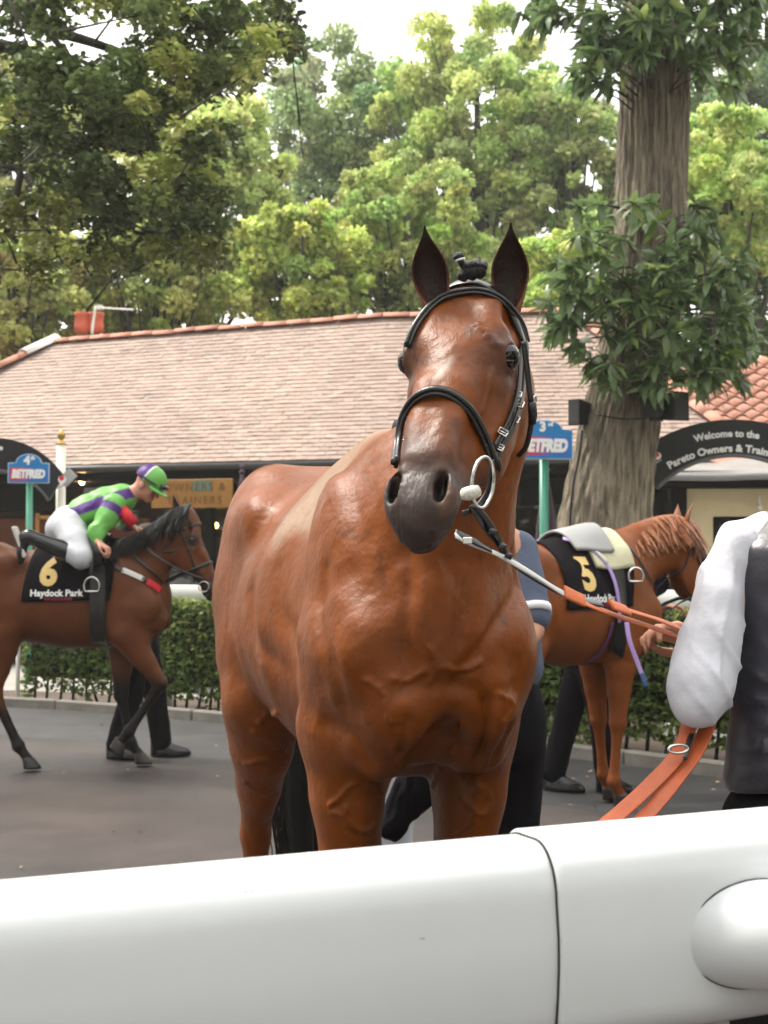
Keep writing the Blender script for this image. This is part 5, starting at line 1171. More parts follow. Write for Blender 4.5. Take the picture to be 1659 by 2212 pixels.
# white post with gilt finial
c = at(131, 1100, 17.9); gp = empty('finial_post', (c[0], c[1], 0), 'white wooden post with a gilt ball finial beside the left arched sign', 'post'); zt_ = at(131, 962, 17.9)[2]
mb = MB(); mb.tube([(c[0], c[1], 0), (c[0], c[1], zt_)], .060, 20); mb.obj('shaft', mat('cream_white_paint', (.78, .76, .66), .4), gp, True)
M_gilt = mat('gilt', (.42, .27, .07), .35, metal=.7); mb = MB(); mb.lathe((c[0], c[1], zt_), [(.062, 0), (.068, .012), (.052, .03), (.05, .05), (.02, .065), (.03, .08), (.046, .105), (.05, .13), (.042, .16), (.02, .18), (.012, .20)], 18); mb.obj('finial', M_gilt, gp, True)
M_blue = mat('blue_sign_paint', (.008, .20, .50), .4); M_blue2 = mat('pale_edge', (.60, .66, .78), .4)
def grad_mat():
    m = mat('red_blue_print', (.6, .02, .04), .4); N, L = m.node_tree.nodes, m.node_tree.links; a = N.new('ShaderNodeAttribute'); a.attribute_name = 'col'; L.new(a.outputs['Color'], N['Principled BSDF'].inputs['Base Color']); return m
M_grad = grad_mat(); M_green = mat('green_post_paint', (.045, .26, .17), .35)
def race_sign(pxc, ytop, ysh, ybot, pxw, Y, num, sup, lab, yaw):
    k = Y/F; w = pxw*k; c = at(pxc, (ysh+ybot)/2, Y); h = (ybot-ysh)*k; Rz = rotz(yaw); ar = (ysh-ytop)*k
    root = empty('race_sign', (c[0], c[1]+.04, 0), lab, 'sign', 'blue race number signs on green posts')
    def outline(g):
        o = [(-w/2-g, -h/2-g), (w/2+g, -h/2-g), (w/2+g, h/2+g), (w*.36+g, h/2+g+.006)]
        for i in range(13): a = math.pi*i/12; o.append(((w*.31+g)*math.cos(a), h/2+.01+(ar-.01+g)*math.sin(a)))
        return o+[(-w*.36-g, h/2+g+.006), (-w/2-g, h/2+g)]
    for g, d0, d1, nm, mm in ((.010, -.010, .020, 'backing', M_blue2), (0, -.020, -.0105, 'board', M_blue)):
        o = outline(g); n = len(o); V = [Rz@np.array([x, d, z])+c for d in (d0, d1) for x, z in o]; Fc = [tuple(range(n)), tuple(range(2*n-1, n-1, -1))]+[(i, n+i, n+(i+1) % n, (i+1) % n) for i in range(n)]; add(nm, V, Fc, mm, root, False)
    V = []; Fc = []; cc = []; n = 10
    for i in range(n+1):
        t = i/n; x = -w*.46+w*.92*t; col = np.array((.70, .015, .05))*(1-ss(t, .1, .75))+np.array((.03, .16, .55))*ss(t, .1, .75)
        for z in (-h*.40, h*.28): V.append(Rz@np.array([x, -.0225, z])+c); cc.append(col)
        if i: b = 2*(i-1); Fc.append((b, b+2, b+3, b+1))
    add('printed_panel', V, Fc, M_grad, root, False, cols=np.array(cc))
    text_on('BETFRED', Rz@np.array([.0, -.026, -h*.07])+c, h*.60, yaw, M_let, root, bold=.010, xs=w*.86/(h*.60*4.15), ext=.003, shear=.12)
    text_on(num, Rz@np.array([-.02, -.025, h/2+ar*.34])+c, ar*1.35, yaw, M_let, root, bold=.006, ext=.003); text_on(sup, Rz@np.array([.05, -.025, h/2+ar*.62])+c, ar*.55, yaw, M_let, root, bold=.003, ext=.003)
    mb = MB(); mb.tube([(c[0]+.0, c[1]+.05, 0), (c[0], c[1]+.05, c[2]-h*.1)], .040, 20); mb.obj('post', M_green, root, True)
    return root
race_sign(1176, 909, 930, 990, 120, 12.15, '3', 'rd', 'blue arched race sign for the third place beside the big trunk', .12)
race_sign(62, 982, 1002, 1042, 84, 17.2, '4', 'th', 'blue arched race sign for the fourth place at the left edge', .14)
M_par = mat('plum_canvas', (.055, .030, .045), .85, var=.2, vscale=8, bump=.5, bscale=30)
def parasol(px, ytop, ybot, Y, rad, lab):
    t = at(px, ytop, Y); b = at(px, ybot, Y); root = empty('parasol', (t[0], t[1], 0), lab, 'parasol', 'closed plum parasols on the terrace'); n = 32; V = []; Fc = []
    prof = [(0, .16), (.10, .30), (.35, .62), (.7, .95), (.92, 1.0), (1, .92)]
    for q, w_ in prof:
        for k in range(n): a = 2*math.pi*k/n; rr2 = rad*w_*(1+.22*math.cos(a*8)); V.append((t[0]+rr2*math.cos(a), t[1]+rr2*math.sin(a), t[2]+(b[2]-t[2])*q))
    for i in range(len(prof)-1):
        for k in range(n): Fc.append((i*n+k, (i+1)*n+k, (i+1)*n+(k+1) % n, i*n+(k+1) % n))
    Fc.append(tuple(range(n))); add('canopy', V, Fc, M_par, root); mb = MB(); mb.tube([(t[0], t[1], 0), (t[0], t[1], t[2]+.04)], .028, 12); mb.lathe((t[0], t[1], t[2]+.02), [(.03, 0), (.045, .03), (.03, .055), (.012, .065), (.032, .09), (.035, .105), (.02, .13)], 12); mb.obj('pole', M_par, root, True)
parasol(1180, 1025, 1290, 14.8, .125, 'closed plum parasol between the green sign post and the big trunk'); parasol(523, 1028, 1210, 18.2, .13, 'closed plum parasol left of the bay horse rump')
# terrace furniture seen over the hedge
def chair(px, Y, yaw, lab):
    c = np.array([*at(px, 1200, Y)[:2], 0]); root = empty('terrace_chair', c, lab, 'chair', 'grey metal chairs on the terrace'); Rz = rotz(yaw); P_ = lambda *a: Rz@np.array(a)+c
    M_ch = M_chair
    for sx in (-.21, .21):
        mb = MB(); mb.tube([P_(sx, .2, 0), P_(sx, .22, .45), P_(sx, .27, .9)], .014, 8); mb.obj('leg', M_ch, root, True); mb = MB(); mb.tube([P_(sx, -.22, 0), P_(sx, -.2, .45)], .014, 8); mb.obj('leg', M_ch, root, True); mb = MB(); mb.tube(catmull([P_(sx, -.2, .45), P_(sx, -.22, .64), P_(sx, .0, .68), P_(sx, .24, .67)], 4), .014, 8); mb.obj('armrest', M_ch, root, True)
    mb = MB(); mb.box(P_(0, 0, .45), (.42, .42, .03), Rz, .01); mb.obj('seat', M_ch, root)
    for i in range(5): mb = MB(); mb.box(P_(-.16+.08*i, .255, .70), (.03, .012, .38), Rz); mb.obj('back_slat', M_ch, root)
    mb = MB(); mb.tube([P_(-.21, .27, .9), P_(0, .28, .93), P_(.21, .27, .9)], .014, 8); mb.obj('top_rail', M_ch, root, True)
M_chair = mat('grey_metal_chair', (.16, .17, .19), .35, metal=.6)
chair(388, 16.4, .4, 'grey metal terrace chair just right of the jockey horse neck'); chair(424, 16.9, -.5, 'grey metal terrace chair in the middle of the group behind the hedge'); chair(458, 16.2, 2.2, 'grey metal terrace chair nearest the bay horse rump')
M_cloth = mat('white_tablecloth', (.82, .82, .84), .8, bump=.3, bscale=12)
c = np.array([*at(398, 1200, 17.6)[:2], 0]); tb = empty('terrace_table', c, 'round table under a white cloth on the terrace behind the hedge', 'table'); n = 36; V = []; Fc = []
for q, (rr2, z) in enumerate([(0.01, .76), (.30, .76), (.325, .745), (.335, .6), (.345, .42)]):
    for k_ in range(n): a = 2*math.pi*k_/n; w_ = 1+(.05*math.sin(a*7) if z < .7 else 0); V.append((c[0]+rr2*w_*math.cos(a)*1.4, c[1]+rr2*w_*math.sin(a)*1.4, z*1.30-.02))
for i in range(4):
    for k_ in range(n): Fc.append((i*n+k_, (i+1)*n+k_, (i+1)*n+(k_+1) % n, i*n+(k_+1) % n))
add('cloth', V, Fc, M_cloth, tb); mb = MB(); mb.tube([c, c+(0, 0, .95)], .05, 10); mb.obj('pedestal', M_blk, tb)
# ------------------------------------------------------------------ people
M_skin = mat('skin', (.50, .24, .15), .5, var=.10, vscale=14, bump=.1, bscale=120, spec=.4, attr='col')
M_shirt = mat('white_shirt_cotton', (.52, .52, .57), .8, bump=.35, bscale=9, bdist=.03)
M_satin = mat('navy_satin', (.007, .005, .014), .36, var=.15, vscale=6, bump=.25, bscale=14, bdist=.02, spec=.6, sheen=.3)
M_black = mat('black_trousers', (.007, .006, .008), .85, spec=.12, bump=.4, bscale=18, bdist=.02)
M_shoe = mat('black_shoe', (.005, .005, .006), .25, bump=.1, bscale=40)
M_navy = mat('navy_jacket', (.010, .006, .020), .85, spec=.15, bump=.4, bscale=18, bdist=.02)
def human(J, res=.010, fine=None, girth=1.0):
    """one continuous body from joints J (world), returned as vertices, faces"""
    A = [np.array(v) for k, v in J.items() if not k.startswith('_')]; lo = np.min(A, 0)-.22; hi = np.max(A, 0)+.22; hi[2] += .06
    def axq(i): return axis(lo[i], hi[i], res, [(q[0][i], q[1][i]) for q in (fine or [])], .0042)
    f = Field(axq(0), axq(1), axq(2)); j = {k: np.array(v, float) for k, v in J.items()}; g = girth; ar = float(J.get('_arm', 1.0)); S_ = unit(j['shl']-j['shr']); Sp = unit(j['hpl']-j['hpr'])
    f.sweep([j['pel']-(j['wst']-j['pel'])*.3, j['pel'], j['wst'], j['chs'], j['nck']-(j['nck']-j['chs'])*.25], np.array([.13, .155, .132, .155, .10])*g, np.array([.10, .11, .10, .115, .075])*g, side=S_, k=.05)
    for s_ in 'lr':
        sh, el, wr = j['sh'+s_], j['el'+s_], j['wr'+s_]
        f.sweep([j['chs']+(j['nck']-j['chs'])*.55, sh], [.075, .062*ar], [.075, .062*ar], side=S_, k=.05)
        f.sweep(np.vstack([lerp(sh, el, [0, .4, 1]), lerp(el, wr, [.3, 1])]), np.array([.058, .050, .040, .043, .027])*[ar, ar, ar, ar, 1], np.array([.058, .050, .042, .042, .022])*[ar, ar, ar, ar, 1], side=S_, k=.03)
        hp, kn, an = j['hp'+s_], j['kn'+s_], j['an'+s_]; f.sweep(np.vstack([lerp(hp, kn, [-.05, .3, 1]), lerp(kn, an, [.35, 1])]), [.09*g, .082, .056, .056, .036], [.095*g, .085, .058, .058, .038], side=Sp, k=.05)
        to = j['to'+s_]; f.sweep([an, an+(to-an)*.3-(0, 0, .01), to], [.036, .040, .032], [.04, .035, .018], side=Sp, k=.03)
        # hand
        hd = unit(j['ha'+s_]); pn = unit(j.get('pn'+s_, np.array([0, 0, -1.]))-0*hd); pn = unit(pn-np.dot(pn, hd)*hd); sv = np.cross(hd, pn); cu = float(J.get('_curl', .9)); W_ = wr
        f.sweep([W_, W_+hd*.04, W_+hd*.085], [.028, .038, .040], [.020, .016, .014], side=sv, k=.012)
        for q in range(4):
            b = W_+hd*(.082-.004*abs(q-1.2))+sv*(-.030+.020*q); L = (.040, .045, .042, .033)[q]; P = [b]; a = cu*.45
            for sg, fr_ in ((L, 1), (L*.68, 1), (L*.5, 1)):
                P.append(P[-1]+(hd*math.cos(a)+pn*math.sin(a))*sg); a += cu*.75
            f.sweep(P, [.0095, .0088, .0082, .0068], [.0095, .0088, .0082, .0068], side=sv, k=.006)
        b = W_+hd*.03-sv*.032; f.sweep([b, b-sv*.022+hd*.026+pn*.014, b-sv*.018+hd*.050+pn*.030, b-sv*.004+hd*.068+pn*.040], [.013, .011, .0095, .008], [.013, .011, .0095, .008], side=sv, k=.008)
    f.sweep([j['nck']-(j['hed']-j['nck'])*.3, j['nck'], j['hed']-(j['hed']-j['nck'])*.3], [.07, .056, .054], [.06, .056, .058], side=S_, k=.03)
    fc = unit(j['fac']); u = unit(j['hed']-j['nck']); u = unit(u-np.dot(u, fc)*fc) if '_up' not in J else unit(np.array(J['_up'])); s = np.cross(u, fc); h = j['hed']
    f.ell(h+u*.035, (.076, .096, .093), (s, fc, u), k=.03); f.ell(h-u*.045+fc*.035, (.054, .058, .058), (s, fc, u), k=.03); f.ell(h-u*.085+fc*.068, (.024, .018, .018), (s, fc, u), k=.02)
    f.sweep([h+u*.012+fc*.090, h-u*.028+fc*.112], [.010, .016], [.009, .012], side=s, k=.014); f.sweep([h+u*.020+fc*.088-s*.035, h+u*.023+fc*.094, h+u*.020+fc*.088+s*.035], .009, .008, side=fc, k=.015)
    f.ell(h-u*.056+fc*.092, (.022, .008, .006), (s, fc, u), k=.008); f.ell(h-u*.066+fc*.090, (.019, .008, .006), (s, fc, u), k=.008)
    for y in (-1, 1):
        f.ell(h+u*.000+fc*.092+s*y*.031, (.015, .013, .009), (s, fc, u), k=.012, mode='cut'); f.ell(h-fc*.005+s*y*.078-u*.01, (.010, .020, .030), (s, fc, u), k=.01); f.ell(h-u*.02+fc*.07+s*y*.04, (.02, .015, .02), (s, fc, u), k=.02)
    V, Fq = f.mesh(2); return V, Fq, dict(s=s, f=fc, u=u, h=h, j=j)
def garment(segs, res, cuts=(), k=.03, wr=.006, seed=0, wsc=9, stretch=(1, 1, .45)):
    """cloth shell: segs = (points, widths, depths, side); cuts = (point, normal) planes that trim it"""
    A = np.vstack([s_[0] for s_ in segs]); m = max(np.max(s_[1]) for s_ in segs)+.06; lo = A.min(0)-m; hi = A.max(0)+m
    f = Field(axis(lo[0], hi[0], res), axis(lo[1], hi[1], res), axis(lo[2], hi[2], res))
    for s_ in segs: f.sweep(s_[0], s_[1], s_[2], side=s_[3], k=s_[4] if len(s_) > 4 else k)
    X, Y, Z = np.meshgrid(*f.ax, indexing='ij', sparse=True)
    for p_, n_ in cuts: n_ = unit(n_); f.d = np.maximum(f.d, ((X-p_[0])*n_[0]+(Y-p_[1])*n_[1]+(Z-p_[2])*n_[2]).astype(np.float32))
    V, Fq = f.mesh(1); N = vnormals(V, Fq); q = V*np.array(stretch); d = (vnoise(q, wsc, seed)-.5)+.5*(vnoise(q, wsc*2.3, seed+1)-.5)
    d = d-.6*np.abs(vnoise(q, wsc*1.4, seed+2)-.5)*2; return V+N*(d*wr)[:, None], Fq
def eyes(root, H):
    for y in (-1, 1):
        c = H['h']+H['f']*.078+H['s']*y*.031; mb = MB(); mb.lathe(c, [(.0118*math.sin(math.pi*i/8)+1e-4, -.0118*math.cos(math.pi*i/8)) for i in range(9)], 12); mb.obj('eye', M_eyew, root, True)
        mb = MB(); c2 = c+H['f']*.0095; mb.lathe(c2, [(.0052*math.sin(math.pi*i/6)+1e-4, -.0052*math.cos(math.pi*i/6)) for i in range(7)], 10); mb.obj('iris', M_eye, root, True)
M_eyew = mat('eye_white', (.7, .66, .62), .2); M_hairb = mat('brown_hair', (.05, .025, .012), .6, var=.4, vscale=60, bump=.6, bscale=150)
def hair(root, H, m=None, low=-.02):
    V, Fq = garment([(np.array([H['h']+H['u']*.032-H['f']*.012, H['h']+H['u']*.040+H['f']*.012]), [.088, .088], [.100, .100], H['s'])], .009, cuts=[(H['h']+H['u']*low+H['f']*.05, -H['u']-H['f']*-.9)], wr=.006, wsc=30); add('hair', V, Fq, m or M_hairb, root)
def shoe(root, an, to, m=None):
    an = np.array(an, float); to = np.array(to, float); d = to-an; d[2] = 0; d = unit(d); z = to[2]; s_ = np.cross(d, (0, 0, 1)); V = []; n = 20; b = np.array([an[0], an[1], z-.028])
    L = .30; prof = [(0, .05, 1.0), (.012, .052, 1.02), (.03, .05, 1.0), (.055, .044, .93), (.085, .036, .62), (.12, .032, .40)]; Fc = []
    for zz, w_, ln in prof:
        for k in range(n):
            a = 2*math.pi*k/n; x = math.cos(a); xx = (x*.5+.5)*L*ln-.08; wv = w_*math.sin(a)*(1 if x < .2 else 1-.25*(x-.2)); V.append(b+d*xx+s_*wv+np.array([0, 0, zz]))
    for i in range(len(prof)-1):
        for k in range(n): Fc.append((i*n+k, i*n+(k+1) % n, (i+1)*n+(k+1) % n, (i+1)*n+k))
    Fc += [tuple(range(n-1, -1, -1)), tuple((len(prof)-1)*n+k for k in range(n))]; return add('shoe', V, Fc, m or M_shoe, root)
def body_obj(J, root, res=.011, fine=None, girth=1.0, tone=(.52, .25, .16)):
    V, Fq, H = human(J, res, fine, girth); c = np.tile(np.array(tone), (len(V), 1)); h = H['h']; lip = np.linalg.norm((V-(h-H['u']*.061+H['f']*.098))/np.array([1, 1, 1]), axis=1); m = (1-ss(lip, .010, .026))[:, None]; c = c*(1-m*.6)+np.array([.42, .12, .10])*m*.6
    add('body', V, Fq, M_skin, root, cols=c); eyes(root, H); return H
def pt(px, py, Y): return at(px, py, Y)

# --- handler in the dark waistcoat, back to us, at the right edge
X0 = pt(1735, 1120, 2.72); 
Jv = dict(pel=(.91, 2.74, .93), wst=(.92, 2.75, 1.10), chs=(.93, 2.77, 1.30), nck=(.97, 2.78, 1.50), hed=(.99, 2.86, 1.65),
          shl=pt(1612, 1190, 2.77), ell=pt(1506, 1490, 2.65), wrl=pt(1532, 1412, 2.90), _arm=.72, shr=(1.15, 2.82, 1.43), elr=(1.20, 2.78, 1.17), wrr=(1.00, 3.0, 1.12),
          hpl=(.77, 2.74, .90), knl=(.76, 2.76, .50), anl=(.75, 2.72, .09), tol=(.70, 2.90, .03), hpr=(.95, 2.76, .90), knr=(.97, 2.80, .50), anr=(.98, 2.80, .09), tor=(.96, 2.98, .03),
          hal=unit((-.62, .15, .42)), pnl=np.array([-.5, -.4, -.75]), har=unit((-.7, .6, .1)), fac=unit((-.45, .9, .05)), _curl=1.15)
hv = empty('person', (.86, 2.76, 0), 'handler in white shirt and dark navy satin waistcoat holding the reins at the right edge', 'person')
fl_ = np.array(Jv['wrl']); H = body_obj(Jv, hv, .012, fine=[(fl_-.11, fl_+.11)], tone=(.55, .27, .17)); hair(hv, H); j = H['j']; S_ = unit(j['shl']-j['shr'])
def V3(*a): return np.array(a, float)
slv = np.array([pt(1760, 1178, 2.80), pt(1650, 1178, 2.78), pt(1596, 1188, 2.765), pt(1565, 1240, 2.75), pt(1552, 1300, 2.71), pt(1531, 1400, 2.68), pt(1512, 1475, 2.65), pt(1504, 1520, 2.63)])
V, Fq = garment([(slv, [.055, .054, .051, .049, .050, .056, .059, .040], [.060, .060, .060, .058, .060, .062, .064, .042], (1, .0, .3)), (np.array([pt(1508, 1500, 2.64), pt(1512, 1455, 2.73), pt(1524, 1425, 2.84)]), [.052, .048, .042], [.05, .048, .042], (1, 0, 0))], .0065, wr=.012, wsc=12, seed=3, stretch=(.9, .9, .55))
pz = (V[:, 2]-1.10)/.33; wv = vnoise(V, 6, 5)*5; c1 = 1-np.abs(np.sin(V[:, 2]*(34)+V[:, 0]*42+wv)); c2 = 1-np.abs(np.sin(V[:, 0]*58-V[:, 2]*9+wv*1.3)); pm = ss(vnoise(V, 9, 8), .35, .65)
V = V+vnormals(V, Fq)*(.0085*c1**3*(1-ss(pz, .3, .8))*pm+.006*c2**3*ss(pz, .1, .5)*pm)[:, None]; add('shirt_sleeve', V, Fq, M_shirt, hv)
V, Fq = garment([(np.array([(.90, 2.75, 1.02), (.91, 2.76, 1.2), (.925, 2.77, 1.36), (.94, 2.775, 1.44)]), [.19, .20, .225, .19], [.11, .11, .118, .09], S_)], .012, wr=.003); add('shirt_back', V, Fq, M_shirt, hv)
slr = np.array([j['shr']+(0, 0, -.0), (j['shr']+j['elr'])/2, j['elr'], (j['elr']+j['wrr'])/2]); V, Fq = garment([(slr, [.07, .068, .065, .05], [.07, .068, .065, .05], (1, 0, 0))], .012, wr=.012); add('shirt_sleeve', V, Fq, M_shirt, hv)
V, Fq = garment([(np.array([(.94, 2.77, 1.36), (.96, 2.78, 1.46), (.97, 2.785, 1.52)]), [.16, .11, .066], [.10, .075, .064], S_)], .01, wr=.004); add('shirt_collar', V, Fq, M_shirt, hv)
V, Fq = garment([(np.array([(.97, 2.785, 1.42), (.85, 2.78, 1.40), (.75, 2.77, 1.375)]), [.07, .07, .068], [.06, .06, .062], (0, 1, 0))], .01, wr=.004); add('shirt_yoke', V, Fq, M_shirt, hv)
vt = np.array([(.88, 2.74, .985), (.89, 2.74, 1.10), (.90, 2.755, 1.22), (.912, 2.765, 1.31), (.915, 2.77, 1.375), (.935, 2.775, 1.435)])
V, Fq = garment([(vt, [.228, .222, .230, .238, .238, .20], [.135, .125, .130, .140, .130, .10], S_)], .0085, cuts=[(V3(.90, 2.74, 1.0), V3(.12, 0, -1))], wr=.006, wsc=8, seed=9, stretch=(1, 1, 1.9)); 
fold = .007*(1-np.abs(np.sin(V[:, 2]*62+V[:, 0]*14+5*vnoise(V, 7, 2))))**2*(1-ss(np.abs(V[:, 2]-1.15), .06, .16))*ss(vnoise(V, 8, 4), .3, .6); V = V+vnormals(V, Fq)*fold[:, None]; add('waistcoat', V, Fq, M_satin, hv)
vb = bvh_of(V, Fq); strap('waist_belt', [pt(1600, 1622, 2.5), pt(1640, 1616, 2.5), pt(1700, 1614, 2.5), pt(1760, 1616, 2.5)], .030, .004, M_satin, hv, vb, .001); 
V, Fq = garment([(np.array([(.91, 2.745, 1.04), j['pel'], (.90, 2.75, .86)]), [.175, .185, .19], [.12, .13, .13], S_)]+[(np.array([j['hp'+q], j['kn'+q], j['an'+q]+(0, 0, .02)]), [.115, .090, .075], [.12, .095, .085], S_) for q in 'lr'], .012, wr=.012, seed=4); add('trousers', V, Fq, M_black, hv)
for q in 'lr': shoe(hv, j['an'+q], j['to'+q])

# --- person in a blue top standing beyond the bay horse
M_blue_top = mat('blue_polo', (.08, .10, .16), .75, bump=.3, bscale=20, bdist=.02); M_piping = mat('white_piping', (.75, .76, .80), .7)
def upright(cx, cy, hgt, face, lab, cloth, trou, arm_r=None, res=.014, girth=1.0, step=0.0, tone=(.52, .25, .16), group=None, girthc=1.0, long=False, spread=.09):
    s = hgt/1.75; f_ = unit((face[0], face[1], 0)); l_ = np.array([-f_[1], f_[0], 0]); c = np.array([cx, cy, 0.]); P = lambda l, f2, z: c+l_*l*s+f_*f2*s+np.array([0, 0, z*s])
    J = dict(pel=P(0, 0, .95), wst=P(0, .0, 1.10), chs=P(0, 0, 1.30), nck=P(0, .02, 1.49), hed=P(0, .05, 1.62), shl=P(.18, 0, 1.43), ell=P(.23, -.03, 1.14), wrl=P(.20, .14, .93), shr=P(-.18, 0, 1.43), elr=P(-.23, -.03, 1.14), wrr=P(-.20, .14, .93),
             hpl=P(.09, 0, .92), knl=P(spread, .02+step*.5, .50), anl=P(spread, step, .09), tol=P(spread+.02, step+.14, .03), hpr=P(-.09, 0, .92), knr=P(-spread, .03-step*.4, .50), anr=P(-spread, -step, .09), tor=P(-spread-.02, .14-step, .03),
             hal=unit(f_*.3-np.array([0, 0, 1.])), har=unit(f_*.3-np.array([0, 0, 1.])), pnl=-l_, pnr=l_, fac=f_+np.array([0, 0, -.1]))
    if arm_r: J.update(arm_r)
    root = empty('person', c, lab, 'person', group); H = body_obj(J, root, res, girth=girth, tone=tone); hair(root, H); j = H['j']
    sd_ = unit(j['shl']-j['shr'])
    segs = [(np.array([P(0, 0, 1.11), P(0, 0, 1.18), P(0, 0, 1.30), P(0, 0, 1.42), P(0, .01, 1.47)]), np.array([.178, .165, .19, .16, .09])*girthc, np.array([.13, .125, .135, .11, .08])*girthc, sd_)]+[(lerp(j['sh'+q], j['el'+q], [0, .4, .82]), [.075, .072, .068], [.075, .072, .068], sd_) for q in 'lr']
    if long: segs += [(np.array([j['el'+q], j['wr'+q]*.95+j['el'+q]*.05]), [.062, .045], [.062, .045], sd_) for q in 'lr']
    V, Fq = garment(segs, res*.9, wr=.010, seed=int(cx*7) % 50+1); add('shirt', V, Fq, cloth, root)
    segs = [(np.array([P(0, 0, 1.0), P(0, 0, .93), P(0, 0, .86)]), [.168, .178, .18], [.122, .13, .13], sd_)]+[(np.array([j['hp'+q], j['kn'+q], j['an'+q]+(0, 0, .015)]), [.108, .082, .070], [.112, .088, .078], sd_) for q in 'lr']
    V, Fq = garment(segs, res*.9, wr=.012, seed=8); add('trousers', V, Fq, trou, root)
    for q in 'lr': shoe(root, j['an'+q], j['to'+q])
    return root, H, P
bx = pt(1066, 1200, 4.75); el_ = pt(1150, 1360, 4.65); 
root, H, P = upright(bx[0], 4.75, 1.70, (-.5, .85), 'person in a blue top and dark trousers standing between the bay and chestnut horses', M_blue_top, M_black, dict(nck=pt(1062, 1140, 4.75), hed=pt(1046, 1075, 4.75), shr=pt(1116, 1192, 4.76), elr=el_, wrr=pt(1104, 1408, 4.5), har=unit((-.8, -.5, -.1))), res=.012, step=.04)
j = H['j']; mb = MB(); q = lerp(j['shr'], j['elr'], [.74, .83]); mb.tube([q[0], q[1]], [.077, .076], 16); mb.obj('sleeve_cuff', M_piping, root, True)
# --- jockey behind the bay horse: only white breeches and black boots show
M_br = mat('white_breeches', (.48, .49, .53), .6, bump=.25, bscale=14, bdist=.02)
def booted(root, H, hi=.42):
    for q in 'lr':
        kn, an, to = H['j']['kn'+q], H['j']['an'+q], H['j']['to'+q]; V, Fq = garment([(np.vstack([lerp(kn, an, [.18, .5, 1]), [to*.65+an*.35-(0, 0, .005)], [to+(0, 0, .008)]]), [.066, .064, .045, .046, .040], [.068, .066, .05, .045, .032], unit(H['j']['shl']-H['j']['shr']))], .010, wr=.003); add('boot', V, Fq, M_shoe, root)
jx = pt(778, 1200, 5.6); root, H, P = upright(jx[0], 5.6, 1.62, (.10, -1), 'jockey standing hidden behind the bay horse with only white breeches and black boots showing', mat('red_silks', (.45, .03, .04), .4), M_br, step=.02, res=.014, spread=.14)
booted(root, H)
c = pt(878, 1712, 5.25); V, Fq = garment([(np.array([c+(.09, 0, .12), c+(.03, 0, 0), c+(-.06, 0, -.13)]), [.07, .085, .05], [.06, .06, .05], (1, 0, 0))], .010, wr=.02, wsc=16); single('dark_clump', V, Fq, M_black, 'black cloth bundle hanging low behind the forelegs of the bay horse', 'cloth bundle')  # dark lump put in to fill the black gap between the forelegs

# ------------------------------------------------------------------ the other two horses
def side_horse(name, label, org, yaw, sc, p, base, muzzle, mane_m, legs_black, seed, rough=.5):
    W, D, I = world_of(org, yaw, sc); p['rough'] = rough
    lo_x, hi_x = -1.35, 1.25; ax = (axis(lo_x, hi_x, .013, [(.55, 1.2)], .0085), axis(-.42, .42, .0125), axis(-.02, 2.1, .012, [(1.1, 1.9)], .0095))
    V, Fq, fr = horse_sculpt(p, ax, False); C, rg, a, n, s = coat_colours(V, fr, p, base, (.006, .004, .0035), muzzle, legs_black, seed)
    Wv = W(V); root = empty(name, org, label, 'horse'); m = coatmat(name+'_coat', base, .6); b = add('body', Wv, Fq, m, root, cols=C, rough=rg)
    for leg in p['fore']+p['hind']: hoof(root, W, leg[3], leg[4], sc)
    Hh = fr['H']
    for y in (-1, 1):
        c = W(Hh(.165, -.042, y*.0915)); mb = MB(); mb.lathe(c, [(.0225*math.sin(math.pi*i/8)+1e-4, -.0225*math.cos(math.pi*i/8)) for i in range(9)], 12); mb.obj('eye', M_eye, root, True)
        e0 = W(Hh(-.005, -.045, y*.052)); e1 = W(Hh(-.165, -.03, y*.085)+np.array(p.get('earlean', (0, 0, 0)))); Ve, Fe, inn = ear_geo(e0, e1, D(fr['N']*.8+fr['S']*y*.5), .036); add('ear', Ve, Fe, M_ear, root, cols=np.where(inn[:, None] == 1, np.array([[.05, .02, .012]]), np.array([base])*.9))
    return dict(W=W, D=D, I=I, fr=fr, root=root, bvh=bvh_of(Wv, Fq), H=Hh, sc=sc, V=V)
def face_tack(hz, lab, m=M_lea, nose_m=None):
    W, D, fr, bv, Hh = hz['W'], hz['D'], hz['fr'], hz['bvh'], hz['H']; br = empty('bridle', W(fr['poll']), lab, 'bridle')
    def ring(a0, angs, a1=None):
        o = []
        for i, ang in enumerate(angs):
            a = a0 if a1 is None else a0+(a1-a0)*i/(len(angs)-1); c = W(Hh(a, -.10, 0)); d = unit(D(fr['N']*math.cos(ang)+fr['S']*math.sin(ang))); h = bv.ray_cast(Vector(c+d*.5), Vector(-d))
            if h[0] is not None: o.append(np.array(h[0]))
        return o
    strap('noseband', ring(.36, np.linspace(-2.9, 2.9, 13)), .024, .008, nose_m or m, br, bv, .003, n=4)
    strap('browband', ring(.075, np.linspace(-1.6, 1.6, 9)), .018, .006, m, br, bv, .003, n=4)
    for y in (-1, 1):
        strap('cheekpiece', ring(.07, [y*1.45, y*1.45, y*1.5, y*1.6, y*1.7], .46), .014, .006, m, br, bv, .003, n=4)
        strap('throat_lash', ring(.06, [y*1.6, y*2.1, y*2.6, y*3.05], .22), .012, .005, m, br, bv, .004, n=4)
        c = W(Hh(.50, -.098, y*.062)); mb = MB(); tt = np.linspace(0, 2*math.pi, 25); mb.tube([c+D(fr['A'])*.036*math.cos(q)+D(fr['N'])*.036*math.sin(q) for q in tt], .0045, 6, caps=False); mb.obj('bit_ring', M_steel, br, True)
    return br, ring
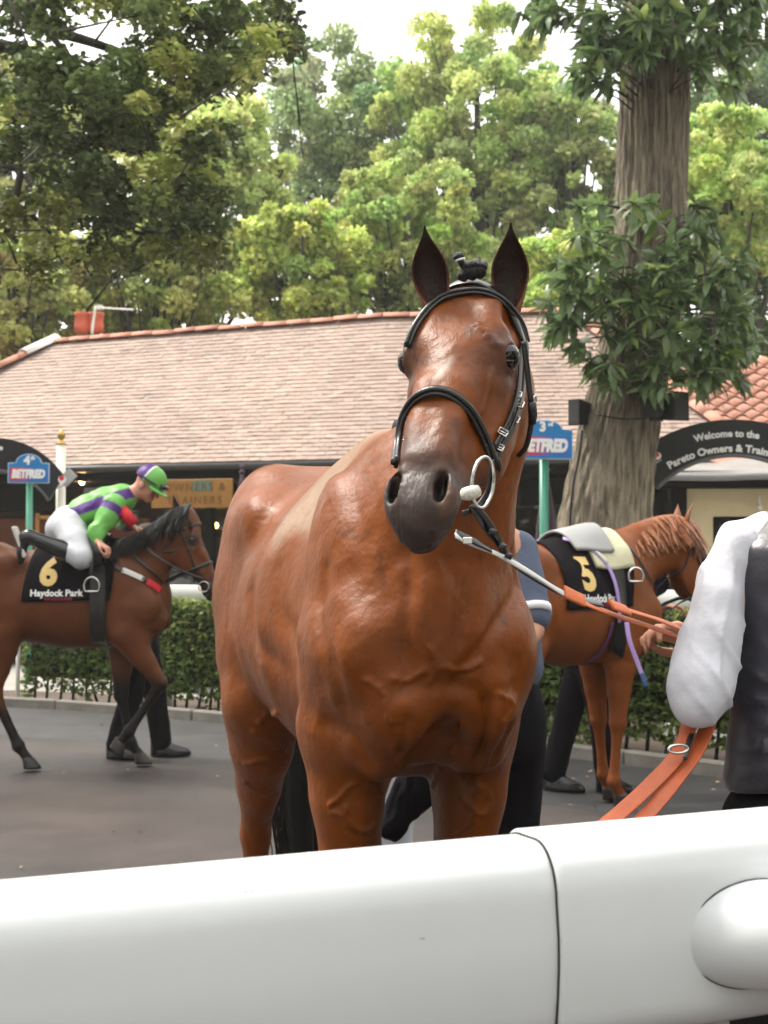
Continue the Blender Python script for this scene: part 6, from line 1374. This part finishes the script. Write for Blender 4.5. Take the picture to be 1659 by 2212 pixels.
def wrap(hz, name, x0, x1, a0, a1, off, m, nx=22, na=40, zc=1.22, thick=.006, par=None, slant=0.0, rnd=0.0, cols=None):
    """cloth laid over the back: rays from outside towards the trunk axis, angles from straight up"""
    W, bv = hz['W'], hz['bvh']; G = []
    for i in range(nx):
        row = []
        for k in range(na):
            s_ = k/(na-1); ang = a0+(a1-a0)*s_; x = x0+(x1-x0)*i/(nx-1)+slant*(abs(ang)-1.0); c = W((x, 0, zc)); d = unit(W((x, math.sin(ang), zc+math.cos(ang)))-c); h = bv.ray_cast(Vector(c+d*.7), Vector(-d)); p_ = np.array(h[0]) if h[0] is not None else c+d*.3
            row.append(p_+d*off)
        G.append(row)
    G = np.array(G)
    for _ in range(2): G[:, 1:-1] = (G[:, :-2]+2*G[:, 1:-1]+G[:, 2:])/4
    G = G+0; N_ = np.cross(np.gradient(G, axis=0), np.gradient(G, axis=1)); N_ /= np.linalg.norm(N_, axis=2)[..., None]+1e-9
    cen = W(((x0+x1)/2, 0, zc)); sg = np.sign(np.sum(N_*(G-cen), -1))[..., None]; N_ = N_*sg; V = np.concatenate([G.reshape(-1, 3), (G+N_*thick).reshape(-1, 3)]); q = nx*na; Fc = []
    for i in range(nx-1):
        for k in range(na-1): a = i*na+k; Fc.append((a, a+1, a+na+1, a+na)); Fc.append((q+a, q+a+na, q+a+na+1, q+a+1))
    for i in range(nx-1):
        for k in (0, na-1): a = i*na+k; Fc.append((a, a+na, q+a+na, q+a))
    for k in range(na-1):
        for i in (0, nx-1): a = i*na+k; Fc.append((a, q+a, q+a+1, a+1))
    return add(name, V, Fc, m, par, True), bvh_of(V, np.array(Fc))
def decal(hz, bv, s, x0, z0, size, m, par, bold=.0, xs=1.0, off=.002, name='lettering', y=-1):
    V, Fc = text_mesh(s, size, .0, bold, 1.0, xs); W = hz['W']; Q = []
    Fin = []
    for v in V:
        p_ = W((x0+v[0], y*.7, z0+v[1])); d = unit(W((x0+v[0], 0, z0+v[1]))-p_); h = bv.ray_cast(Vector(p_), Vector(d)); Q.append(np.array(h[0])-d*off if h[0] is not None else p_+d*.4)
    return add(name, Q, Fc, m, par, False)
M_ncloth = mat('black_number_cloth', (.005, .0035, .006), .9, spec=.12, bump=.3, bscale=12, bdist=.02); M_num = mat('gold_numeral', (.70, .50, .18), .6); M_dred = mat('dark_red_print', (.22, .01, .03), .6)
def six_like(hz, bv, ch, x0, z0, sz, par): return decal(hz, bv, ch, x0, z0, sz, M_num, par, bold=.012, xs=.95)

# --- jockey's bay horse walking at the left
o6 = (-1.98, 10.0, 0)
p6 = dict(neck=[(.16, 0, 1.34), (.27, 0, 1.45), (.38, 0, 1.56), (.49, 0, 1.66), (.575, 0, 1.725)], nh=[.25, .20, .16, .135, .115],
          fore=[((.16, .13, 1.12), (.10, .12, .96), (.10, .11, .50), (.17, .11, .17), (.235, .11, .075)), ((.20, -.13, 1.12), (.17, -.14, .96), (.42, -.13, .60), (.20, -.12, .27), (.13, -.12, .19))],
          hind=[((-.86, -.13, 1.22), (-.68, -.15, .97), (-.74, -.14, .53), (-.57, -.13, .17), (-.50, -.13, .075)), ((-.88, .13, 1.22), (-.78, .15, .98), (-1.12, .14, .55), (-1.22, .13, .19), (-1.17, .13, .08))],
          poll=(.60, 0, 1.775), muz=(.82, -.01, 1.27), S=(0, 1, 0), earlean=(-.02, 0, .02))
h6 = side_horse('bay_racehorse', 'bay racehorse with black mane and legs walking at the left under a jockey', o6, 0.0, 1.0, p6, (.105, .030, .007), (.030, .022, .020), None, True, 6)
br6, ring6 = face_tack(h6, 'dark bridle on the horse carrying the jockey')
crest = [h6['W']((x, -.045, z)) for x, z in ((.60, 1.865), (.50, 1.835), (.38, 1.755), (.24, 1.665), (.08, 1.60))]
mane_strip(crest, .20, lambda t: (-.22, -.62, -.75), lambda b: np.array([0, -.9, .3]), M_hair_black, h6['root'], seed=2, dens=420, width=.018)
Vt, Ft = tail_geo([h6['W'](q) for q in ((-1.12, 0, 1.44), (-1.22, 0, 1.36), (-1.30, 0, 1.1), (-1.30, 0, .8), (-1.27, 0, .55))], [.035, .05, .075, .08, .03]); add('tail', Vt, Ft, M_hair_black, h6['root'])
sc6 = empty('saddle_cloth', h6['W']((-.2, 0, 1.5)), 'black saddle cloth with a gold number six under the jockey', 'saddle cloth'); o_, cb6 = wrap(h6, 'cloth', -.50, .10, -1.72, 1.72, .010, M_ncloth, par=sc6, slant=-.03)
six_like(h6, cb6, '6', -.345, 1.372, .25, sc6); decal(h6, cb6, 'Haydock Park', -.285, 1.235, .062, M_let, sc6, bold=.002, xs=1.0); decal(h6, cb6, 'RACECOURSE', -.270, 1.195, .030, M_dred, sc6, bold=.001)
sd6 = empty('race_saddle', h6['W']((-.15, 0, 1.6)), 'small black race saddle with stirrups beneath the jockey', 'saddle'); wrap(h6, 'seat', -.28, .04, -.75, .75, .030, M_lea, 14, 20, thick=.018, par=sd6)
wrap(h6, 'girth', -.06, .055, -2.75, 2.75, .022, M_lea, 5, 60, thick=.006, par=sd6); 
q = [h6['W'](c) for c in ((-.03, -.31, 1.52), (-.03, -.335, 1.42), (-.025, -.34, 1.36))]; rein('stirrup_leather', q, .022, M_lea, (0, -1, 0), pr=sd6)
def stirrup(c, s_=1.0, par=None):
    mb = MB(); tt = np.linspace(-.62, math.pi+.62, 22); mb.tube([c+np.array([.052*s_*math.cos(a), 0, .062*s_*math.sin(a)]) for a in tt]+[c+np.array([.052*s_*math.cos(-.62), 0, .062*s_*math.sin(-.62)])], .0065, 8); mb.box(c+(0, 0, -.036*s_), (.092*s_, .03, .010)); return mb.obj('stirrup_iron', M_steel, par, True)
stirrup(h6['W']((-.022, -.352, 1.285)), 1.0, sd6)
M_web = mat('checked_webbing', (.62, .62, .58), .6); M_redp = mat('red_pad', (.55, .01, .02), .7)
bp6 = empty('breast_strap', h6['W']((.2, 0, 1.3)), 'black, white and red breast strap across the chest of the jockey horse', 'strap')
def side_strap(hz, name, pts, w, m, par, off=.006, th=.006, y=-1):
    W, bv = hz['W'], hz['bvh']; P = []
    for (x, z) in pts:
        p_ = W((x, y*.8, z)); d = unit(W((x, 0, z))-p_); h = bv.ray_cast(Vector(p_), Vector(d)); P.append(np.array(h[0]) if h[0] is not None else W((x, y*.15, z)))
    return strap(name, P, w, th, m, par, bv, off, n=5)
side_strap(h6, 'strap', [(.02, 1.47), (.10, 1.42), (.17, 1.39)], .03, M_lea, bp6); side_strap(h6, 'white_section', [(.16, 1.395), (.23, 1.365), (.30, 1.33)], .038, M_web, bp6); side_strap(h6, 'strap', [(.29, 1.335), (.325, 1.315)], .034, M_lea, bp6); side_strap(h6, 'red_section', [(.32, 1.315), (.37, 1.285), (.405, 1.25)], .048, M_redp, bp6)
side_strap(h6, 'running_rein', [(.14, 1.60), (.26, 1.46), (.38, 1.36), (.42, 1.30)], .016, M_lea, br6, .012)
# --- the jockey
Yj = 9.86
def jp(px, py, dy=0): return pt(px, py, Yj+dy)
Jj = dict(pel=jp(150, 1132, .14), wst=jp(185, 1108, .14), chs=jp(232, 1090, .14), nck=jp(282, 1070, .14), hed=jp(318, 1048, .14),
          shr=jp(246, 1092, -.02), elr=jp(212, 1148, -.10), wrr=jp(212, 1172, -.16), shl=jp(262, 1078, .30), ell=jp(268, 1128, .36), wrl=jp(282, 1136, .16),
          hpr=jp(150, 1140, .04), knr=jp(176, 1205, -.16), anr=jp(66, 1160, -.14), tor=jp(44, 1168, -.14), hpl=jp(152, 1140, .26), knl=jp(190, 1200, .44), anl=jp(120, 1235, .48), tol=jp(140, 1252, .48),
          har=unit((.6, -.2, -.35)), hal=unit((.8, .1, -.3)), fac=unit((.80, -.18, -.57)), _up=(.57, -.1, .82), _curl=1.3)
jk = empty('person', jp(150, 1150, .14), 'jockey in lime green and purple silks leaning forward over his mount', 'person'); H = body_obj(Jj, jk, .010, fine=[(jp(300, 1080)-.12, jp(345, 1010)+np.array([.12, .4, .05]))], girth=.88, tone=(.56, .27, .19)); j = H['j']; S_ = unit(j['shl']-j['shr'])
M_silk = mat('green_purple_silks', (.3, .7, .15), .5, attr='col', bump=.3, bscale=14, bdist=.02)
segs = [(np.array([j['pel']*.6+j['wst']*.4, j['wst'], j['chs'], j['chs']*.4+j['nck']*.6, j['nck']-(j['nck']-j['chs'])*.08]), [.135, .142, .165, .135, .075], [.115, .122, .13, .11, .07], S_)]
segs += [(lerp(j['sh'+q], j['el'+q], [0, .5, 1]), [.078, .074, .062], [.078, .074, .062], S_) for q in 'lr']+[(lerp(j['el'+q], j['wr'+q], [0, .5, .85]), [.060, .052, .036], [.060, .052, .036], S_) for q in 'lr']
V, Fq = garment(segs, .0085, wr=.018, seed=2, stretch=(1, 1, 1)); ax1 = unit(j['chs']-j['pel']); t_ = (V-j['pel'])@ax1; G_ = np.array((.13, .40, .07)); U_ = np.array((.075, .012, .19)); C = np.tile(G_, (len(V), 1))
tw_ = unit(V3(.62, 0, .78)); q_ = V@unit(V3(.72, .1, .69)); st_ = (np.sin((V@unit(V3(-.35, 0, 1)))*26+1.4) > .55); sleeve = polydist(V, np.array([j['shr'], j['elr'], j['wrr']])) < .088; aa_ = (V-j['shr'])@unit(j['elr']-j['shr'])
st_ = np.where(sleeve, (np.abs(aa_-.035) < .028), st_); C[st_] = U_; C[(vnoise(V, 40, 3) > .9)] *= .9; add('silks', V, Fq, M_silk, jk, cols=C)
V, Fq = garment([(np.array([j['wst']*.5+j['pel']*.5, j['pel'], j['pel']-(j['wst']-j['pel'])*.45]), [.140, .158, .135], [.115, .135, .12], S_)]+[(np.array([j['hp'+q], j['hp'+q]*.5+j['kn'+q]*.5, j['kn'+q], j['kn'+q]*.75+j['an'+q]*.25]), [.115, .102, .076, .060], [.115, .105, .08, .062], S_) for q in 'lr'], .009, wr=.006, seed=5); add('breeches', V, Fq, M_br, jk)
M_boot = mat('glossy_boot', (.010, .010, .012), .12, spec=.6)
for q in 'rl':
    kn, an, to = j['kn'+q], j['an'+q], j['to'+q]; dd_ = unit(an-kn); ft = unit(to-an) if q == 'l' else unit(np.array([-.35, 0, -.9])); V, Fq = garment([(np.vstack([lerp(kn, an, [.16, .45, .8, 1.04])]), [.062, .062, .048, .045], [.066, .064, .05, .05], S_), (np.vstack([lerp(an, an+dd_*.04+ft*.03, [0, 1]), [an+dd_*.02+ft*.12], [an+dd_*.0+ft*.18]]), [.044, .044, .043, .034], [.042, .042, .034, .024], S_)], .009, wr=.002); add('boot', V, Fq, M_boot, jk)
    if q == 'r': mb = MB(); mb.box(an+dd_*.055+ft*.06, (.028, .085, .23), np.array([[.93, 0, -.36], [0, 1, 0], [.36, 0, .93]]), .008); mb.obj('boot_sole', mat('pale_sole', (.55, .53, .48), .7), jk)
hc = H['h']+H['u']*.045; V, Fq = garment([(np.array([hc-H['f']*.012, hc+H['f']*.012]), [.104, .104], [.108, .108], H['s'])], .008, cuts=[(hc-H['u']*.018, -H['u'])], wr=.001); e_ = (V-hc)@H['s']; w_ = (V-hc)@H['f']; C = np.tile(G_, (len(V), 1)); back = w_ < -.012; C[back] = U_; C[np.abs(w_+.012) < .006] = (.75, .75, .75)
add('helmet', V, Fq, M_silk, jk, cols=C); pk = []; 
mb = MB(); n = 14; Vp = []; 
for i in range(n+1):
    a = -1.15+2.3*i/n
    for rr2, dz in ((.100, -.014), (.158, -.030)): Vp.append(hc+H['f']*rr2*math.cos(a)*1.05+H['s']*rr2*.85*math.sin(a)+H['u']*(dz))
Vp = np.array(Vp); Vq = Vp-H['u']*.008; mb.raw(np.vstack([Vp, Vq]), [(2*i, 2*i+1, 2*i+3, 2*i+2) for i in range(n)]+[(2*n+2+2*i, 2*n+4+2*i, 2*n+5+2*i, 2*n+3+2*i) for i in range(n)]+[(2*i+1, 2*n+3+2*i, 2*n+5+2*i, 2*i+3) for i in range(n)]); mb.obj('peak', mat('green_peak', (.14, .42, .10), .5), jk)
mb = MB(); mb.tube([hc+H['f']*.105*math.cos(a)+H['s']*.108*math.sin(a)+H['u']*.004 for a in np.linspace(-2.2, 2.2, 24)], .008, 6); mb.tube([hc+H['f']*.112-H['s']*.05+H['u']*.012, hc+H['f']*.120+H['u']*.012, hc+H['f']*.112+H['s']*.05+H['u']*.012], .018, 8); mb.obj('goggles', mat('goggle_lens', (.03, .02, .05), .1), jk, True)
mb = MB(); mb.tube(lerp(jp(262, 1100, -.02), jp(288, 1132, -.02), [0, 1]), [.040, .046], 14); mb.obj('arm_band', M_redp, jk, True)
mb = MB(); mb.tube([j['wst']+(0, -.0, -.10), j['wst']+(0.0, -.145, -.02)], .012, 6); 
# whip and rein from the jockey's hands
rein('rein', [j['wrl']+(.03, -.02, -.02), h6['W']((.36, -.20, 1.52)), h6['W']((.55, -.17, 1.40)), h6['W']((.72, -.10, 1.33))], .016, M_lea, (0, -1, .3), pr=br6)

# --- groom walking beyond the jockey's horse
gx = pt(300, 1600, 10.55); root, H, P = upright(gx[0], 10.55, 1.74, (1, -.05), 'groom in black trousers and shoes walking beyond the horse carrying the jockey', mat('dark_top', (.012, .012, .02), .85, spec=.15), M_black, dict(wrl=(gx[0]-.02, 10.75, 1.18), wrr=(gx[0]-.02, 10.45, 1.18), ell=(gx[0]-.22, 10.78, 1.12), elr=(gx[0]-.22, 10.32, 1.12)), step=.15, res=.015, long=True)
mb = MB(); mb.box(pt(332, 1350, 10.36), (.085, .02, .13), rotz(.3), .006); mb.thing('cloth', M_white, 'small white cloth hanging at the hip of the groom behind the jockey horse', 'cloth')

# --- chestnut horse at the right
o5 = (1.235, 8.30, 0); yw = R(40)
p5 = dict(neck=[(.14, 0, 1.33), (.26, -.01, 1.43), (.40, -.03, 1.50), (.56, -.06, 1.55), (.70, -.09, 1.575)], nh=[.26, .22, .19, .17, .14], negg=-.1,
          fore=[((.18, .13, 1.12), (.12, .12, .96), (.16, .11, .50), (.20, .11, .17), (.25, .11, .075)), ((.16, -.13, 1.12), (.10, -.12, .96), (.08, -.11, .50), (.04, -.11, .17), (.10, -.11, .075))],
          hind=[((-.88, -.13, 1.22), (-.74, -.15, .97), (-1.02, -.14, .54), (-.97, -.13, .17), (-.92, -.13, .075)), ((-.86, .13, 1.22), (-.70, .15, .97), (-.92, .14, .54), (-.84, .13, .17), (-.78, .13, .075))],
          poll=(.775, -.10, 1.625), muz=(.97, -.19, 1.15), S=(.25, 1, 0), earlean=(.10, 0, .06))
h5 = side_horse('chestnut_horse', 'chestnut horse with a saddle standing at the right beyond the bay horse', o5, yw, 1.0, p5, (.20, .052, .008), (.10, .045, .03), None, False, 15)
br5, ring5 = face_tack(h5, 'dark bridle on the chestnut horse')
M_hair_ch = mat('chestnut_hair', (.20, .050, .012), .42, col2=(.36, .12, .03), vscale=22, bump=.6, bscale=90, bdist=.02)
crest = [h5['W'](c) for c in ((.79, -.10, 1.70), (.64, -.08, 1.735), (.46, -.04, 1.71), (.28, -.01, 1.65), (.10, 0, 1.585))]
mane_strip(crest, .20, lambda t: unit(h5['D'](np.array([-.1, -.45, -.85]))), lambda b: h5['D'](np.array([0, -.9, .5])), M_hair_ch, h5['root'], seed=4, dens=620, width=.016)
Vt, Ft = tail_geo([h5['W'](q) for q in ((-1.12, 0, 1.44), (-1.22, 0, 1.36), (-1.28, 0, 1.1), (-1.27, 0, .8), (-1.25, 0, .5))], [.035, .05, .075, .08, .03]); add('tail', Vt, Ft, M_hair_ch, h5['root'])
sc5 = empty('saddle_cloth', h5['W']((-.2, 0, 1.5)), 'black saddle cloth with a gold number five on the chestnut horse', 'saddle cloth'); o_, cb5 = wrap(h5, 'cloth', -.52, .10, -1.72, 1.72, .010, M_ncloth, par=sc5, slant=-.03)
six_like(h5, cb5, '5', -.32, 1.365, .25, sc5); decal(h5, cb5, 'Haydock Park', -.22, 1.235, .062, M_let, sc5, bold=.002); decal(h5, cb5, 'RACECOURSE', -.22, 1.195, .030, M_dred, sc5, bold=.001)
M_cr = mat('cream_pad', (.55, .53, .36), .8, bump=.4, bscale=20); M_lil = mat('lilac_webbing', (.42, .28, .62), .6, bump=.3, bscale=200); M_gry = mat('grey_saddle', (.30, .30, .30), .5)
sd5 = empty('race_saddle', h5['W']((-.15, 0, 1.6)), 'grey race saddle over a cream pad with lilac girth straps on the chestnut horse', 'saddle')
wrap(h5, 'cream_pad', -.22, .10, -.85, .85, .020, M_cr, 14, 24, thick=.016, par=sd5); wrap(h5, 'seat', -.34, -.02, -.55, .55, .038, M_gry, 14, 20, thick=.016, par=sd5)
wrap(h5, 'girth', -.08, .02, -2.6, 2.6, .020, M_lea, 5, 60, thick=.005, par=sd5)
side_strap(h5, 'lilac_strap', [(-.36, 1.545), (-.27, 1.52), (-.16, 1.46), (-.10, 1.36), (-.08, 1.22), (-.07, 1.10)], .030, M_lil, sd5, .034); side_strap(h5, 'white_strap', [(-.30, 1.55), (-.20, 1.50), (-.12, 1.42)], .026, M_web, sd5, .040)
q = h5['W']((-.06, -.30, 1.10)); rein('loose_strap', [q, q+(.01, -.03, -.10), q+(.05, -.04, -.22), q+(.09, -.05, -.33)], .026, M_lil, (0, -1, 0), pr=sd5); rein('strap_tip', [q+(.075, -.047, -.285), q+(.10, -.05, -.36)], .028, mat('blue_tip', (.04, .10, .26), .5), (0, -1, 0), .005, pr=sd5)
side_strap(h5, 'purple_strap', [(-.11, 1.10), (-.13, 1.0), (-.16, .92), (-.2, .87)], .024, mat('purple_webbing', (.08, .02, .14), .6), sd5, .012)
stirrup(h5['W']((-.03, -.345, 1.36)), .8, sd5); side_strap(h5, 'rein', [(.10, 1.58), (.20, 1.42), (.30, 1.32), (.38, 1.26)], .018, M_lea, br5, .010)
rein('rein', [h5['W']((.87, -.24, 1.20)), h5['W']((.80, -.30, .95)), h5['W']((.62, -.30, .80)), h5['W']((.46, -.25, .95)), h5['W']((.42, -.22, 1.12))], .014, M_lea, (0, -1, 0), pr=br5)

# --- groom holding the chestnut horse, mostly hidden behind it
c = pt(1262, 1600, 8.95); cx_, cy_ = c[0], 8.95
Jg = dict(pel=(cx_, cy_, .92), wst=(cx_+.07, cy_, 1.05), chs=(cx_+.22, cy_, 1.20), nck=(cx_+.36, cy_, 1.31), hed=(cx_+.45, cy_-.0, 1.38), shl=(cx_+.28, cy_+.18, 1.27), ell=(cx_+.40, cy_+.20, 1.04), wrl=(cx_+.55, cy_+.12, 1.16), shr=(cx_+.30, cy_-.18, 1.25), elr=pt(1420, 1262, 8.75), wrr=pt(1392, 1278, 8.5),
          hpl=(cx_+.02, cy_+.09, .90), knl=(cx_-.08, cy_+.09, .50), anl=pt(1196, 1708, 9.0), tol=pt(1222, 1722, 8.95), hpr=(cx_+.02, cy_-.09, .90), knr=(cx_+.10, cy_-.09, .50), anr=pt(1312, 1708, 8.9), tor=pt(1338, 1722, 8.85), hal=unit((1, -.2, 0)), har=unit((-.9, -.3, -.2)), fac=unit((.95, 0, -.3)), _curl=1.2)
for k_ in ('anl', 'anr'): Jg[k_][2] = .09
for k_ in ('tol', 'tor'): Jg[k_][2] = .03
gr = empty('person', (cx_, cy_, 0), 'groom in dark clothes bending behind the chestnut horse, only legs and one arm showing', 'person'); H = body_obj(Jg, gr, .013); hair(gr, H); j = H['j']; S_ = unit(j['shl']-j['shr'])
V, Fq = garment([(np.array([j['pel'], j['wst'], j['chs'], j['nck']-(j['nck']-j['chs'])*.1]), [.165, .16, .18, .10], [.13, .13, .13, .08], S_)]+[(np.array([j['sh'+q], j['el'+q], j['el'+q]*.35+j['wr'+q]*.65]), [.08, .07, .05], [.08, .07, .05], S_) for q in 'lr'], .013, wr=.01); add('jacket', V, Fq, M_navy, gr)
V, Fq = garment([(np.array([j['wst'], j['pel'], j['pel']-(0, 0, .06)]), [.15, .165, .17], [.12, .13, .13], S_)]+[(np.array([j['hp'+q], j['kn'+q], j['an'+q]+(0, 0, .02)]), [.11, .085, .072], [.11, .09, .08], (0, 1, 0)) for q in 'lr'], .013, wr=.012); add('trousers', V, Fq, M_black, gr)
for q in 'lr': shoe(gr, j['an'+q], j['to'+q])
# ------------------------------------------------------------------ air: the far trees fade pale
hb = MB(); hb.box((0, 45, 12.0), (150, 110, 26.4)); hz_ = hb.obj('haze', None); hz_['kind'] = 'stuff'
hm = bpy.data.materials.new('haze_air'); hm.use_nodes = True; N = hm.node_tree.nodes; N.clear(); o = N.new('ShaderNodeOutputMaterial'); v = N.new('ShaderNodeVolumePrincipled'); v.inputs['Color'].default_value = (.97, .97, .92, 1); v.inputs['Density'].default_value = .0010; v.inputs['Anisotropy'].default_value = .2
hm.node_tree.links.new(v.outputs[0], o.inputs['Volume']); hz_.data.materials.append(hm)
